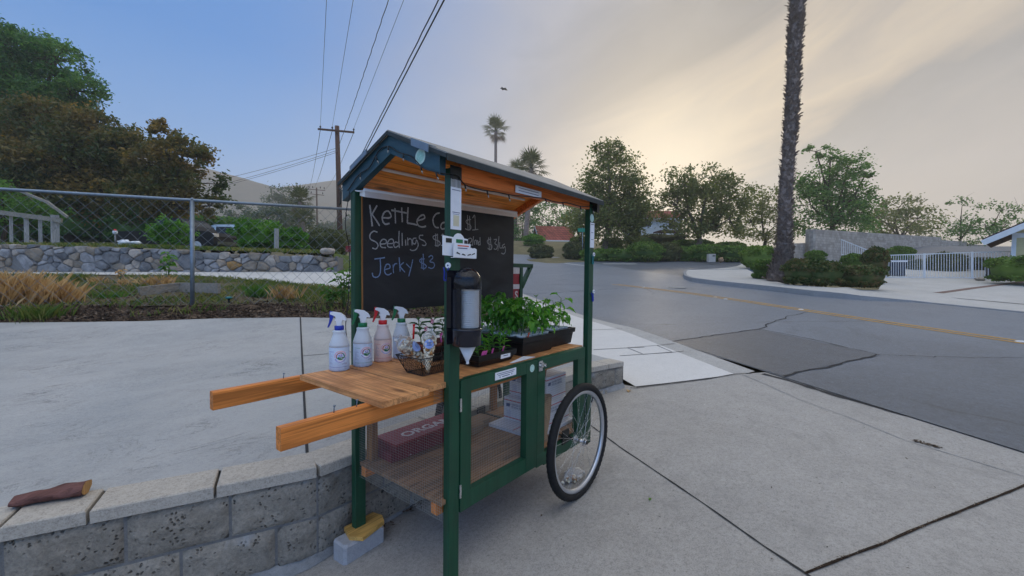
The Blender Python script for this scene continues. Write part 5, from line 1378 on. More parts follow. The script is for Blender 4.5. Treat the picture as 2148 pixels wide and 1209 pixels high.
# spray bottles
def bottle_proto(label, capm, bodym, lowm, inkm, M4):
    t = thing('spray_bottle', label, 'spray bottle', mat=M4, group='spray bottles on the cart table')
    prof = [(0.0, 0.0), (0.040, 0.0), (0.0465, 0.004), (0.0475, 0.012), (0.0475, 0.118), (0.046, 0.130), (0.0405, 0.148), (0.031, 0.176), (0.0285, 0.186), (0.0305, 0.190), (0.0305, 0.195), (0.024, 0.198), (0.021, 0.200)]
    m_ = MB(); m_.lathe(prof[:5], 30, mi=1); m_.lathe(prof[4:], 30, mi=0)
    body = m_.build('bottle_body', [bodym, lowm], t, True)
    m_ = MB(); m_.lathe([(0.0215, 0.199), (0.0225, 0.200), (0.0225, 0.220), (0.0205, 0.2215)], 24); m_.build('collar', capm, t, True)
    pr = [(-.010, .2215), (.012, .2215), (.013, .235), (.018, .250), (.034, .247), (.036, .252), (.026, .270), (.008, .2835), (-.030, .2905), (-.040, .289), (-.041, .279), (-.030, .275), (-.018, .268), (-.014, .258), (-.020, .250), (-.013, .243)]
    m_ = MB(); w = .011
    m_.hexa([(x, -w, z) for x, z in pr], [(x, w, z) for x, z in pr])
    # softened shoulders of the head
    pr2 = [(x * .97 - .0003, .254 + (z - .254) * .97) for x, z in pr]
    m_.hexa([(x, -w - .0022, z) for x, z in pr2], [(x, -w, z) for x, z in pr2]); m_.hexa([(x, w, z) for x, z in pr2], [(x, w + .0022, z) for x, z in pr2])
    m_.build('spray_head', M['white'], t, True)
    m_ = MB(); tr = [(-.042, .293), (-.030, .291), (-.024, .276), (-.027, .262), (-.033, .245), (-.042, .224), (-.049, .212), (-.054, .214), (-.046, .240), (-.043, .262), (-.045, .280)]
    m_.hexa([(x, -.008, z) for x, z in tr], [(x, .008, z) for x, z in tr]); m_.build('trigger', capm, t, True)
    def cyl(u, v, off=.0006): a = -math.pi / 2 + u / .0475; return ((.0475 + off) * math.cos(a), (.0475 + off) * math.sin(a), v)
    def ringseg(mb, cu, cv, r0, r1, a0, a1, mi, n=12, off=.0008):
        V = []
        for k in range(n + 1):
            a = R_(a0 + (a1 - a0) * k / n); V += [cyl(cu + r0 * math.cos(a), cv + r0 * math.sin(a), off), cyl(cu + r1 * math.cos(a), cv + r1 * math.sin(a), off)]
        mb.add(V, [(2 * k, 2 * k + 1, 2 * k + 3, 2 * k + 2) for k in range(n)], mi)
    m_ = MB(); cu, cv = .012, .074
    ringseg(m_, cu, cv, 0, .030, 0, 360, 0, 30, .0005)
    for a in range(-5, 190, 13): ringseg(m_, cu, cv, .0245, .0285, a, a + 9, 1, 2)
    for a in range(205, 340, 12): ringseg(m_, cu, cv, .0245, .0285, a, a + 8, 2, 2)
    ringseg(m_, cu, cv, .0165, .0205, 60, 205, 3); ringseg(m_, cu, cv, .0165, .0205, -25, 60, 4)
    ringseg(m_, cu, cv, .0, .0165, 195, 345, 4); ringseg(m_, cu, cv - .008, .004, .006, 20, 160, 0, 8, .0011); ringseg(m_, cu + .006, cv - .012, .004, .006, 20, 160, 0, 8, .0011)
    def rect(u0, u1, v0, v1, mi, off=.0009):
        n = 6; V = []
        for k in range(n + 1): u = u0 + (u1 - u0) * k / n; V += [cyl(u, v0, off), cyl(u, v1, off)]
        m_.add(V, [(2 * k, 2 * k + 2, 2 * k + 3, 2 * k + 1) for k in range(n)], mi)
    rect(cu - .008, cu + .008, cv + .001, cv + .010, 2); rect(cu - .005, cu + .005, cv + .003, cv + .006, 0, .0012)
    rect(-.052, -.018, .097, .0983, 5); rect(-.05, .05, .022, .0233, 5)
    for k in range(9): rect(-.050, -.050 + .012 + .006 * ((k * 7) % 3), .088 - k * .0062, .0895 - k * .0062, 6)
    rect(.018, .045, .036, .039, 6); rect(.022, .045, .041, .043, 6)
    m_.build('printed_label', [M['paper'], M['print_pink'], M['print_purple'], M['print_red'], M['greenp'], inkm, M['print_pale']], body, True)
    return t
M['print_pink'] = plain('pink_print', (0.80, 0.36, 0.45), 0.6); M['print_purple'] = plain('purple_print', (0.24, 0.22, 0.66), 0.6); M['print_red'] = plain('brown_red_print', (0.45, 0.08, 0.05), 0.6)
M['print_pale'] = plain('pale_blue_print', (0.42, 0.46, 0.62), 0.6); M['print_navy'] = plain('navy_print', (0.06, 0.08, 0.38), 0.6); M['print_green'] = plain('green_print', (0.10, 0.36, 0.25), 0.6); M['print_rose'] = plain('rose_print', (0.66, 0.18, 0.18), 0.6)
def bM(px, py, rz_, sc_=1.0): p = onz(px, py, ZT); return Matrix.Translation(Vector(p)) @ Matrix.Rotation(R_(rz_), 4, 'Z') @ Matrix.Scale(sc_, 4)
bottle_proto('spray bottle with a blue trigger and blue collar', M['blue'], M['hdpe'], M['hdpe_low'], M['print_navy'], bM(712, 776, -38, .985))
bottle_proto('green-triggered spray bottle standing between the blue-triggered and red-triggered ones', M['greenp'], M['hdpe'], M['hdpe_low'], M['print_green'], bM(761, 767, -24))
bottle_proto('spray bottle with a red trigger and pinkish liquid', M['redp'], M['hdpe_red'], M['hdpe_low_red'], M['print_rose'], bM(803, 757, -26))
bottle_proto('green-triggered spray bottle behind the popcorn basket', M['greenp'], M['hdpe'], M['hdpe_low'], M['print_green'], bM(842, 750, -26))

# wire basket with two bags of kettle corn
bs = thing('wire_basket', 'small black wire basket holding popcorn bags on the cart table', 'basket', (0.03, 0.235, ZT))
b0 = [(-.066, .176), (.150, .170), (.150, .292), (-.066, .292)]; b1 = [(-.105, .142), (.185, .138), (.185, .325), (-.105, .325)]; zb0, zb1 = ZT + .004, ZT + .090
m_ = MB()
for k in range(4):
    a0, a1 = Vector(b0[k] + (zb0,)), Vector(b0[(k + 1) % 4] + (zb0,)); c0, c1 = Vector(b1[k] + (zb1,)), Vector(b1[(k + 1) % 4] + (zb1,))
    m_.tube([c0, c1], 0.0026, 6); m_.tube([a0, a1], 0.0022, 6); m_.tube([a0, c0], 0.0022, 6)
    n = int((a1 - a0).length / .0115)
    def sp(u, w): return (a0 * (1 - u) + a1 * u) * (1 - w) + (c0 * (1 - u) + c1 * u) * w
    for i in range(-n, n + 1):
        for sgn in (1, -1):
            P = []
            for j in range(9):
                w = j / 8; u = (i + (sgn * w * 4.0 if sgn > 0 else 4 - w * 4.0)) / n
                if 0 <= u <= 1: P.append(sp(u, w))
            if len(P) > 1: m_.tube(P, 0.0009, 4, 0, False)
for i in range(16):
    u = i / 15; m_.tube([Vector(b0[0] + (zb0,)).lerp(Vector(b0[1] + (zb0,)), u), Vector(b0[3] + (zb0,)).lerp(Vector(b0[2] + (zb0,)), u)], .0009, 4)
for i in range(9):
    u = i / 8; m_.tube([Vector(b0[0] + (zb0,)).lerp(Vector(b0[3] + (zb0,)), u), Vector(b0[1] + (zb0,)).lerp(Vector(b0[2] + (zb0,)), u)], .0009, 4)
m_.build('wire_frame', M['black'], bs)
def popcorn_bag(tip, top, r1, label, lab_side, seed_):
    t = thing('popcorn_bag', label, 'popcorn bag', tip, group='popcorn bags in the basket')
    tip, top = Vector(tip), Vector(top); ax_ = (top - tip); L = ax_.length; d = ax_.normalized(); u = d.orthogonal().normalized(); v = d.cross(u)
    rr = random.Random(seed_); m_ = MB()
    for k in range(360):
        w = rr.random() ** .6; a = rr.uniform(0, 6.28); r = r1 * min(1, w * 1.18) * (.78 if rr.random() < .8 else .4)
        c = tip + d * (L * .84 * w) + u * r * math.cos(a) + v * r * math.sin(a)
        m_.blob(c, rr.uniform(.005, .0095), 1 if rr.random() < (.2 if w > .5 else .06) else 0, k, 0.7, 6, 4, 2.0)
    m_.build('popcorn', [M['popcorn'], M['popcorn_brown']], t)
    m_ = MB(); n = 22; V = []; st_ = [(0, .004), (.25, .34), (.5, .64), (.75, .93), (.86, 1.02), (.93, .8), (1.0, .42), (1.06, .5)]
    for w, f in st_:
        for k in range(n):
            a = 2 * math.pi * k / n; q = 1 + .06 * mnoise.noise(Vector((math.cos(a) * 3, math.sin(a) * 3, w * 9 + seed_)))
            V.append(tip + d * L * w + (u * math.cos(a) + v * math.sin(a)) * r1 * f * q)
    m_.add(V, [(i * n + k, i * n + (k + 1) % n, (i + 1) * n + (k + 1) % n, (i + 1) * n + k) for i in range(len(st_) - 1) for k in range(n)], 0, True)
    sk = m_.build('bag_film', M['clear'], t)
    s = Vector(lab_side).normalized(); s = (s - d * s.dot(d)).normalized(); sx = d.cross(s).normalized(); c = tip + d * L * .66 + s * (r1 * .98); m_ = MB(); n = 22; R1 = r1 * .66
    m_.add([c + sx * R1 * math.cos(2 * math.pi * k / n) - s * (R1 * .35 * abs(math.cos(2 * math.pi * k / n)) ** 2) + d * R1 * math.sin(2 * math.pi * k / n) for k in range(n)] + [c + s * .001], [(k, (k + 1) % n, n) for k in range(n)])
    for j in range(3): m_.bar(c + s * .0016 - sx * R1 * .5 + d * R1 * (.3 - j * .3), c + s * .0016 + sx * R1 * .5 + d * R1 * (.3 - j * .3), .002, .0004, s, 1)
    m_.build('round_label', [M['paper_blue'], M['navy']], t)
tc_ = np.array([-0.66, -0.75, .1])
popcorn_bag(onz(897, 782, ZT + .006), ony(902, 694, .235), .034, 'upright popcorn bag with a round blue label', tc_, 3)
popcorn_bag(onz(902, 770, ZT + .012), ony(838, 712, .30), .042, 'popcorn bag leaning out over the basket rim', (-.2, -.6, .8), 8)

# seedling trays
def tray(x0, x1, y0, y1, zt_, label, cups=None, flare=.022, foot=.006):
    t = thing('seedling_tray', label, 'seedling tray', ((x0 + x1) / 2, (y0 + y1) / 2, ZT + .001), group='seedling trays on the cart table')
    m_ = MB(); zb = ZT + .002; f = flare
    o = lambda e, z: [(x0 + e, y0 + e, z), (x1 - e, y0 + e, z), (x1 - e, y1 - e, z), (x0 + e, y1 - e, z)]
    rings = [o(f + .004, zb), o(f, zb + .004), o(f * .55, zt_ - .034), o(f * .1, zt_ - .030), o(0, zt_ - .004), o(0, zt_), o(.012, zt_), o(.014, zt_ - .006), o(f + .002, zb + .008)]
    V = [p for r in rings for p in r]
    F = [(i * 4 + k, i * 4 + (k + 1) % 4, (i + 1) * 4 + (k + 1) % 4, (i + 1) * 4 + k) for i in range(len(rings) - 1) for k in range(4)] + [(0, 3, 2, 1), (32, 33, 34, 35)]
    m_.add(V, F)
    m_.build('tray_body', M['black'], t)
    # moulded cells seen through the side
    n = int((x1 - x0) / .07)
    m_ = MB()
    if zt_ - ZT > .08:
        for i in range(n):
            xc = x0 + f + (x1 - x0 - 2 * f) * (i + .5) / n
            for yy in (y0 + f * .9,): m_.lathe([(.020, zb + .012), (.031, zt_ - .032)], 14, (xc, yy + .024, 0))
        m_.build('cell_ribs', M['black'], t)
    return t
tray(0.212, 0.522, 0.082, 0.300, 0.931, 'shallow black tray of pink-tagged seedlings with a white label on its side')
tray(0.588, 0.935, 0.088, 0.400, 0.978, 'deep black tray of tomato seedlings in the middle of the table')
tray(0.950, 1.240, 0.125, 0.400, 0.978, 'deep black tray of seedlings beside the far front post')
tray(0.56, 1.18, 0.415, 0.630, 0.975, 'long black seedling tray at the back below the chalkboard')
tray(0.165, 0.50, 0.37, 0.60, 0.915, 'low black tray with terracotta pots behind the popcorn basket')
m_ = MB(); m_.hexa([(0.385, .086, .893), (0.465, .086, .895), (0.465, .086, .919), (0.385, .086, .917)], [(0.385, .083, .893), (0.465, .083, .895), (0.465, .083, .919), (0.385, .083, .917)]); m_.box(.405, .445, .0826, .0829, .905, .909, 1)
tag(centre(m_.build('tray_label', [M['white'], M['ink']])), 'white rounded label stuck on the shallow black tray', 'label')
# white foam cups in the deep trays (each a cup)
cup_me = None
def cup(x, y, z, grp):
    global cup_me
    if cup_me is None:
        m_ = MB(); m_.lathe([(.024, 0), (.029, .062), (.0315, .064), (.0315, .067), (.028, .067), (.0275, .060)], 16); m_.lathe([(.0, .060), (.0275, .060)], 16, mi=1)
        o = m_.build('foam_cup', [M['foam'], M['potsoil']]); cup_me = o.data
    else: o = bpy.data.objects.new('foam_cup', cup_me); COL.objects.link(o)
    o.location = (x, y, z); tag(o, {'a': 'white foam cup of potting soil in the middle tomato tray', 'b': 'white foam cup of potting soil in the tray by the far post', 'c': 'white foam cup of potting soil in the long back tray'}[grp], 'cup', {'a': 'foam cups in the middle tomato tray', 'b': 'foam cups in the far tray', 'c': 'foam cups in the long back tray'}[grp])
    return o
spots = []
for gx in range(5):
    for gy in range(4): spots.append((0.646 + gx * .060, 0.150 + gy * .066, 'a'))
for gx in range(4):
    for gy in range(3): spots.append((1.010 + gx * .058, 0.186 + gy * .075, 'b'))
for gx in range(8):
    for gy in range(3): spots.append((0.618 + gx * .072, 0.470 + gy * .055, 'c'))
for x, y, g in spots: cup(x, y, .917, g)
# seedlings
def seedling_proto(name, kind_, H, sd, label):
    rr = random.Random(sd); t = thing(name, label, 'seedling', (0, 0, -5)); 
    sm_ = MB(); lf = MB(); lean = Vector((rr.uniform(-.12, .12), rr.uniform(-.12, .12), 1))
    if kind_ == 'tomato':
        P = [lean * (H * k / 6) + Vector((rr.uniform(-.004, .004), rr.uniform(-.004, .004), 0)) for k in range(7)]
        for p in P: p.z = p.z
        sm_.tube(P, [.0032, .003, .0028, .0026, .0023, .002, .0015], 6)
        nb = 7
        for k in range(nb):
            w = .34 + .66 * k / (nb - 1); b_ = lean * (H * w); a = k * 2.4 + rr.uniform(-.4, .4); ln = H * rr.uniform(.38, .56) * (1.0 if w < .9 else .6)
            d = Vector((math.cos(a), math.sin(a), .55)).normalized(); Q = [b_]
            for j in range(1, 6):
                dd = d.copy(); dd.z = .55 - j * .24; Q.append(Q[-1] + dd.normalized() * ln / 5)
            sm_.tube(Q, [.0016] * 5 + [.0007], 4, 0, False)
            for j in (2, 3, 4, 5):
                dirn = (Q[j] - Q[j - 1]).normalized(); side = dirn.cross(Vector((0, 0, 1))).normalized(); s = (.040 if j < 5 else .052) * rr.uniform(.75, 1.25) * H / .2
                if j < 5:
                    for sg in (1, -1):
                        lf.leaf(Q[j], side * sg + dirn * .5 + Vector((0, 0, rr.uniform(-.35, .1))), (0, 0, 1), s, s * .56, 0, .35)
                else: lf.leaf(Q[j], dirn + Vector((0, 0, -.2)), (0, 0, 1), s, s * .6, 0, .35)
    elif kind_ == 'broad':
        P = [lean * (H * k / 5) for k in range(6)]; sm_.tube(P, .0028, 6)
        for k in range(8):
            w = .3 + .7 * k / 7; b_ = lean * (H * w); a = k * 2.4 + rr.uniform(-.3, .3); d = Vector((math.cos(a), math.sin(a), .35 if w < .9 else .9)).normalized(); s = rr.uniform(.042, .068) * H / .16
            e_ = b_ + d * s * .5; sm_.tube([b_, e_], .0013, 4, 0, False); lf.leaf(e_, d + Vector((0, 0, -.45)), (0, 0, 1), s, s * .72, 0, .3)
    elif kind_ == 'rosette':
        P = [lean * (H * k / 4) for k in range(5)]; sm_.tube(P, .0022, 6)
        for k in range(13):
            w = .15 + .85 * k / 12; b_ = lean * (H * w); a = k * 2.4; d = Vector((math.cos(a), math.sin(a), .25 + .9 * w)).normalized(); s = rr.uniform(.032, .05) * H / .085
            lf.leaf(b_, d, (0, 0, 1), s, s * .32, 0, .3)
    elif kind_ == 'vinca':
        P = [lean * (H * k / 4) for k in range(5)]; sm_.tube(P, .003, 6)
        for k in range(8):
            w = .35 + .65 * (k // 2) / 3; b_ = lean * (H * w); a = (k % 2) * math.pi + (k // 2) * 1.4 + rr.uniform(-.2, .2); d = Vector((math.cos(a), math.sin(a), .45)).normalized(); s = rr.uniform(.052, .075)
            lf.leaf(b_, d, (0, 0, 1), s, s * .42, 0, .2)
    sm_.build('stem', M['stem'], t, True); lf.build('leaves', M['vinca'] if kind_ == 'vinca' else M['seedling'], t, True)
    return t
L_ = {'a': ('tomato seedling with drooping leaves growing in the middle tray', 'tomato seedlings in the middle tray'), 'b': ('seedling growing in the tray beside the far front post', 'seedlings in the tray by the far post'),
      'c': ('leafy seedling growing in the long back tray', 'seedlings in the long back tray'), 'd': ('small narrow-leaved seedling in the shallow pink-tagged tray', 'seedlings in the shallow tray')}
protos = {'t0': seedling_proto('tomato_seedling', 'tomato', .20, 1, L_['a'][0]), 't1': seedling_proto('tomato_seedling', 'tomato', .23, 2, L_['a'][0]), 't2': seedling_proto('tomato_seedling', 'tomato', .17, 3, L_['a'][0]),
          'b0': seedling_proto('squash_seedling', 'broad', .16, 4, L_['c'][0]), 'b1': seedling_proto('pepper_seedling', 'broad', .20, 5, L_['b'][0]),
          'r0': seedling_proto('flower_seedling', 'rosette', .088, 6, L_['d'][0]), 'r1': seedling_proto('flower_seedling', 'rosette', .07, 7, L_['d'][0]), 'v0': seedling_proto('periwinkle_plant', 'vinca', .13, 8, 'x')}
def plant(k, x, y, z, rot, s, g=None, label=None, group=None):
    return dup(protos[k], Matrix.Translation((x, y, z)) @ Matrix.Rotation(rot, 4, 'Z') @ Matrix.Scale(s, 4), label or L_[g][0], group or L_[g][1])
rr = random.Random(11)
for i, (x, y, g) in enumerate(spots):
    if g == 'a': k = rr.choice(['t0', 't1', 't2']); s = rr.uniform(.70, 1.0)
    elif g == 'b': k = rr.choice(['t2', 'b1', 't0', 'b1']); s = rr.uniform(.65, 1.05)
    else: k = rr.choice(['b0', 'b1', 't1', 't0']); s = rr.uniform(.75, 1.05)
    if g == 'b' and x > 1.15 and y < .2: s *= .6
    if rr.random() < {'a': .25, 'b': .33, 'c': .58}[g]: continue
    plant(k, x + rr.uniform(-.008, .008), y + rr.uniform(-.008, .008), .977, rr.uniform(0, 6.28), s, g)
for (x, y) in ((.255, .125), (.30, .20), (.345, .13), (.40, .18), (.425, .125), (.478, .135), (.47, .21), (.36, .25), (.26, .24), (.31, .13)):
    plant(rr.choice(['r0', 'r1', 'r0']), x, y, .918, rr.uniform(0, 6.28), rr.uniform(.85, 1.2), 'd')
plant('b1', .285, .165, .918, 1.0, .72, 'd', 'taller broad-leaved seedling in the shallow tray next to the cup dispenser', None)
m_ = MB(); m_.add([(.222, .092, .9175), (.512, .092, .9175), (.512, .29, .9175), (.222, .29, .9175)], [(0, 1, 2, 3)])
kind(m_.build('potting_soil', M['potsoil']), 'stuff')
def marker(x, y, z, mat, label, h=.045, w=.014, lean=.2):
    m_ = MB(); m_.hexa([(x - w / 2, y, z), (x + w / 2, y, z), (x + w / 2, y - .0012, z), (x - w / 2, y - .0012, z)], [(x - w / 2 + lean * h, y - .01, z + h), (x + w / 2 + lean * h, y - .01, z + h), (x + w / 2 + lean * h, y - .0112, z + h), (x - w / 2 + lean * h, y - .0112, z + h)])
    return tag(centre(m_.build('plant_tag', mat)), label[0], 'plant tag', label[1] if len(label) > 1 else None)
for x, y in ((.255, .105), (.268, .107), (.282, .106), (.35, .12), (.445, .125)): marker(x, y, .917, M['pink'], ('pink plant tag stuck in the shallow seedling tray', 'pink plant tags in the shallow tray'), .034, .013, .1)
marker(.66, .11, .975, M['orange'], ('red plant tag in the middle tomato tray',), .03, .014, 0)
for x, y in ((.70, .26), (.76, .15), (1.04, .19), (.86, .25)): marker(x, y, .975, M['teal_p'], ('teal plant tag among the foam cups', 'teal plant tags among the foam cups'), .028, .012, 0)
# terracotta pots
def pot(x, y, label, z=ZT + .010):
    t = thing('plant_pot', label, 'plant pot', (x, y, z)); m_ = MB()
    m_.lathe([(.034, 0), (.046, .066), (.050, .066), (.051, .084), (.046, .084), (.044, .074)], 22, (x, y, z)); m_.build('pot_wall', M['terra'], t)
    MB().lathe([(0, .074), (.044, .074)], 22, (x, y, z)).build('pot_soil', M['potsoil'], t)
for i, (px, y, lab) in enumerate(((884, .47, 'terracotta pot next to the red stake behind the basket'), (908, .44, 'terracotta pot directly behind the upright popcorn bag'), (929, .50, 'terracotta pot half hidden by the front cart post'))):
    p = ony(px, 715, y); pot(p[0], y, lab); plant('v0', p[0], y, ZT + .088, i * 2.0, 1.0, None, 'glossy-leaved plant in the ' + lab, 'glossy plants in terracotta pots'); plant('v0', p[0] + .015, y + .02, ZT + .086, i * 2.0 + 1.1, .75, None, 'small second plant in the ' + lab, 'glossy plants in terracotta pots')
p = ony(867, 700, .455); m_ = MB(); m_.tube([(p[0], p[1], p[2] - .03), (p[0] + .004, p[1], p[2] + .042)], .0055, 8); m_.tube([(p[0] + .004, p[1], p[2] + .042), (p[0] + .004, p[1], p[2] + .05)], .007, 8)
tag(centre(m_.build('plant_stake', M['redp'])), 'short red stake stuck in a terracotta pot', 'plant stake')
p = ony(924, 705, .42); m_ = MB()
for a in (-.5, .0, .5): m_.leaf(p, (math.sin(a), -.3, math.cos(a)), (0, -1, 0), .022, .012)
m_.tube([p, p + np.array([.004, -.004, -.04])], .0045, 6)
tag(centre(m_.build('plant_clip', M['pink'])), 'pink plant clip hanging beside the front cart post', 'plant clip')
for i, (px, py) in enumerate(((905, 674), (892, 690))):
    p = ony(px, py, .43); m_ = MB()
    for k in range(5): a = k * 1.257; m_.leaf(p, (math.cos(a), -.5, math.sin(a)), (0, -1, .2), .018, .014)
    tag(centre(m_.build('flower', M['print_pink'])), ['pink five-petalled flower above the terracotta pots', 'pink flower low down behind the leaning popcorn bag'][i], 'flower')
# flyer lying on the table edge, seed packets
m_ = MB(); q = [onz(x, y, ZT + .002) for x, y in ((1069, 762), (1100, 765), (1127, 750), (1098, 748))]; q[1][1] = .041; q[2][1] = .045
m_.hexa([tuple(p) for p in q], [tuple(p + np.array([0, 0, .0015])) for p in q])
tag(centre(m_.build('flyer', M['paper'])), 'blank white flyer lying on the table edge above the door', 'flyer')
for px, py, y, lab, mm in ((1006, 672, .33, 'navy seed packet propped behind the cup dispenser', 'navy'), (1044, 636, .60, 'white seed packet poking up in front of the chalkboard', 'paper')):
    p = ony(px, py, y); m_ = MB(); m_.hexa([(p[0] - .03, y, ZT + .06), (p[0] + .03, y, ZT + .06), (p[0] + .03, y + .002, ZT + .06), (p[0] - .03, y + .002, ZT + .06)], [(p[0] - .025, y + .03, p[2] + .03), (p[0] + .035, y + .03, p[2] + .02), (p[0] + .035, y + .032, p[2] + .02), (p[0] - .025, y + .032, p[2] + .03)])
    m_.box(p[0] - .02, p[0] + .02, y + .012, y + .014, p[2] - .03, p[2] - .01, 1)
    tag(centre(m_.build('seed_packet', [M[mm], M['orange']])), lab, 'seed packet')

# ---- things on the shelf below
t = thing('red_crate', 'long dark red wooden box stencilled in white on the cart shelf', 'crate', (0.3, 0.59, 0.342))
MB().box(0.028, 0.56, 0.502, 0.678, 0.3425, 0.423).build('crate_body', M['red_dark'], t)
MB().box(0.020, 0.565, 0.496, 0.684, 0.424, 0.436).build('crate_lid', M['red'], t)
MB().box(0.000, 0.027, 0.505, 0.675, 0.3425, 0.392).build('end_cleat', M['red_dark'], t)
text_mesh('stencil_lettering', 'ORGANIC', 0.092, frame((0.118, 0.545, 0.4368), (1.12, 0, 0), (0, 1, 0), (0, 0, 1)), M['stencil'], t, 0.0022)
for x, z in ((.11, .395), (.13, .365), (.17, .41), (.12, .35), (.21, .418)):
    MB().lathe([(.004, 0), (.006, .001), (.006, .002)], 10, (x, .5005, z)).build('screw_head', M['steel'], t) if x in (.17, .12) else None
t = None
def mailbox(name, x0, x1, y0, y1, z0, z1, label, open_=False):
    t = thing(name, label, 'mailing box', ((x0 + x1) / 2, (y0 + y1) / 2, z0), group='white mailing boxes on the cart shelf')
    m_ = MB(); m_.box(x0, x1, y0, y1, z0, z1); h = z1 - z0
    for zz in (.10, .86):
        m_.box(x0 - .0006, x1 + .0006, y0 - .0008, y0 - .0004, z0 + h * zz, z0 + h * zz + .0055, 1); m_.box(x0 - .0008, x0 - .0004, y0, y1, z0 + h * zz, z0 + h * zz + .0055, 1)
    if h > .06:
        m_.add([(x0 + .02, y0 - .001, z0 + h * .62), (x0 + .05, y0 - .001, z0 + h * .62), (x0 + .056, y0 - .001, z0 + h * .76), (x0 + .026, y0 - .001, z0 + h * .76)], [(0, 1, 2, 3)], 2)
        m_.add([(x0 - .001, y1 - .02, z0 + h * .58), (x0 - .001, y1 - .05, z0 + h * .60), (x0 - .001, y1 - .056, z0 + h * .74), (x0 - .001, y1 - .02, z0 + h * .74)], [(0, 1, 2, 3)], 2)
        for k in range(6): m_.box(x0 - .001, x0 - .0005, y1 - .062, y1 - .025, z0 + h * (.16 + .05 * k), z0 + h * (.18 + .05 * k), 3)
    b_ = m_.build('box_carton', [M['box'], M['stripe'], M['navy'], M['print_pale']], t)
    if h > .06:
        text_mesh('print', 'UNITED STATES\nPOSTAL SERVICE', .017, XZ(x0 + .065, y0 - .0012, z0 + h * .70), M['navy'], b_, 0, extrude=.0002)
        text_mesh('print', 'PRIORITY\nMAIL', .016, XZ(x0 + .20, y0 - .0012, z0 + h * .74), M['stripe'], b_, 0, extrude=.0002) if x1 - x0 > .28 else None
        text_mesh('print', 'UNITED STATES\nPOSTAL SERVICE', .017, frame((x0 - .0012, y1 - .065, z0 + h * .68), (0, -1, 0), (0, 0, 1), (-1, 0, 0)), M['navy'], b_, 0, extrude=.0002)
    if open_:
        m_ = MB(); m_.hexa([(x0, y1, z1 + .002), (x1, y1, z1 + .002), (x1, y1 - .004, z1 + .002), (x0, y1 - .004, z1 + .002)], [(x0 + .01, y1 + .02, z1 + .085), (x1 - .02, y1 + .02, z1 + .085), (x1 - .02, y1 + .016, z1 + .085), (x0 + .01, y1 + .016, z1 + .085)])
        m_.hexa([(x0, y0 + .01, z1 + .002), (x0, y1 - .01, z1 + .002), (x0 + .004, y1 - .01, z1 + .002), (x0 + .004, y0 + .01, z1 + .002)], [(x0 + .10, y0 + .06, z1 + .055), (x0 + .10, y1 - .05, z1 + .07), (x0 + .104, y1 - .05, z1 + .07), (x0 + .104, y0 + .06, z1 + .055)])
        m_.build('open_flap', M['card'], t)
    return t
t = thing('flattened_box', 'flattened white mailing box lying under the box stack', 'mailing box', (.95, .31, .342))
m_ = MB(); m_.box(.735, 1.185, .095, .475, .3425, .362); m_.box(.734, 1.186, .27, .276, .3622, .3626, 1); m_.add([(.80, .20, .363), (.80, .17, .363), (.83, .175, .363), (.83, .20, .363)], [(0, 1, 2, 3)], 2); m_.box(.85, .95, .18, .186, .3622, .3626, 2); m_.build('box_carton', [M['box'], M['stripe'], M['navy']], t)
mailbox('mailing_box', .868, 1.175, .13, .455, .3635, .515, 'white mailing box with red stripes at the bottom of the shelf stack')
mailbox('mailing_box', .945, 1.185, .165, .469, .516, .672, 'open white mailing box on top of the shelf stack', True)
# crumpled kraft paper bag and bits of cardboard
m_ = MB(); n = 14; V = []
for j in range(7):
    z = .3425 + .26 * j / 6
    for k in range(n):
        a = 2 * math.pi * k / n; q = 1 + .28 * mnoise.noise(Vector((math.cos(a) * 2, math.sin(a) * 2, z * 14))); V.append((.775 + .035 * math.cos(a) * q + .05 * (j / 6), .078 + .03 * math.sin(a) * q, z))
m_.add(V, [(i * n + k, i * n + (k + 1) % n, (i + 1) * n + (k + 1) % n, (i + 1) * n + k) for i in range(6) for k in range(n)])
tag(centre(m_.build('paper_bag', M['kraft'])), 'crumpled brown paper bag squeezed beside the mailing boxes', 'paper bag')
for i, (px, py, w_) in enumerate(((1002, 878, .06), (990, 890, .05))):
    p = onz(px, py, .385); m_ = MB(); m_.hexa([(p[0] - w_, p[1] - .06, .3425), (p[0] + w_, p[1] - .05, .3425), (p[0] + w_, p[1] + .05, .3425), (p[0] - w_, p[1] + .05, .3425)], [(p[0] - w_ - .01, p[1] - .05, .372 + .01 * i), (p[0] + w_ + .02, p[1] - .05, .385), (p[0] + w_ + .02, p[1] + .05, .388), (p[0] - w_, p[1] + .06, .378)])
    tag(centre(m_.build('cardboard_scrap', M['card'])), ['folded cardboard scrap lying near the mailing boxes', 'cardboard scrap right beside the red crate'][i], 'cardboard')

# ---- things on the ground round the cart
zg = hdrv(-.1, .62)
t = thing('concrete_paver', 'rounded grey concrete paver propping up the back cart leg', 'paver', (-.1, .64, zg))
m_ = MB(); x0, x1, y0, y1 = -.222, .018, .585, .705; h = .092; b_ = .014
pr = [(x0 + b_, y0), (x1 - b_, y0), (x1, y0 + b_), (x1, y1 - b_), (x1 - b_, y1), (x0 + b_, y1), (x0, y1 - b_), (x0, y0 + b_)]
pi_ = [(x + (.01 if x < -.1 else -.01), y + (.01 if y < .64 else -.01)) for x, y in pr]
m_.hexa([(x, y, zg - .02) for x, y in pr], [(x, y, zg + h - .01) for x, y in pr]); m_.hexa([(x, y, zg + h - .01) for x, y in pr], [(x, y, zg + h) for x, y in pi_])
m_.build('paver_body', M['brick_grey'], t)
zp = zg + h
m_ = MB(); q = [(-.175, .620), (-.135, .560), (.020, .600), (.045, .655), (.030, .720), (-.15, .715)]
m_.hexa([(x, y, zp + .001) for x, y in q], [(x, y, zp + .022) for x, y in q])
tag(centre(m_.build('wood_pad', M['pad'])), 'thin yellowish wood offcut between the back cart leg and the grey paver', 'wood block')
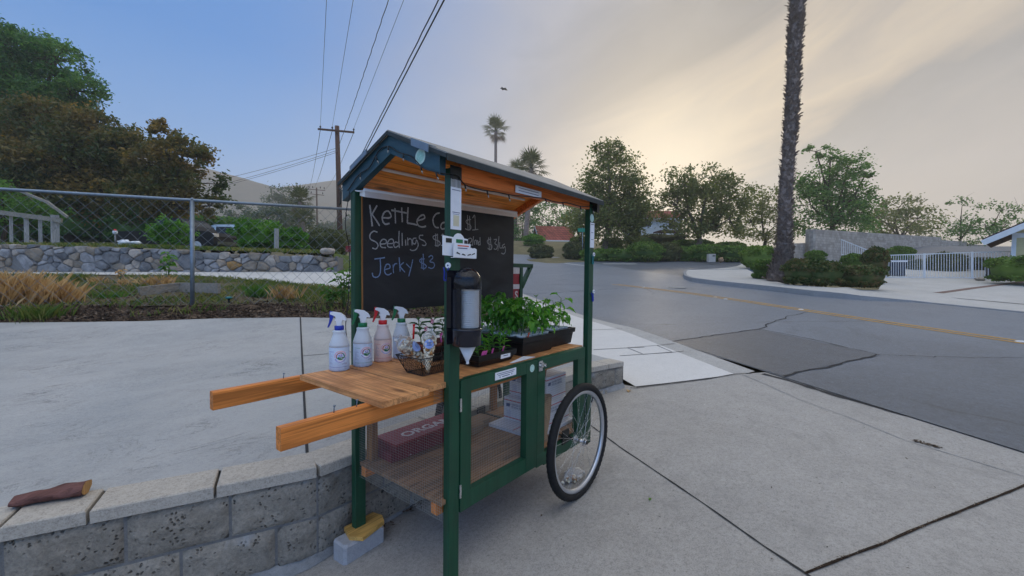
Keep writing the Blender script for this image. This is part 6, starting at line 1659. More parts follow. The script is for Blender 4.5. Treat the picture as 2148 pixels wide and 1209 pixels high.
# split log on the cap stones
t = thing('log', 'split reddish log lying across the wall caps at the patio edge', 'log', (-1.16, 1.27, ZC))
a, b_ = onz(28, 1052, ZC + .02), onz(182, 1022, ZC + .03); m_ = MB(); V = []; n = 14; seg = 16
d = (b_ - a); L = np.linalg.norm(d); d /= L; u = np.cross(d, [0, 0, 1]); u /= np.linalg.norm(u)
for j in range(seg + 1):
    w = j / seg
    for k in range(n):
        an = 2 * math.pi * k / n; ry, rzz = .052 * (1 - .35 * (1 - w) ** 2), .026 * (1 - .3 * (1 - w))
        c = a + d * L * w; f = 1 + .34 * mnoise.noise(Vector((w * 4, math.cos(an) * 1.5, math.sin(an) * 1.5)))
        zz = c[2] + rzz * math.sin(an) * f; V.append((c[0] + u[0] * ry * math.cos(an) * f, c[1] + u[1] * ry * math.cos(an) * f, max(zz, ZC + .001)))
m_.add(V, [(i * n + k, i * n + (k + 1) % n, (i + 1) * n + (k + 1) % n, (i + 1) * n + k) for i in range(seg) for k in range(n)], 0, True)
lg = m_.build('log_bark', M['log'], t)
m_ = MB(); m_.add([Vector(V[seg * n + k]) + Vector(d) * .001 for k in range(n)], [tuple(range(n))]); m_.build('cut_end', M['log_wood'], t)
# dropped popcorn bag on the ground behind the wheel
p = np.array([1.06, .03, hdrv(1.06, .03)]); t = thing('dropped_bag', 'clear plastic bag with brown scraps lying behind the bicycle wheel', 'plastic bag', p)
m_ = MB()
for k in range(26): m_.blob((p[0] + rr.gauss(-.02, .022), p[1] + rr.gauss(-.01, .02), p[2] + .010 + rr.random() * .02), rr.uniform(.006, .012), k % 2, k, .6, 6, 4, 2)
m_.build('scraps', [M['popcorn'], M['popcorn_brown']], t)
m_ = MB(); m_.blob((p[0] + .02, p[1], p[2] + .035), (.085, .06, .036), 0, 4, .35, 18, 10, 2.2); m_.build('bag_film', M['clear'], t)
def leaf_on(px, py, h, L, mat, label):
    p = hit(px, py, h); m_ = MB(); m_.leaf((p[0], p[1], p[2] + .004), (1, .3, .08), (0, 0, 1), L, L * .5); tag(centre(m_.build('fallen_leaf', mat)), label, 'leaf')
leaf_on(1363, 1052, hdrv, .035, M['lime'], 'small yellow-green leaf alone on the driveway past the wheel')
leaf_on(1318, 824, hdrv, .10, M['straw'], 'brown curled leaf at the end of the retaining wall')
leaf_on(1135, 1085, hdrv, .022, M['chips'], 'tiny dark leaf scrap on the driveway in front of the door')
litter('leaf_litter', dense([(a_, b2, 0) for a_, b2 in ((.10, .70), (.5, .73), (.28, .72))], 6), 60, .03, .014, M['chips'], hdrv)

for o in [protos[k] for k in protos]:
    for c in list(o.children): bpy.data.objects.remove(c)
    bpy.data.objects.remove(o)

# ================================================================== vegetation helpers
def rand_dirs(n, g):
    d = g.normal(size=(n, 3)); return d / np.linalg.norm(d, axis=1, keepdims=True)
def leaf_quads(C, size, g, asp=0.55, up=0.0, nrm=None):
    """one small rhombic leaf at every point of C"""
    n = len(C); a = rand_dirs(n, g); b_ = rand_dirs(n, g)
    if up: a[:, 2] *= (1 - up); a /= np.linalg.norm(a, axis=1, keepdims=True)
    b_ = b_ - a * (a * b_).sum(1, keepdims=True); b_ /= np.linalg.norm(b_, axis=1, keepdims=True)
    s = size * g.uniform(0.6, 1.3, (n, 1))
    V = np.empty((n, 4, 3)); V[:, 0] = C - a * s; V[:, 1] = C + b_ * s * asp; V[:, 2] = C + a * s; V[:, 3] = C - b_ * s * asp
    F = np.arange(n * 4).reshape(n, 4)
    return V.reshape(-1, 3), F
def join(parts):
    V = []; F = []; o = 0
    for v, f in parts: V.append(v); F.append(f + o); o += len(v)
    return np.concatenate(V), np.concatenate(F)
def ground_at(px, py, d): return at(px, py, d)
def tree(name, label, base, crowns, mat, barkm, d, dz=0.0, leaves=70, lsize=0.11, clump=0.17, dens=1.0, group=None, trunk_r=0.16, seed=1, asp=0.55, limbs=True, depth=0.9, shell=0.55, twigs=0):
    """base: foot pixel; crowns: (cx, cy, rx, ry) in photo pixels at distance d; every clump hangs on its own branch"""
    g = np.random.default_rng(seed); rr = random.Random(seed)
    foot = at(base[0], base[1], d); k = d / FPX
    fw = CAM_R[2].copy(); fw[2] = 0; fw /= np.linalg.norm(fw); rt = np.array([fw[1], -fw[0], 0])
    t = thing(name, label, 'tree', foot, group=group)
    L = []; tips = []
    for (cx, cy, rx, ry) in crowns:
        c = at(cx, cy, d); R1, R2 = rx * k, ry * k
        n = max(4, int(dens * (rx * ry) / 95.0 * (0.17 / clump) ** 1.2))
        for _ in range(n):
            v = rand_dirs(1, g)[0]; rad = g.uniform(shell, 1.0) ** 0.6
            p = c + rt * v[0] * R1 * rad + fw * v[1] * R1 * depth * rad + np.array([0, 0, 1]) * v[2] * R2 * rad
            tips.append(p); cr = clump * (R1 + R2) * .5 * g.uniform(.7, 1.35)
            m_ = int(leaves * g.uniform(.6, 1.4)); q = g.normal(size=(m_, 3)) * np.array([cr, cr, cr * .7])
            L.append(p + q)
    V, F = leaf_quads(np.concatenate(L), lsize, g, asp, 0.25)
    np_mesh('crown', V, F, mat, parent=t)
    mb = MB(); cz = np.mean([at(c[0], c[1], d)[2] for c in crowns]); fork = foot + (np.mean([at(c[0], c[1], d) for c in crowns], axis=0) - foot) * 0.42
    jit = lambda s: np.array([g.normal(0, s), g.normal(0, s), g.normal(0, s * .4)])
    P = [foot - np.array([0, 0, .3]), foot + (fork - foot) * .35 + jit(trunk_r * .5), foot + (fork - foot) * .7 + jit(trunk_r * .5), fork]
    mb.tube(P, [trunk_r * 1.35, trunk_r, trunk_r * .9, trunk_r * .8], 9)
    if limbs:
        mains = []
        for (cx, cy, rx, ry) in crowns:
            e_ = at(cx, cy, d); mid = (fork + e_) / 2 + jit(.25); mb.tube([fork, mid, e_], [trunk_r * .62, trunk_r * .42, trunk_r * .22], 6); mains.append(e_); mains.append(mid)
        mains = np.array(mains)
        for p in tips[::2]:
            i = int(((mains - p) ** 2).sum(1).argmin()); mid = (mains[i] + p) / 2 + jit(.12); mb.tube([mains[i], mid, p], [trunk_r * .2, trunk_r * .13, trunk_r * .05], 4, 0, False)
    for _ in range(twigs):
        p = tips[rr.randrange(len(tips))]; q = p + np.array([g.normal(0, .5), g.normal(0, .5), abs(g.normal(.5, .5))]); mb.tube([p, (p + q) / 2 + jit(.1), q], [.02, .015, .008], 4, 0, False)
    mb.build('trunk', barkm, t)
    return t
def shrub(name, label, cx, top, w, base, d, mat, n=2600, lsize=0.05, cat='shrub', boxy=0.35, depth=0.9, group=None, seed=1, rough=0.10, core=True):
    """a clipped bush: uneven leafy surface over a dark leafy core; photo pixels give its size at distance d"""
    g = np.random.default_rng(seed); k = d / FPX; foot = at(cx, base, d); R1 = w / 2 * k; H = (base - top) * k
    fw = CAM_R[2].copy(); fw[2] = 0; fw /= np.linalg.norm(fw); rt = np.array([fw[1], -fw[0], 0])
    v = rand_dirs(n, g); v[:, 2] = np.abs(v[:, 2]) ** .85 * np.sign(v[:, 2] + .25)
    pw = 1 - boxy; f = np.sign(v) * np.abs(v) ** pw; f /= np.maximum(np.linalg.norm(f, axis=1, keepdims=True), 1e-6) ** (1 - boxy)
    m_ = np.linalg.norm(v, axis=1); s = g.uniform(.86, 1.03, (n, 1))
    nb = np.array([mnoise.noise(Vector((q[0] * 2.4 + seed, q[1] * 2.4, q[2] * 2.4))) for q in v])[:, None]
    q = f * s * (1 + rough * 1.6 * nb)
    C = foot + np.outer(q[:, 0] * R1, rt) + np.outer(q[:, 1] * R1 * depth, fw) + np.outer((q[:, 2] * .5 + .5) * H, [0, 0, 1])
    V, F = leaf_quads(C, lsize, g, 0.6)
    if core:
        nu, nv = 16, 9; VV = []
        for j in range(nv):
            ph = math.pi * j / (nv - 1) - math.pi / 2
            for i in range(nu):
                th = 2 * math.pi * i / nu; u = np.array([math.cos(ph) * math.cos(th), math.cos(ph) * math.sin(th), math.sin(ph)])
                uu_ = np.sign(u) * np.abs(u) ** pw; uu_ /= max(np.linalg.norm(uu_), 1e-6) ** (1 - boxy); uu_ = uu_ * .88 * (1 + rough * mnoise.noise(Vector(u * 2.4) + Vector((seed, 0, 0))))
                VV.append(foot + rt * uu_[0] * R1 + fw * uu_[1] * R1 * depth + np.array([0, 0, 1]) * (uu_[2] * .5 + .5) * H)
        FF = [(j * nu + i, j * nu + (i + 1) % nu, (j + 1) * nu + (i + 1) % nu, (j + 1) * nu + i) for j in range(nv - 1) for i in range(nu)]
        V, F = join([(V, F), (np.array(VV), np.array(FF))])
    o = np_mesh(name, V, F, mat)
    centre(o, foot); return tag(o, label, cat, group)
def fan_palm(name, label, base, top, d, r0, r1, frond, nf, mat, skirt=0, seed=1, droop=.5, group=None):
    rr = random.Random(seed); b_, t_ = at(base[0], base[1], d), at(top[0], top[1], d); t = thing(name, label, 'palm tree', b_, group=group)
    n = 9; P = [b_ + (t_ - b_) * i / n + np.array([math.sin(i * .7) * .04, 0, 0]) for i in range(n + 1)]
    MB().tube(P, [r0 + (r1 - r0) * i / n for i in range(n + 1)], 10).build('trunk', M['palm_bark'], t)
    def fronds(nn, lo, hi, L, mt, nm):
        m_ = MB()
        for i in range(nn):
            a = i * 2.4 + rr.uniform(-.3, .3); el_ = lo + (hi - lo) * ((i + rr.random()) / nn); L1 = L * rr.uniform(.8, 1.1)
            dv = Vector((math.cos(a) * math.cos(el_), math.sin(a) * math.cos(el_), math.sin(el_))); o = Vector(t_); h = o + dv * L1 * .48
            m_.tube([o, h], [.022 * L1, .012 * L1], 4, 0, False)
            side = dv.cross(Vector((0, 0, 1)))
            side = side.normalized() if side.length > .01 else Vector((1, 0, 0)); nrm = side.cross(dv).normalized()
            for k in range(11):
                w = (k - 5) / 5; ang = w * 1.6; q = (dv * math.cos(ang) + side * math.sin(ang)).normalized(); ln = L1 * .58 * (1 - .25 * abs(w)); tip_d = (q + Vector((0, 0, -droop * (.5 + .5 * abs(w))))).normalized()
                m1 = h + q * ln * .5; e_ = m1 + tip_d * ln * .55; ww = q.cross(nrm).normalized() * ln * .06
                m_.add([h, m1 + ww, e_, m1 - ww], [(0, 1, 2, 3)])
        m_.build(nm, mt, t)
    fronds(nf, -.5, 1.45, frond, mat, 'crown')
    if skirt: fronds(skirt, -1.45, -.7, frond * .85, M['palm_dead'], 'dead_skirt')
    return t

# ---- far side: street trees, left to right
tree('street_tree', 'tall rounded street tree behind the hedges just right of the cart roof', (1268, 540), [(1280, 375, 58, 66), (1245, 430, 45, 55), (1310, 420, 48, 62), (1280, 465, 78, 48), (1330, 450, 40, 45), (1275, 325, 32, 28)], M['tree_mid'], M['bark_pale'], 40, leaves=64, lsize=.14, clump=.19, dens=1.9, group=None, trunk_r=.28, seed=21)
tree('street_tree', 'spreading street tree with a pale trunk between the two houses', (1458, 541), [(1435, 390, 42, 38), (1490, 385, 50, 36), (1420, 435, 42, 40), (1475, 430, 62, 45), (1535, 415, 45, 40), (1450, 470, 60, 30), (1530, 460, 50, 35)], M['tree_mid'], M['bark_pale'], 40, leaves=56, lsize=.14, clump=.19, dens=1.7, trunk_r=.26, seed=22, twigs=14)
tree('street_tree', 'dusky tree filling the gap left of the tall palm trunk', (1605, 525), [(1600, 430, 45, 40), (1575, 465, 45, 40), (1625, 475, 45, 40)], M['tree_mid'], M['bark'], 50, leaves=56, lsize=.16, clump=.2, dens=1.5, trunk_r=.2, seed=23)
tree('green_tree', 'large fresh green tree with an open one-sided top behind the block wall', (1742, 520), [(1712, 318, 22, 16), (1742, 335, 36, 22), (1778, 352, 42, 24), (1818, 362, 20, 12), (1720, 385, 50, 32), (1775, 395, 48, 32), (1700, 430, 48, 42), (1760, 440, 62, 38), (1805, 430, 32, 42), (1745, 475, 80, 24)], M['tree_green'], M['bark'], 42, leaves=62, lsize=.14, clump=.2, dens=1.7, trunk_r=.24, seed=24)
tree('rounded_tree', 'broad rounded dull green tree over the middle of the block wall', (1890, 530), [(1885, 435, 42, 28), (1925, 458, 48, 30), (1855, 465, 48, 28), (1900, 480, 80, 22), (1840, 455, 22, 20)], M['tree_mid'], M['bark'], 58, leaves=56, lsize=.18, clump=.2, dens=1.6, trunk_r=.2, seed=25)
tree('sparse_tree', 'sparse tree with bare twisting twigs above the low end of the wall', (2010, 530), [(2018, 432, 34, 14), (2000, 475, 42, 22), (2045, 470, 30, 22), (2020, 495, 55, 18)], M['tree_green'], M['bark'], 50, leaves=44, lsize=.14, clump=.2, dens=1.2, trunk_r=.14, seed=26, twigs=22)
tree('sparse_tree', 'thin tree with layered branches beside the yellow house', (2085, 535), [(2100, 440, 32, 18), (2065, 470, 30, 20), (2110, 470, 30, 22), (2080, 500, 50, 20)], M['tree_green'], M['bark'], 46, leaves=44, lsize=.13, clump=.2, dens=1.25, trunk_r=.13, seed=27, twigs=8)
tree('dark_tree', 'narrow dark tree close behind the right end of the cart', (1098, 520), [(1095, 470, 34, 45), (1108, 440, 24, 30), (1085, 500, 30, 24)], M['tree_dark'], M['bark'], 62, leaves=56, lsize=.18, clump=.22, dens=2.2, trunk_r=.2, seed=28)
tree('hazy_tree', 'hazy green treetop beyond the red roofed house', (1170, 510), [(1165, 445, 50, 34), (1200, 440, 40, 30), (1140, 460, 34, 30), (1215, 470, 40, 34)], M['tree_green'], M['bark'], 85, leaves=60, lsize=.24, clump=.2, dens=1.6, trunk_r=.25, seed=29)
tree('dark_tree', 'tree standing directly in front of the red roofed house', (1218, 525), [(1212, 455, 26, 38), (1228, 480, 30, 30)], M['tree_mid'], M['bark'], 44, leaves=56, lsize=.14, clump=.22, dens=1.8, trunk_r=.14, seed=30)
fan_palm('fan_palm', 'slim tall fan palm standing highest above the cart roof', (1040, 500), (1040, 276), 78, .30, .26, 2.9, 26, M['palm_leaf'], 6, 31)
fan_palm('fan_palm', 'shorter bushy fan palm with a brown skirt, behind the cart roof', (1102, 505), (1114, 355), 60, .38, .34, 3.0, 30, M['palm_leaf'], 26, 32)
fan_palm('fan_palm', 'low fan palm just showing over the roof between two taller ones', (1080, 505), (1084, 362), 66, .3, .3, 2.6, 22, M['palm_leaf'], 12, 33)
# the tall palm on the verge: stubby trunk only, its crown is above the picture
base = hit(1634, 590, hfar); dp_ = float(np.dot(base - CAM_P, CAM_R[2]))
t = thing('tall_palm', 'very tall palm with a rough dark trunk on the far verge', 'palm tree', base)
pth = [(1632, 592), (1640, 560), (1645, 520), (1648, 420), (1656, 300), (1662, 200), (1667, 90), (1672, 0), (1678, -140), (1682, -330)]
P = [at(x, y, dp_) for x, y in pth]; wpx = [46, 36, 29, 26.5, 26, 26, 27, 27, 26, 24]
cc = catmull(P, 6); ww = np.interp(np.linspace(0, 1, len(cc)), np.linspace(0, 1, len(wpx)), wpx) / 2 * dp_ / FPX
MB().tube(cc, list(ww * .9), 16).build('trunk', M['palm_bark'], t)
V = []; F = []; g = np.random.default_rng(5); H = cc[-1][2] - cc[0][2]
for i in range(3600):
    u = g.uniform(.01, 1); j = u * (len(cc) - 1); k = int(j); c = cc[k] + (cc[min(k + 1, len(cc) - 1)] - cc[k]) * (j - k); r = np.interp(j, range(len(ww)), ww) * .88
    a = i * 2.39996; q = np.array([math.cos(a), math.sin(a), 0]); s = np.array([-math.sin(a), math.cos(a), 0]); big = 1.6 if u < .22 else 1.0
    o = len(V); out = g.uniform(.05, .15) * (1 if g.uniform() < .93 else 1.7); h = .10 * big
    p = c + q * r; V += [p - s * .07 * big, p + s * .07 * big, p + q * out + np.array([0, 0, h * g.uniform(.5, 1.5)]) + s * .02, p + q * out * .8 + np.array([0, 0, h]) - s * .03]; F.append((o, o + 1, o + 2, o + 3))
np_mesh('leaf_stubs', np.array(V), np.array(F), M['palm_bark'], parent=t)
tp = cc[-1]; m_ = MB(); rr = random.Random(4)
for i in range(40):
    a = i * 2.4; el_ = rr.uniform(-.6, 1.4); dv = Vector((math.cos(a) * math.cos(el_), math.sin(a) * math.cos(el_), math.sin(el_))); o = Vector(tp); h = o + dv * 1.0; m_.tube([o, h], [.05, .03], 4, 0, False)
    side = dv.cross(Vector((0, 0, 1))).normalized(); nrm = side.cross(dv)
    for k in range(13):
        w = (k - 6) / 6; q = dv * math.cos(w * 1.7) + side * math.sin(w * 1.7); e_ = h + q * .6; f_ = e_ + (q + Vector((0, 0, -.7))).normalized() * .5; z_ = q.cross(nrm).normalized() * .05; m_.add([h, e_ + z_, f_, e_ - z_], [(0, 1, 2, 3)])
m_.build('crown', M['palm_leaf'], t)

# ---- hedges and clipped shrubs across the street
HG = 'clipped shrubs of the bank across the street'
sh = [(1246, 522, 60, 550, 37, 'hedge', 'low flat hedge end closest to the far front cart post', .5), (1300, 522, 74, 550, 37, 'hedge', 'low flat-topped hedge below the tall rounded street tree', .5), (1352, 508, 74, 551, 36.5, 'hedge', 'big bright mound between the flat hedge and darker mounds', .2),
      (1400, 510, 58, 551, 37, 'hedge_dark', 'dark mound left of the pale trunk', .2), (1437, 517, 50, 551, 37, 'hedge', 'green mound under the pale-trunked tree', .2), (1480, 512, 66, 551, 36.5, 'hedge', 'low mound directly behind the utility box', .3), (1532, 516, 66, 551, 36, 'hedge', 'long green mound right of the utility box', .35),
      (1285, 499, 44, 524, 43, 'hedge', 'upper mound right behind the trunk of the tall street tree', .2), (1340, 499, 56, 522, 43, 'hedge', 'upper mound below the blue-trimmed window', .25), (1390, 492, 88, 514, 47, 'hedge_dark', 'dark flat clipped hedge on the upper terrace', .55), (1450, 503, 80, 526, 43, 'hedge', 'upper rounded hedge behind the pale trunk', .3), (1528, 508, 62, 531, 43, 'hedge', 'upper hedge left of the bright corner bushes', .35), (1330, 492, 40, 512, 50, 'hedge_dark', 'small dark ball at the end of the dark terrace hedge', .1),
      (1135, 513, 50, 545, 39, 'hedge_dark', 'brownish scrubby round bush on the dry bank', .1), (1205, 506, 48, 546, 38, 'hedge_dark', 'dark olive bush close left of the far front post', .15), (1215, 496, 36, 516, 46, 'hedge', 'bright clipped mound behind the dark olive bush', .2), (1120, 492, 44, 518, 50, 'lime', 'loose green bush in front of the red roofed house', .0)]
for i, (cx, top, w, b_, d, mt, lab, bx_) in enumerate(sh):
    shrub('clipped_shrub', lab, cx, top, w * 1.08, b_ + 1, d, M[mt], n=2600, lsize=.10, boxy=bx_, group=HG, seed=40 + i)
sh2 = [(1590, 516, 66, 562, 27.5, 'hedge', 'tall bright hedge on the corner left of the palm', .45, 3000, .08), (1606, 545, 56, 588, 20.3, 'hedge', 'low bright bush nearer the sidewalk left of the palm', .3, 2600, .07),
       (1682, 543, 74, 598, 17.3, 'boxwood', 'bronze tipped shrub wrapped round the foot of the palm', .35, 3600, .055), (1725, 547, 78, 600, 17, 'boxwood', 'middle bronze tipped shrub of the three along the sidewalk', .4, 3600, .055), (1800, 557, 90, 603, 16.9, 'boxwood', 'long low bronze tipped shrub at the driveway corner', .4, 3800, .055),
       (1835, 520, 50, 580, 20, 'boxwood', 'tall round ball shrub at the gate end', .1, 3200, .06), (1710, 526, 40, 550, 28, 'hedge', 'small round bush at the foot of the block wall corner', .1, 1500, .07), (1788, 533, 44, 566, 23, 'hedge', 'round bush below the slanted white railing', .1, 2000, .07),
       (1888, 517, 50, 548, 33, 'hedge', 'flattened green bush behind the left gate leaf', .25, 1800, .08), (1985, 530, 70, 584, 26, 'hedge_dark', 'big dark bush behind the gate bars', .2, 2400, .08), (2056, 540, 56, 580, 26, 'hedge_dark', 'dark bush between the gate post and black bin', .2, 2000, .08), (1925, 545, 44, 576, 27, 'hedge_dark', 'low dark bush behind the blue bin', .2, 1600, .08),
       (2150, 537, 108, 592, 18.6, 'hedge', 'square clipped hedge in front of the yellow house', .6, 4200, .06)]
for i, (cx, top, w, b_, d, mt, lab, bx_, n, ls) in enumerate(sh2):
    shrub('clipped_shrub', lab, cx, top, w, b_, d, M[mt], n=n, lsize=ls, boxy=bx_, seed=70 + i, group='clipped shrubs round the far driveway')

# ---- big trees on the left
tree('evergreen_tree', 'tallest dark green feathery tree in the upper left', (40, 505), [(-60, 135, 90, 70), (30, 108, 62, 44), (20, 190, 90, 70), (118, 128, 54, 42), (152, 188, 56, 36), (90, 220, 80, 48), (-60, 300, 130, 110), (20, 290, 90, 60)], M['tree_dark'], M['bark'], 30, leaves=110, lsize=.13, clump=.17, dens=1.5, trunk_r=.4, seed=51, asp=.4)
tree('rusty_tree', 'broad rusty brown tree below the dark evergreen', (150, 510), [(110, 270, 85, 52), (200, 290, 70, 50), (60, 330, 110, 65), (170, 350, 110, 70), (260, 330, 62, 60), (90, 410, 120, 55), (220, 410, 90, 55), (10, 400, 80, 60)], M['tree_rust'], M['bark'], 27, leaves=110, lsize=.115, clump=.17, dens=1.5, trunk_r=.3, seed=52)
tree('rusty_tree', 'ragged rusty tree with thin outer branches beside the parked cars', (330, 508), [(355, 285, 36, 30), (385, 325, 55, 40), (330, 345, 45, 45), (420, 385, 45, 34), (355, 410, 62, 48), (440, 432, 40, 22), (300, 420, 55, 50), (420, 330, 26, 18)], M['tree_rust'], M['bark'], 25, leaves=88, lsize=.105, clump=.17, dens=1.45, trunk_r=.22, seed=53, twigs=16)
for i, (cx, top, w, b_, d, lab) in enumerate(((210, 425, 190, 512, 28.5, 'deep shady undergrowth below the broad rusty tree'), (330, 440, 150, 515, 27, 'deep shady undergrowth left of the parked cars'), (30, 420, 220, 512, 29, 'dark undergrowth behind the timber frame'), (450, 455, 110, 512, 30, 'dark bushes behind the parked cars'))):
    shrub('undergrowth', lab, cx, top, w, b_, d, M['tree_dark'], n=3400, lsize=.13, boxy=.3, seed=90 + i, rough=.35)
tree('small_tree', 'bright leafy little tree drooping over the timber frame', (10, 510), [(15, 440, 58, 34), (70, 450, 48, 30), (-40, 420, 50, 50), (5, 388, 24, 20)], M['tree_green'], M['bark'], 17, leaves=70, lsize=.075, clump=.2, dens=1.1, trunk_r=.07, seed=54)
tree('citrus_tree', 'small round bright citrus tree in front of the black truck', (357, 520), [(345, 478, 28, 22), (372, 488, 28, 20), (352, 498, 34, 16)], M['lime'], M['bark'], 17, leaves=60, lsize=.06, clump=.22, dens=3.2, trunk_r=.04, seed=55)
for i, (cx, top, w, b_, d, mt, lab, ls) in enumerate(((542, 464, 92, 528, 17, 'lime', 'bright green bush beside the white car', .055), (614, 482, 64, 530, 16.5, 'lime', 'yellow-green bush right of the weathered post', .055), (684, 480, 104, 540, 18.5, 'hedge_dark', 'large dome of dark clipped shrub at the wall end', .045))):
    shrub('garden_bush', lab, cx, top, w, b_, d, M[mt], n=4200, lsize=ls, boxy=.1 if i == 2 else .0, seed=100 + i, rough=.12 if i == 2 else .38)
tree('hazy_pine', 'grey hazy pine far beyond the bushes', (598, 500), [(598, 412, 30, 18), (585, 435, 38, 24), (612, 440, 32, 22)], M['tree_haze'], M['bark'], 130, leaves=70, lsize=.34, clump=.24, dens=3, trunk_r=.5, seed=56)
tree('hazy_tree', 'soft green tree behind the bright green bush', (570, 515), [(560, 460, 42, 26), (600, 465, 40, 28), (535, 470, 26, 20), (640, 470, 30, 22)], M['tree_haze'], M['bark'], 62, leaves=60, lsize=.2, clump=.2, dens=2.2, trunk_r=.3, seed=57)
tree('hazy_tree', 'faint tree beside the rusty branches', (490, 505), [(500, 450, 26, 22), (520, 465, 22, 18)], M['tree_haze'], M['bark'], 80, leaves=60, lsize=.22, clump=.22, dens=3, trunk_r=.2, seed=58)
fan_palm('fan_palm', 'fan palm with two tiers of fronds left of the poles', (629, 505), (629, 424), 52, .22, .2, 2.2, 26, M['palm_leaf'], 12, 34)
fan_palm('fan_palm', 'young fan palm in front of the two-tiered one', (640, 508), (636, 466), 50, .2, .2, 2.2, 24, M['palm_leaf'], 0, 35)
for i, (cx, top, w, d) in enumerate(((690, 470, 44, 150), (728, 462, 40, 165), (752, 470, 50, 150), (700, 482, 60, 120), (738, 484, 40, 110))):
    shrub('distant_trees', 'faint blue-grey treetops in the haze at the end of the street', cx, top, w, 512, d, M['tree_haze'], n=1500, lsize=.45, boxy=0, seed=110 + i, rough=.5, cat='tree', group='faint treetops at the end of the street')

# ---- grasses, weeds and mulch of the planting strip
def blades(name, C, H, wdt, mat, g, lean=.35, k_='stuff', label=None):
    n = len(C); a = g.uniform(0, 6.283, n); h = H * g.uniform(.45, 1.25, n); ln = g.normal(0, lean, (n, 2)) * h[:, None]
    s = np.stack([np.cos(a), np.sin(a), np.zeros(n)], 1) * (wdt * g.uniform(.6, 1.3, n))[:, None]
    tip = C + np.concatenate([ln, h[:, None]], 1); mid = C + np.concatenate([ln * .35, (h * .55)[:, None]], 1)
    V = np.empty((n, 4, 3)); V[:, 0] = C - s; V[:, 1] = C + s; V[:, 2] = mid + s * .8; V[:, 3] = tip
    o = np_mesh(name, V.reshape(-1, 3), np.arange(n * 4).reshape(n, 4), mat)
    if k_: kind(o, k_)
    return o
g = np.random.default_rng(99)
def sample_sheet(S, n, u0=0, u1=1, v0=0, v1=1, pw=1.0):
    nj, ni = S.shape[0] - 1, S.shape[1] - 1; u = (u0 + (u1 - u0) * g.uniform(0, 1, n) ** pw) * nj * .9999; v = (v0 + (v1 - v0) * g.uniform(0, 1, n)) * ni * .9999
    j, i = u.astype(int), v.astype(int); fu, fv = (u - j)[:, None], (v - i)[:, None]
    return (S[j, i] * (1 - fu) + S[j + 1, i] * fu) * (1 - fv) + (S[j, i + 1] * (1 - fu) + S[j + 1, i + 1] * fu) * fv
V, F = leaf_quads(sample_sheet(mulchV, 9000) + np.array([0, 0, .012]), .028, g, .38, .55)
kind(np_mesh('mulch_chips', V, F, M['chips']), 'stuff')
V, F = leaf_quads(sample_sheet(bedV, 2500, 0, .35) + np.array([0, 0, .01]), .028, g, .38, .6)
kind(np_mesh('mulch_chips', V, F, M['chips']), 'stuff')
C = sample_sheet(bedV, 30000); nzv = np.array([mnoise.noise(Vector((p[0] * .9, p[1] * .9, 5))) for p in C]); C = C[nzv > -.22]
blades('weedy_grass', C, .075, .006, M['grass'], g, .55)
C = sample_sheet(mulchV, 2200, .2, 1); nzv = np.array([mnoise.noise(Vector((p[0] * 1.3, p[1] * 1.3, 9))) for p in C]); C = C[nzv > .05]
blades('weedy_grass', C, .10, .005, M['grass'], g, .4)
C = sample_sheet(terrV, 26000, 0, .5, 0, 1, 1.6); blades('lawn_grass', C, .12, .016, M['grass'], g, .5)
def clump(px, py, d, w, h, n, mat, name, label, cat, wd=.006, lean=.3, group=None):
    p = at(px, py, d); C = p + np.stack([g.normal(0, w * .35, n), g.normal(0, w * .35, n), np.full(n, -.03)], 1)
    o = blades(name, C, h, wd * .8, mat, g, lean * 1.2, None); centre(o, p); tag(o, label, cat, group)
clump(22, 634, 5.9, .50, .40, 900, M['straw'], 'dry_grass', 'biggest clump of dry straw-coloured grass at the left picture edge', 'grass clump')
clump(105, 636, 6.0, .36, .30, 560, M['straw'], 'dry_grass', 'dry straw-coloured clump growing round the black pot', 'grass clump')
clump(262, 598, 8.6, .20, .16, 110, M['straw'], 'dry_grass', 'low dry tuft with reddish weed in the middle of the bed', 'grass clump')
clump(305, 598, 8.6, .18, .18, 110, M['straw'], 'dry_grass', 'short straw tuft left of the fence post near the wall', 'grass clump')
clump(338, 600, 8.4, .22, .22, 170, M['straw'], 'dry_grass', 'straw tuft beside the pale green leafy weed', 'grass clump')
clump(205, 592, 9.0, .2, .14, 110, M['straw'], 'dry_grass', 'small pale tuft against the stone wall foot', 'grass clump')
clump(600, 622, 7.0, .25, .20, 160, M['straw'], 'dry_grass', 'thin straw stems right of the fence post', 'grass clump')
clump(172, 590, 9.2, .3, .20, 260, M['grass'], 'grass_tuft', 'green grass tuft between the dry clumps', 'grass clump')
clump(85, 668, 5.1, .30, .18, 400, M['grass'], 'grass_tuft', 'green grass tuft growing in the mulch at the patio edge', 'grass clump')
clump(230, 635, 6.6, .2, .18, 200, M['weed'], 'grass_tuft', 'fresh green tuft in front of the broken boards', 'grass clump')
clump(537, 620, 7.4, .25, .2, 260, M['weed'], 'grass_tuft', 'fresh green tuft right of the fence post', 'grass clump')
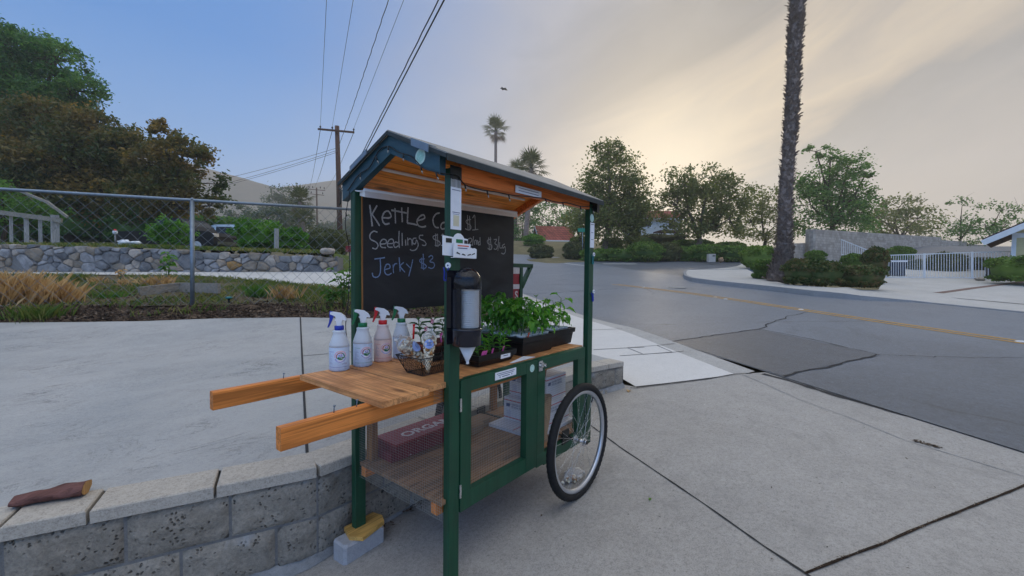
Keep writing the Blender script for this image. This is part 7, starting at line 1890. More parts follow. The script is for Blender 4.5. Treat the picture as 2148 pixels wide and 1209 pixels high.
def weed(px, py, d, h, n, leafs, label, seed, mat='weed', spread=.35, name='leafy_weed'):
    rr = random.Random(seed); p = Vector(at(px, py, d)); t = thing(name, label, 'weed', p); sm_ = MB(); lf = MB()
    for i in range(n):
        a = i * 2.4; top = p + Vector((math.cos(a) * h * spread * rr.uniform(.2, 1), math.sin(a) * h * spread * rr.uniform(.2, 1), h * rr.uniform(.6, 1.05))); mid = (p + top) / 2 + Vector((0, 0, h * .08)); sm_.tube([p - Vector((0, 0, .05)), mid, top], [.008, .006, .003], 5)
        for k in range(6):
            w = .3 + .7 * k / 5; q = p.lerp(mid, w * 2) if w < .5 else mid.lerp(top, w * 2 - 1); b_ = k * 2.4 + i; lf.leaf(q, (math.cos(b_), math.sin(b_), .15), (0, 0, 1), leafs * rr.uniform(.7, 1.3), leafs * .7, 0, .35)
    sm_.build('stem', M['stem'], t); lf.build('leaves', M[mat], t)
weed(722, 640, 6.7, .62, 6, .13, 'tall broad-leaved weed against the fence beside the back cart post', 1)
weed(695, 642, 6.6, .34, 5, .11, 'low broad-leaved weed left of the tall weed', 2)
weed(745, 600, 9.0, .45, 5, .12, 'green weed further back beside the path', 12)
weed(352, 585, 9.2, .55, 4, .15, 'pale green leafy weed in front of the stone wall', 3, 'lime')
weed(252, 590, 9.0, .30, 4, .08, 'reddish weed in front of the stone wall', 4, 'straw')
weed(860, 660, 6.9, .32, 6, .06, 'fine weed seen below the chalkboard', 6, 'weed', .7)
weed(905, 652, 7.4, .25, 6, .06, 'second fine weed below the chalkboard near the front post', 7, 'weed', .8)
weed(165, 632, 6.5, .22, 5, .06, 'small dry reddish weed right of the straw clumps', 8, 'straw', .6)

# ================================================================== built things of the background
def obox(mb, o, x0, x1, y0, y1, z0, z1, ux, mi=0):
    """box in a frame at o with horizontal x axis ux"""
    ux = np.array(ux, float); ux /= np.linalg.norm(ux); uy = np.array([-ux[1], ux[0]]); P = lambda x, y, z: (o[0] + ux[0] * x + uy[0] * y, o[1] + ux[1] * x + uy[1] * y, o[2] + z)
    mb.hexa([P(x0, y0, z0), P(x1, y0, z0), P(x1, y1, z0), P(x0, y1, z0)], [P(x0, y0, z1), P(x1, y0, z1), P(x1, y1, z1), P(x0, y1, z1)], mi)
# chain link fence
ft_ = thing('chain_link_fence', 'galvanised chain link fence with a round top rail behind the patio', 'fence', at(405, 640, FD(405)))
TY = lambda x: 397 + 43 / 745 * x
def ftop(x): return at(x, TY(x), FD(x))
def fbot(x): return at(x, FB(x), FD(x))
rail = [ftop(x) for x in (-700, -300, 0, 400, 745)]
MB().tube(rail, .022, 12).build('top_rail', M['galv'], ft_)
for px, ly in ((403, 0), (-190, 0), (762, 0)):
    a, b_ = fbot(px), ftop(px); MB().tube([a - np.array([0, 0, .25]), b_ + np.array([0, 0, .0])], .027, 14).tube([b_, b_ + np.array([0, 0, .035])], [.029, .012], 12).build('post', M['galv'], ft_)
m_ = MB(); xs = np.linspace(-700, 745, 400); tp = np.array([ftop(x) for x in xs]); bt = np.array([fbot(x) for x in xs]); Ls = np.concatenate([[0], np.cumsum(np.linalg.norm(np.diff(tp[:, :2], axis=0), axis=1))]); LT = Ls[-1]
def fpt(l, w):
    tq = np.array([np.interp(l, Ls, tp[:, k]) for k in range(3)]); bq = np.array([np.interp(l, Ls, bt[:, k]) for k in range(3)]); return bq * (1 - w) + tq * w
DW, NV = .165, 9
for i in range(-NV, int(LT / DW) + 1):
    for sg in (1, -1):
        P = []
        for j in range(2 * NV + 1):
            l = (i + (j / 2 if sg > 0 else NV - j / 2)) * DW
            if 0 <= l <= LT:
                q = fpt(l, j / (2 * NV)); q = q + np.array([.6, .4, 0]) * (.004 if j % 2 else -.004) * sg; P.append(q)
        if len(P) > 1: m_.tube(P, .0023, 4, 0, False)
m_.build('chain_mesh', M['fence_wire'], ft_)
m_ = MB()
for k in range(9): p = fpt(LT * (k + .5) / 9, 1); m_.tube([p + np.array([0, 0, .026]), p - np.array([0, 0, .03])], .006, 6)
m_.build('tie_wires', M['galv'], ft_)

# dry stone wall from irregular stones
sw = thing('stone_wall', 'low dry field stone wall across the path behind the fence', 'wall', at(350, 571, 12.7))
SA, SB = at(-120, 571, 12.7), at(709, 572, 12.75); du = SB - SA; du[2] = 0; SL = np.linalg.norm(du); du /= SL; sn = np.array([du[1], -du[0], 0])
if np.dot(sn, CAM_P - SA) < 0: sn = -sn
g = np.random.default_rng(17); pts = []
Hs = lambda l: float((571 - np.interp(-120 + 829 * l / SL, [-120, 0, 250, 500, 707], [513, 513, 516, 526, 531])) / FPX * 12.7)
tries = 0
while len(pts) < 150 and tries < 40000:
    tries += 1; l = g.uniform(0, SL); h = g.uniform(0, 1) * Hs(l); r = g.choice([.13, .21, .31, .44], p=[.34, .3, .22, .14])
    if all(((l - q[0]) / 1.35) ** 2 + (h - q[1]) ** 2 > ((r + q[2]) * .50) ** 2 for q in pts): pts.append((l, h, r))
def clip(poly, a, b_, c):
    out = []
    for i in range(len(poly)):
        p, q = poly[i], poly[(i + 1) % len(poly)]; fp, fq = a * p[0] + b_ * p[1] - c, a * q[0] + b_ * q[1] - c
        if fp <= 0: out.append(p)
        if fp * fq < 0: w = fp / (fp - fq); out.append((p[0] + (q[0] - p[0]) * w, p[1] + (q[1] - p[1]) * w))
    return out
m_ = MB()
for (l, h, r) in pts:
    tph = Hs(l) + g.uniform(-.03, .045); poly = [(max(0, l - .7), 0), (min(SL, l + .7), 0), (min(SL, l + .7), tph), (max(0, l - .7), tph)]
    for (l2, h2, r2) in pts:
        if (l2, h2) == (l, h) or abs(l2 - l) > 1.6: continue
        sx = 1 / 1.35 ** 2; dx, dy = (l2 - l) * sx, h2 - h; dd = (l2 - l) ** 2 * sx + dy * dy; w = .5 + (r * r - r2 * r2) / (2 * dd) * .5; w = min(.8, max(.2, w))
        mx, my = l + (l2 - l) * w, h + (h2 - h) * w; poly = clip(poly, dx, dy, dx * mx + dy * my)
        if len(poly) < 3: break
    if len(poly) < 3: continue
    # subdivide and round the outline, then raise it in three rings
    Q = []
    for i in range(len(poly)):
        p, q = np.array(poly[i]), np.array(poly[(i + 1) % len(poly)])
        for k in range(3): Q.append(p + (q - p) * k / 3)
    c = np.mean(Q, axis=0); Q = np.array(Q); n = len(Q); Qs = Q * .6 + (np.roll(Q, 1, 0) + np.roll(Q, -1, 0)) * .2; pr = g.uniform(.03, .10); tx, ty = g.normal(0, .12, 2)
    V = []
    for (s_, dep) in ((.97, -.06), (.93, pr * .45), (.80, pr * .85), (.45, pr)):
        for k in range(n):
            q = c + (Qs[k] - c) * s_; o_ = dep + (tx * (q[0] - c[0]) + ty * (q[1] - c[1])) * (dep > 0) + .012 * mnoise.noise(Vector((q[0] * 9, q[1] * 9, l))); b3 = SA + du * q[0] + np.array([0, 0, q[1]]) + sn * o_; V.append(b3)
    V.append(SA + du * c[0] + np.array([0, 0, c[1]]) + sn * pr)
    m_.add(V, [(j * n + k, j * n + (k + 1) % n, (j + 1) * n + (k + 1) % n, (j + 1) * n + k) for j in range(3) for k in range(n)] + [(3 * n + k, 3 * n + (k + 1) % n, 4 * n) for k in range(n)], 0, False)
m_.build('wall_stones', M['stone'], sw)
m_ = MB(); N_ = 40; V = []
for i in range(N_ + 1):
    l = SL * i / N_; b3 = SA + du * l; hh = Hs(l) - .03
    for (o_, z) in ((0.0, -.2), (0.0, hh), (-.4, hh + .02), (-.4, -.2)): V.append(b3 + sn * o_ + np.array([0, 0, z]))
m_.add(V, [(i * 4 + k, i * 4 + k + 1, (i + 1) * 4 + k + 1, (i + 1) * 4 + k) for i in range(N_) for k in range(3)]); e_ = N_ * 4
m_.add(V[e_:e_ + 4], [(0, 1, 2, 3)]); m_.build('wall_core', M['mortar'], sw)
m_ = MB(); b3 = SB - du * .35 + np.array([0, 0, Hs(SL) - .02]); m_.blob(b3 + sn * -.1 + np.array([0, 0, .09]), (.24, .2, .10), 0, 3, .25, 14, 8); m_.build('corner_stone', M['stone'], sw)

# timber frame, boards, pots and other bits of the garden
tf = thing('timber_frame', 'grey weathered timber lean-to frame on the lawn', 'frame', at(80, 512, 15.5))
for px, w_ in ((24, 5), (56, 7), (85, 5.5), (116, 12)):
    k = 15.5 / FPX; a = at(px, 514, 15.5); b_ = at(px - 1, 452, 15.5); MB().bar(a, b_, w_ * k, w_ * k, (1, 0, 0)).build('post', M['grey_wood_z'], tf)
MB().bar(at(-60, 438, 15.4), at(130, 463, 15.4), .06, .16).build('beam', M['grey_wood'], tf)
MB().bar(at(98, 424, 15.3), at(142, 456, 15.3), .05, .09).build('rafter', M['grey_wood'], tf)
MB().bar(at(20, 392, 17.5), at(98, 424, 15.3), .05, .09).build('rafter', M['grey_wood'], tf)
def board(a, b_, h, th, mat, label, name='board'):
    m_ = MB(); a, b_ = np.array(a), np.array(b_); m_.bar(a + np.array([0, 0, h / 2]), b_ + np.array([0, 0, h / 2]), th, h); tag(centre(m_.build(name, mat)), label, 'board')
board(at(12, 640, 5.75), at(82, 634, 6.0), .13, .05, M['grey_wood'], 'short pale timber edging board in front of the black pot')
board(at(292, 624, 7.0), at(378, 613, 7.6), .17, .05, M['grey_wood'], 'pale grey weathered board lying left of the fence post')
board(at(380, 613, 7.6), at(460, 616, 7.2), .17, .05, M['grey_wood'], 'darker weathered board passing behind the fence post')
board(at(300, 645, 6.15), at(400, 640, 6.25), .022, .09, M['grey_wood'], 'thin white-grey lath lying at the fence foot')
board(at(440, 641, 6.3), at(745, 641, 7.3), .02, .07, M['grey_wood'], 'long thin edging strip along the mulch')
board(at(125, 632, 6.6), at(240, 620, 7.4), .018, .04, M['grey_wood'], 'split stick lying across the middle of the bed')
p = at(68, 628, 6.4); m_ = MB(); m_.lathe([(.10, 0), (.135, .24), (.142, .24), (.142, .26), (.130, .26), (.125, .2)], 20, tuple(p)); m_.lathe([(0, .2), (.126, .2)], 20, tuple(p))
tag(centre(m_.build('black_pot', M['black'])), 'black nursery pot among the dry straw grass', 'plant pot')
p = at(481, 641, 6.45); t = thing('garden_spigot', 'blue capped black garden tap sticking out of the mulch', 'tap', p)
MB().tube([p, p + np.array([-.005, 0, .10])], .016, 8).build('riser', M['black'], t); MB().lathe([(.0, .0), (.045, .004), (.05, .02), (.03, .035), (0, .036)], 12, tuple(p + np.array([-.005, 0, .10]))).build('cap', M['teal_p'], t)
for i, (px, py, d, r, lab) in enumerate(((268, 652, 5.9, .09, 'blue-grey rock in the mulch left of the fence post'), (360, 648, 6.1, .05, 'small dark rock in the mulch near the fence post'), (520, 654, 6.2, .14, 'dark charred-looking root lump in the mulch'), (262, 509, 13.6, .13, 'white rock on the lawn above the stone wall'), (285, 510, 13.6, .10, 'second smaller white rock on the lawn above the stone wall'))):
    p = at(px, py, d); m_ = MB(); m_.blob(p, (r * 1.4, r, r * .6), 0, i + 3, .5, 14, 8, 1.8); tag(centre(m_.build('rock', M['stone'] if i in (0, 1) else (M['chips'] if i == 2 else M['trim']))), lab, 'rock')
p = at(242, 510, 14); t = thing('garden_ornament', 'small white garden ornament with a red top on the lawn', 'ornament', p); MB().tube([p, p + np.array([0, 0, .30])], .02, 8).build('stake', M['grey_wood_z'], t); MB().lathe([(.0, .28), (.06, .30), (.07, .36), (.05, .41), (0, .42)], 12, tuple(p)).build('head', M['trim'], t); MB().lathe([(.055, .40), (.03, .45), (0, .46)], 12, tuple(p)).build('red_top', M['redp'], t)
p = at(580, 526, 15.5); tag(centre(MB().bar(p, at(580, 480, 15.5), .12, .12, (1, 0, 0)).build('wooden_post', M['grey_wood_z'])), 'weathered square post between two green bushes', 'post')
# parked vehicles
def vehicle(label, cat, o, ux, L, Wd, prof, glass, paint, name, wheels, rw):
    """prof: side outline (x along, z up); glass: side window outlines"""
    t = thing(name, label, cat, o); ux = np.array(ux[:2], float); ux /= np.linalg.norm(ux); uy = np.array([-ux[1], ux[0]])
    P = lambda x, y, z: (o[0] + ux[0] * x + uy[0] * y, o[1] + ux[1] * x + uy[1] * y, o[2] + z)
    m_ = MB(); zr_ = max(z for x, z in prof)
    def wy(z): return Wd / 2 * (1.0 if z < .95 else 1 - .16 * (z - .95) / max(.1, zr_ - .95))
    V = [P(x, -wy(z), z) for x, z in prof] + [P(x, wy(z), z) for x, z in prof]; n = len(prof)
    m_.add(V, [tuple(range(n)), tuple(range(n, 2 * n))[::-1]] + [(i, n + i, n + (i + 1) % n, (i + 1) % n) for i in range(n)])
    b_ = m_.build('body', paint, t)
    for gl in glass:
        for sg in (1, -1):
            m_ = MB(); m_.add([P(x, sg * (wy(z) + .006), z) for x, z in gl], [tuple(range(len(gl)))]); m_.build('window', M['glass'], t)
    return t, P, wy, b_
def car_wheels(t, P, Wd, xs, rw):
    for x in xs:
        for sg in (1, -1):
            m_ = MB(); c = Vector(P(x, sg * (Wd / 2 - .11), rw)); ax_ = (Vector(P(x, sg * (Wd / 2 + .02), rw)) - c); m_.tube([c, c + ax_], rw, 20, 0, True, False); w = m_.build('wheel', M['rubber'], t)
            m_ = MB(); m_.tube([c + ax_ * 1.0, c + ax_ * 1.03], rw * .62, 16); m_.build('rim', M['rim'], w)
fwd2 = CAM_R[2][:2] / np.linalg.norm(CAM_R[2][:2]); rt2 = np.array([fwd2[1], -fwd2[0]])
o = at(482, 524, 26); o2 = (o[0], o[1], o[2] - .35)
prof = [(-2.3, .35), (-2.35, .7), (-2.3, 1.05), (-2.1, 1.12), (-1.95, 1.72), (-1.6, 1.80), (.35, 1.80), (.75, 1.66), (1.25, 1.12), (2.15, 1.02), (2.3, .8), (2.3, .4), (1.9, .3), (-1.9, .3)]
t, P, wy, b_ = vehicle('white sports utility vehicle parked behind the black truck', 'car', o2, -rt2, 4.6, 1.85, [(x, z) for x, z in prof], [[(-1.75, 1.16), (-1.68, 1.64), (-.85, 1.66), (-.85, 1.16)], [(-.72, 1.16), (-.72, 1.66), (.25, 1.66), (.25, 1.16)], [(.36, 1.16), (.36, 1.62), (.70, 1.52), (1.02, 1.16)]], M['car_white'], 'parked_car', None, .36)
car_wheels(t, P, 1.85, (-1.4, 1.4), .36)
m_ = MB(); m_.add([P(.80, -.7, 1.60), P(.80, .7, 1.60), P(1.22, .74, 1.17), P(1.22, -.74, 1.17)], [(0, 1, 2, 3)]); m_.build('windscreen', M['glass'], t)
m_ = MB(); m_.tube([P(-1.6, -.7, 1.85), P(.3, -.7, 1.85)], .025, 6); m_.build('roof_rail', M['chrome'], t)
o = at(384, 526, 21); o2 = (o[0], o[1], o[2] - .25)
prof = [(-2.7, .5), (-2.7, 1.12), (-.9, 1.14), (-.85, 1.15), (-.6, 1.72), (-.3, 1.78), (.45, 1.78), (.72, 1.66), (1.15, 1.20), (2.35, 1.08), (2.5, .9), (2.5, .5), (2.1, .4), (-2.3, .4)]
t, P, wy, b_ = vehicle('black pickup truck parked nose to the right behind the fence post', 'truck', o2, rt2 + fwd2 * -.12, 5.2, 1.85, prof, [[(-.62, 1.2), (-.45, 1.64), (.02, 1.66), (.02, 1.2)], [(.12, 1.2), (.12, 1.66), (.48, 1.64), (.86, 1.2)]], M['car_black'], 'pickup_truck', None, .4)
car_wheels(t, P, 1.85, (-1.7, 1.65), .4)
m_ = MB(); m_.add([P(.74, -.72, 1.64), P(.74, .72, 1.64), P(1.13, .78, 1.22), P(1.13, -.78, 1.22)], [(0, 1, 2, 3)]); m_.build('windscreen', M['glass'], t)
for sg in (1, -1): m_ = MB(); m_.hexa([P(2.44, sg * .62, .86), P(2.44, sg * .9, .86), P(2.44, sg * .9, 1.02), P(2.44, sg * .62, 1.02)], [P(2.52, sg * .62, .86), P(2.50, sg * .9, .86), P(2.48, sg * .9, 1.02), P(2.5, sg * .62, 1.02)]); m_.build('headlight', M['chrome'], t)
m_ = MB(); m_.hexa([P(2.5, -.8, .5), P(2.5, .8, .5), P(2.5, .8, .66), P(2.5, -.8, .66)], [P(2.6, -.8, .5), P(2.6, .8, .5), P(2.6, .8, .66), P(2.6, -.8, .66)]); m_.build('bumper', M['chrome'], t)

# utility poles and wires
def pole(px_b, py_b, px_t, py_t, d, r, label, arms):
    a, b_ = at(px_b, py_b, d), at(px_t, py_t, d); t = thing('utility_pole', label, 'utility pole', a)
    MB().tube([a - np.array([0, 0, 1.5]), a + (b_ - a) * .5, b_], [r * 1.12, r, r * .88], 12).build('pole_shaft', M['pole_wood'], t)
    for (x0, y0, x1, y1) in arms:
        MB().bar(at(x0, y0, d - .25), at(x1, y1, d - .25), .10, .13).build('crossarm', M['pole_wood'], t)
    return t
PD = 32
p1_ = pole(714, 505, 707, 265, PD, .185, 'tall brown wooden utility pole just left of the cart roof', [(667, 271, 743, 278)])
ins = [(672, 271), (697, 273), (742, 277)]
for x, y in ins:
    q = at(x, y - 1, PD - .25); MB().lathe([(.03, .0), (.03, .08), (.075, .10), (.06, .16), (.03, .22), (0, .23)], 10, tuple(q)).build('insulator', M['dark'], p1_)
MB().tube([at(712, 395, PD - .2), at(716, 400, PD - .4), at(715, 425, PD - .4), at(712, 432, PD - .2)], .07, 8).build('cable_loop', M['dark'], p1_)
p2_ = pole(666, 500, 664, 394, 104, .20, 'far utility pole with two crossarms beyond the palm', [(646, 397, 682, 400), (650, 407, 680, 410)])
for x, y in ((648, 396), (656, 397), (672, 398), (680, 399), (653, 408), (677, 410)): MB().lathe([(.05, 0), (.14, .2), (.08, .5), (0, .52)], 6, tuple(at(x, y - 2, 103.6))).build('insulator', M['dark'], p2_)
def wire(pts, r, label, sag=0.0, n=26, group=None, wob=0.0):
    P = [np.array(p) for p in pts]; out = []
    for a, b_ in zip(P[:-1], P[1:]):
        L = np.linalg.norm(b_ - a)
        for k in range(n): u = k / n; q = a + (b_ - a) * u; q[2] -= sag * L * 4 * u * (1 - u); q[0] += wob * math.sin(k * 2.1); out.append(q)
    out.append(P[-1]); tag(centre(MB().tube(out, r, 5).build('power_line', M['black'])), label, 'power line', group)
WG = 'power lines overhead'
wire([at(672, 264, PD), at(685, 0, 17.3), at(700, -420, 9)], .011, 'leftmost thin power line rising from the left end of the crossarm', group=WG)
wire([at(697, 266, PD), at(741, 0, 17.3), at(800, -420, 9)], .011, 'thin power line rising from the crossarm beside the pole top', group=WG)
wire([at(706, 320, PD), at(740, 225, 23), at(815, 0, 14.6), at(960, -420, 8)], .016, 'slightly wavy power line between the thin ones and thick cables', group=WG, wob=.012)
wire([at(742, 270, PD), at(847, 0, 17.3), at(1010, -420, 9)], .010, 'thin power line rising from the right end of the crossarm', group=WG)
wire([at(711, 405, PD), at(752, 338, 25), at(920, 0, 12.8), at(1150, -420, 7)], .022, 'left strand of the pair of thick black cables', group=WG, wob=.008)
wire([at(713, 408, PD), at(754, 342, 25), at(932, 0, 12.5), at(1170, -420, 7)], .026, 'right strand of the pair of thick black cables', group=WG)
for (a, b_, lab) in (((672, 272), (648, 394), 'left'), ((697, 274), (656, 396), 'middle'), ((742, 278), (680, 398), 'right')):
    wire([at(a[0], a[1], PD), at(b_[0], b_[1], 103.6)], .02, 'power line from the ' + lab + ' of the near crossarm to the far pole', .012, group='power lines running to the far pole')
for i, (y0, x1, y1) in enumerate(((311, 380, 395), (316, 380, 408), (320, 380, 412))):
    wire([at(706, y0, PD), at(x1, y1, 34)], .013, ['topmost', 'middle', 'lowest'][i] + ' service wire sloping from the near pole to the rusty tree', .012, group='service wires behind the rusty tree')
wire([at(716, 425, PD), at(692, 500, 27)], .016, 'guy wire slanting down left from the near pole', group=None)
# mailbox on its post at the bank
p = at(737, 555, 16); t = thing('mailbox', 'dark red mailbox on a post by the road at the end of the stone wall', 'mailbox', p)
MB().bar(p, at(737, 530, 16), .08, .08, (1, 0, 0)).build('post', M['grey_wood_z'], t); q = at(737, 522, 16); MB().box(q[0] - .12, q[0] + .12, q[1] - .2, q[1] + .2, q[2] - .12, q[2] + .10).build('box_shell', M['red'], t)

# block wall at the right
bw = thing('block_wall', 'stepped grey concrete block wall behind the white gate', 'wall', at(1700, 545, 33))
def wseg(p0, p1, top0, top1, base0, base1, d0, d1, th=.2, name='wall_section'):
    a, b_ = at(p0, top0, d0), at(p1, top1, d1); u = b_[:2] - a[:2]; L = np.linalg.norm(u); u /= L
    zb = min(at(p0, base0, d0)[2], at(p1, base1, d1)[2]) - .4
    o = bpy.data.objects.new(name, None); m_ = MB(); m_.hexa([(0, 0, 0), (L, 0, 0), (L, th, 0), (0, th, 0)], [(0, 0, a[2] - zb), (L, 0, b_[2] - zb), (L, th, b_[2] - zb), (0, th, a[2] - zb)])
    bpy.data.objects.remove(o); w = m_.build(name, M['blockwall'], bw, True); w.matrix_parent_inverse = Matrix(); w.matrix_basis = bw.matrix_world.inverted() @ frame((a[0], a[1], zb), (u[0], u[1], 0), (-u[1], u[0], 0), (0, 0, 1)); return w
dd = lambda x: float(np.interp(x, [1600, 1690, 1706, 2120], [30, 33, 32.5, 52]))
wseg(1690, 1706, 482, 481, 545, 545, 33.4, 32.5); wseg(1706, 1974, 481, 498, 545, 560, dd(1706), dd(1974)); wseg(1974.2, 2029, 504, 507, 560, 565, dd(1974), dd(2029)); wseg(2029.2, 2078, 512, 515, 565, 570, dd(2029), dd(2078)); wseg(2078.2, 2150, 519, 527, 570, 575, dd(2078), dd(2150))
wseg(1664, 1690, 511, 510, 545, 545, 31.6, 33.2); wseg(1604, 1664, 522, 520, 550, 550, 30.5, 31.6)
# slanted railing and white gate
def railing(name, label, cat, a0, a1, b0, b1, d0, d1, n, posts=(), r=.011, rails=(0.0, 1.0)):
    t = thing(name, label, cat, at(b0[0], b0[1], d0)); T0, T1, B0, B1 = at(*a0, d0), at(*a1, d1), at(*b0, d0), at(*b1, d1)
    S = lambda u, w: (B0 * (1 - u) + B1 * u) * (1 - w) + (T0 * (1 - u) + T1 * u) * w
    for w in rails: MB().bar(S(0, w), S(1, w), .04, .045).build('rail', M['iron'], t)
    m_ = MB()
    for i in range(n + 1): u = i / n; m_.bar(S(u, .0), S(u, 1.0), r * 2, r * 2, (1, 0, 0))
    m_.build('bars', M['iron'], t)
    for u in posts: MB().bar(S(u, -.03), S(u, 1.03), .09, .09, (1, 0, 0)).build('post', M['iron'], t)
    return t
railing('railing', 'white iron handrail sloping down in front of the block wall', 'railing', (1765, 503), (1820, 525), (1765, 536), (1820, 552), 25, 24, 13, (), .011, (.06, 1.0))
GD0, GD1 = hitd(1862, 583, hdrv2), hitd(2118, 586, hdrv2)
railing('iron_gate', 'white iron driveway gate leaf beside the ball shrub', 'gate', (1860, 536), (1939, 533.5), (1860, 582), (1939, 582), 22.4, 22, 16, (0, 1))
railing('iron_gate', 'middle white iron driveway gate leaf', 'gate', (1940, 533.5), (2039, 530), (1940, 582), (2039, 583), 22, 21.5, 17, (1,))
railing('iron_gate', 'white iron gate section ending at the yellow house', 'gate', (2040, 530), (2120, 528), (2040, 583), (2120, 584), 21.5, 21, 12, ())
def bin_(px0, px1, top, base, d, mat, lid, label):
    k = d / FPX; c = at((px0 + px1) / 2, base, d); w = (px1 - px0) * k / 2; h = (base - top) * k; t = thing('wheelie_bin', label, 'bin', c)
    m_ = MB(); m_.hexa([(c[0] - w * .8, c[1] - w * .8, c[2] + .06), (c[0] + w * .8, c[1] - w * .8, c[2] + .06), (c[0] + w * .8, c[1] + w * .8, c[2] + .06), (c[0] - w * .8, c[1] + w * .8, c[2] + .06)], [(c[0] - w, c[1] - w, c[2] + h * .9), (c[0] + w, c[1] - w, c[2] + h * .9), (c[0] + w, c[1] + w, c[2] + h * .9), (c[0] - w, c[1] + w, c[2] + h * .9)]); m_.build('bin_body', mat, t)
    m_ = MB(); m_.hexa([(c[0] - w * 1.06, c[1] - w * 1.06, c[2] + h * .902), (c[0] + w * 1.06, c[1] - w * 1.06, c[2] + h * .902), (c[0] + w * 1.06, c[1] + w * 1.06, c[2] + h * .902), (c[0] - w * 1.06, c[1] + w * 1.06, c[2] + h * .902)], [(c[0] - w, c[1] - w, c[2] + h), (c[0] + w, c[1] - w, c[2] + h * .97), (c[0] + w, c[1] + w, c[2] + h * .97), (c[0] - w, c[1] + w, c[2] + h)]); m_.build('lid', lid, t)
    for sg in (1, -1): MB().tube([(c[0] + w * .6, c[1] + sg * w * .8, c[2] + .12), (c[0] + w * .6, c[1] + sg * w * .95, c[2] + .12)], .12, 14).build('wheel', M['rubber'], t)
bin_(1866, 1895, 547, 581, 23.5, M['bin_blue'], M['trim'], 'dark blue bin with a pale lid behind the left gate leaf')
bin_(2076, 2112, 545, 585, 22.2, M['bin_black'], M['bin_black'], 'black bin behind the gate beside the yellow house')
p = at(2055, 586, 20.6); m_ = MB(); m_.blob(p, (.28, .18, .10), 0, 9, .4, 14, 8); tag(centre(m_.build('rock', M['stone'])), 'flat grey rock in front of the gate near the black bin', 'rock')
# utility box and the brown stone beside it
c = at(1494, 550, 33.5); k = 33.5 / FPX; t = thing('utility_box', 'pale square utility box on the far sidewalk corner', 'utility box', c)
m_ = MB(); obox(m_, c, -7 * k, 7 * k, 0, .4, 0, 17 * k, rt2); m_.build('box_shell', M['util'], t)
m_ = MB(); obox(m_, c, .02, .10, -.012, -.003, 11.5 * k, 14.5 * k, rt2); obox(m_, c, .14, .22, -.012, -.003, 11.5 * k, 14.5 * k, rt2); m_.build('vents', M['dark'], t)
p = at(1512, 549, 33.5); m_ = MB(); m_.blob(p + np.array([0, 0, .12]), (.2, .2, .22), 0, 21, .25, 12, 8); tag(centre(m_.build('rock', M['card'])), 'brown boulder next to the pale utility box', 'rock')
# green street name sign half hidden by the cart post
p = at(1222, 545, 37); t = thing('street_sign', 'green street name sign half hidden behind the far front cart post', 'street sign', p); k = 37 / FPX
MB().tube([p, at(1222, 478, 37)], .035, 8).build('post', M['galv'], t)
m_ = MB(); c = at(1222, 487, 36.95); obox(m_, c, -10 * k, 10 * k, 0, .02, 0, 8 * k, rt2); m_.build('blade', M['sign_green'], t)
# houses
def gable_house(name, label, o, ux, L, Wd, Hw, Hr, wallm, roofm, over=.5, parts=()):
    """o: front left foot; ux along the front; ridge parallel to the front"""
    ux = np.array(ux, float); ux /= np.linalg.norm(ux); uy = np.array([-ux[1], ux[0]]); t = thing(name, label, 'house', o)
    P = lambda x, y, z: (o[0] + ux[0] * x + uy[0] * y, o[1] + ux[1] * x + uy[1] * y, o[2] + z)
    m_ = MB(); m_.hexa([P(0, 0, -1), P(L, 0, -1), P(L, Wd, -1), P(0, Wd, -1)], [P(0, 0, Hw), P(L, 0, Hw), P(L, Wd, Hw), P(0, Wd, Hw)])
    m_.add([P(0, 0, Hw), P(0, Wd, Hw), P(0, Wd / 2, Hr)], [(0, 1, 2)]); m_.add([P(L, 0, Hw), P(L, Wd, Hw), P(L, Wd / 2, Hr)], [(0, 2, 1)]); m_.build('wall', wallm, t)
    sl_ = (Hr - Hw) / (Wd / 2); m_ = MB()
    for s0, s1 in ((-over, Wd / 2), (Wd + over, Wd / 2)):
        z0 = Hw - over * sl_ + .06; z1_ = Hr + .06
        a = [P(-over, s0, z0), P(L + over, s0, z0), P(L + over, s1, z1_), P(-over, s1, z1_)]; m_.hexa([(x, y, z - .12) for x, y, z in a], a)
    rf_ = m_.build('roof', roofm, t)
    m_ = MB()
    for x in (-over - .02, L + over + .02):
        for s0, s1 in ((-over, Wd / 2), (Wd + over, Wd / 2)): m_.bar(P(x, s0, Hw - over * sl_ - .06), P(x, s1, Hr - .06), .04, .24)
    m_.bar(P(-over, -over - .02, Hw - over * sl_ - .06), P(L + over, -over - .02, Hw - over * sl_ - .06), .04, .2); m_.build('fascia', M['trim'], rf_)
    return t, P
# red tiled house up the bank
o = at(1137, 520, 62)
t, P = gable_house('red_roof_house', 'low house with a red tiled roof and white garage door behind the bank', (o[0], o[1], o[2]), rt2 + fwd2 * .15, 4.4, 5.0, 1.5, 3.4, M['stucco_warm'], M['rooftile'], .6)
m_ = MB(); m_.hexa([P(1.6, -.05, .0), P(4.2, -.05, .0), P(4.2, -.05, 1.25), P(1.6, -.05, 1.25)], [P(1.6, -.01, .0), P(4.2, -.01, .0), P(4.2, -.01, 1.25), P(1.6, -.01, 1.25)]); gd_ = m_.build('garage_door', M['trim'], t)
m_ = MB()
for z in (.34, .68, 1.02): m_.hexa([P(1.6, -.056, z), P(4.2, -.056, z), P(4.2, -.056, z + .03), P(1.6, -.056, z + .03)], [P(1.6, -.052, z), P(4.2, -.052, z), P(4.2, -.052, z + .03), P(1.6, -.052, z + .03)])
m_.build('panel_seams', M['dark'], gd_)
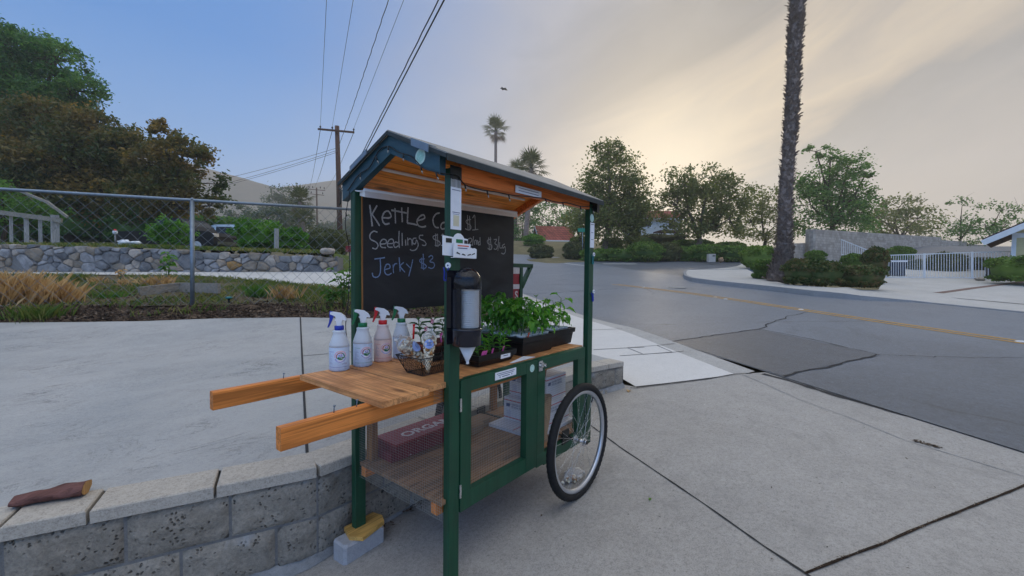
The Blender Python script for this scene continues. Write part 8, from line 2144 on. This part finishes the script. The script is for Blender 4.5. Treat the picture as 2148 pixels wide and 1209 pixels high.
m_ = MB(); m_.hexa([P(.3, -.05, .5), P(1.2, -.05, .5), P(1.2, -.05, 1.3), P(.3, -.05, 1.3)], [P(.3, -.01, .5), P(1.2, -.01, .5), P(1.2, -.01, 1.3), P(.3, -.01, 1.3)]); m_.build('window', M['glass'], t)
# two storey house behind the street trees
o = at(1335, 512, 62)
ux_ = fwd2 * 1.0 + rt2 * .25
t, P = gable_house('pale_house', 'two storey pale house mostly hidden behind the street trees', (o[0], o[1], o[2]), rt2, 6.5, 7, 3.9, 5.3, M['stucco'], M['rooftile'], .5)
for i, (x, z, w_, h_) in enumerate(((2.2, .3, .9, 1.1), (1.2, 2.5, .9, 1.0), (4.6, 2.5, 1.0, 1.0), (4.5, .3, 1.1, 1.1))):
    m_ = MB(); m_.hexa([P(x, -.05, z), P(x + w_, -.05, z), P(x + w_, -.05, z + h_), P(x, -.05, z + h_)], [P(x, -.01, z), P(x + w_, -.01, z), P(x + w_, -.01, z + h_), P(x, -.01, z + h_)]); f_ = m_.build('window', M['glass'], t)
    m_ = MB()
    for (a, b2, c_, d_) in ((x - .1, x, z - .1, z + h_ + .1), (x + w_, x + w_ + .1, z - .1, z + h_ + .1), (x, x + w_, z - .1, z), (x, x + w_, z + h_, z + h_ + .1)): m_.hexa([P(a, -.07, c_), P(b2, -.07, c_), P(b2, -.07, d_), P(a, -.07, d_)], [P(a, -.012, c_), P(b2, -.012, c_), P(b2, -.012, d_), P(a, -.012, d_)])
    m_.build('frame', M['trim'], f_)
o = at(1385, 505, 57); m_ = MB(); obox(m_, o, 0, 3.6, 0, 3, 1.25, 1.42, rt2); obox(m_, o, .1, .25, .1, .25, -1, 1.249, rt2); obox(m_, o, 3.3, 3.45, .1, .25, -1, 1.249, rt2)
tag(centre(m_.build('patio_cover', M['rooftile_dark'])), 'flat dark patio cover between the street tree trunks', 'patio cover')
# yellow house corner at the right edge
hd = 20.6; k = hd / FPX; A = at(2120, 588, hd); zt_e = at(2120, 490, hd)[2]; gz = A[2]
hx = rt2 * .634 - fwd2 * .773; hx /= np.linalg.norm(hx); hy = np.array([-hx[1], hx[0]])
t = thing('yellow_house', 'pale yellow clapboard house corner with white trim at the right edge', 'house', A)
P = lambda x, y, z: (A[0] + hx[0] * x + hy[0] * y, A[1] + hx[1] * x + hy[1] * y, A[2] + z)
Hw = zt_e - gz + .02; m_ = MB(); zc_ = 0
gy = lambda x: Hw + .62 * min(x, 8 - x)
m_.hexa([P(0, 0, -.3), P(8, 0, -.3), P(8, 6, -.3), P(0, 6, -.3)], [P(0, 0, Hw), P(8, 0, Hw), P(8, 6, Hw), P(0, 6, Hw)]); m_.add([P(0, 0, Hw), P(8, 0, Hw), P(4, 0, Hw + 2.3)], [(0, 1, 2)])
n_ = int(Hw / .19)
for j in range(n_): z = .1 + j * .19; m_.hexa([P(.12, -.022, z), P(8, -.022, z), P(8, -.004, z + .185), P(.12, -.004, z + .185)], [P(.12, -.002, z), P(8, -.002, z), P(8, -.002, z + .186), P(.12, -.002, z + .186)])
m_.build('wall', M['siding'], t)
m_ = MB(); m_.hexa([P(-.03, -.035, -.3), P(.12, -.035, -.3), P(.12, .1, -.3), P(-.03, .1, -.3)], [P(-.03, -.035, Hw), P(.12, -.035, Hw), P(.12, .1, Hw), P(-.03, .1, Hw)]); m_.hexa([P(.121, -.035, Hw - .25), P(8, -.035, Hw - .25), P(8, -.003, Hw - .25), P(.121, -.003, Hw - .25)], [P(.121, -.035, Hw - .02), P(8, -.035, Hw - .02), P(8, -.003, Hw - .02), P(.121, -.003, Hw - .02)]); m_.build('corner_trim', M['trim'], t)
m_ = MB(); ov = -.75
for (x0, x1) in ((-.95, 4.0), (8.95, 4.0)):
    z0, z1_ = Hw - .95 * .575 + .15, Hw + 2.3 + .15
    m_.hexa([P(x0, ov, z0), P(x1, ov, z1_), P(x1, 6.5, z1_), P(x0, 6.5, z0)], [P(x0, ov, z0 + .13), P(x1, ov, z1_ + .13), P(x1, 6.5, z1_ + .13), P(x0, 6.5, z0 + .13)])
rf_ = m_.build('roof', M['rooftile_dark'], t)
m_ = MB()
for (x0, x1) in ((-.95, 4.0), (8.95, 4.0)): m_.bar(P(x0, ov - .03, Hw - .95 * .575 + .06), P(x1, ov - .03, Hw + 2.3 + .06), .05, .26)
m_.build('fascia', M['trim'], rf_)
p = np.array(P(1.0, -.12, Hw - .62)); t2 = MB(); t2.lathe([(0, -.16), (.07, -.14), (.09, .05), (.11, .06), (.03, .14), (0, .16)], 8, tuple(p)); t2.bar(p + np.array([0, 0, .12]), np.array(P(1.0, -.03, Hw - .5)), .03, .03); t2.build('wall_lantern', M['dark'], t)
# bird gliding
c = at(1057, 187, 60); t = thing('bird', 'dark bird gliding with bent wings in the sky above the palms', 'bird', c); k = 60 / FPX
r3 = np.array([rt2[0], rt2[1], 0]); f3 = np.array([fwd2[0], fwd2[1], 0]); m_ = MB()
B = lambda x, z, y=0: c + r3 * x * k + np.array([0, 0, z * k]) + f3 * y * k
m_.blob(tuple(c), (.16, .42, .12), 0, 1, .1, 10, 7)
for sg in (1, -1): m_.hexa([B(sg * .5, .4, -2), B(sg * 4, 2.6 if sg < 0 else -.4, -3), B(sg * 8, (1.0 if sg < 0 else -2.6), 1), B(sg * 4, 1.4 if sg < 0 else -1.6, 3), B(sg * .5, 0, 3)], [B(sg * .5, .8, -2), B(sg * 4, 3.0 if sg < 0 else 0, -3), B(sg * 8, (1.3 if sg < 0 else -2.3), 1), B(sg * 4, 1.8 if sg < 0 else -1.2, 3), B(sg * .5, .4, 3)])
m_.build('body', M['black'], t)

# smoky air
hz_ = bpy.data.materials.new('smoky_air'); hz_.use_nodes = True; T = NT(hz_.node_tree); T.n.clear()
vp = T.add('ShaderNodeVolumePrincipled'); vp.inputs['Color'].default_value = (0.96, 0.95, 0.96, 1); vp.inputs['Density'].default_value = 0.0011; vp.inputs['Anisotropy'].default_value = 0.5
T.l.new(vp.outputs[0], T.add('ShaderNodeOutputMaterial').inputs['Volume'])
zs_ = [min((o.matrix_world @ Vector(c))[2] for c in o.bound_box) for o in scene.objects if o.type == 'MESH']; zmx = [max((o.matrix_world @ Vector(c))[2] for c in o.bound_box) for o in scene.objects if o.type == 'MESH']
hz = MB().box(-660, 660, -660, 660, min(zs_) - 1.0, max(zmx) + 3.0).build('haze', hz_); kind(hz, 'stuff')
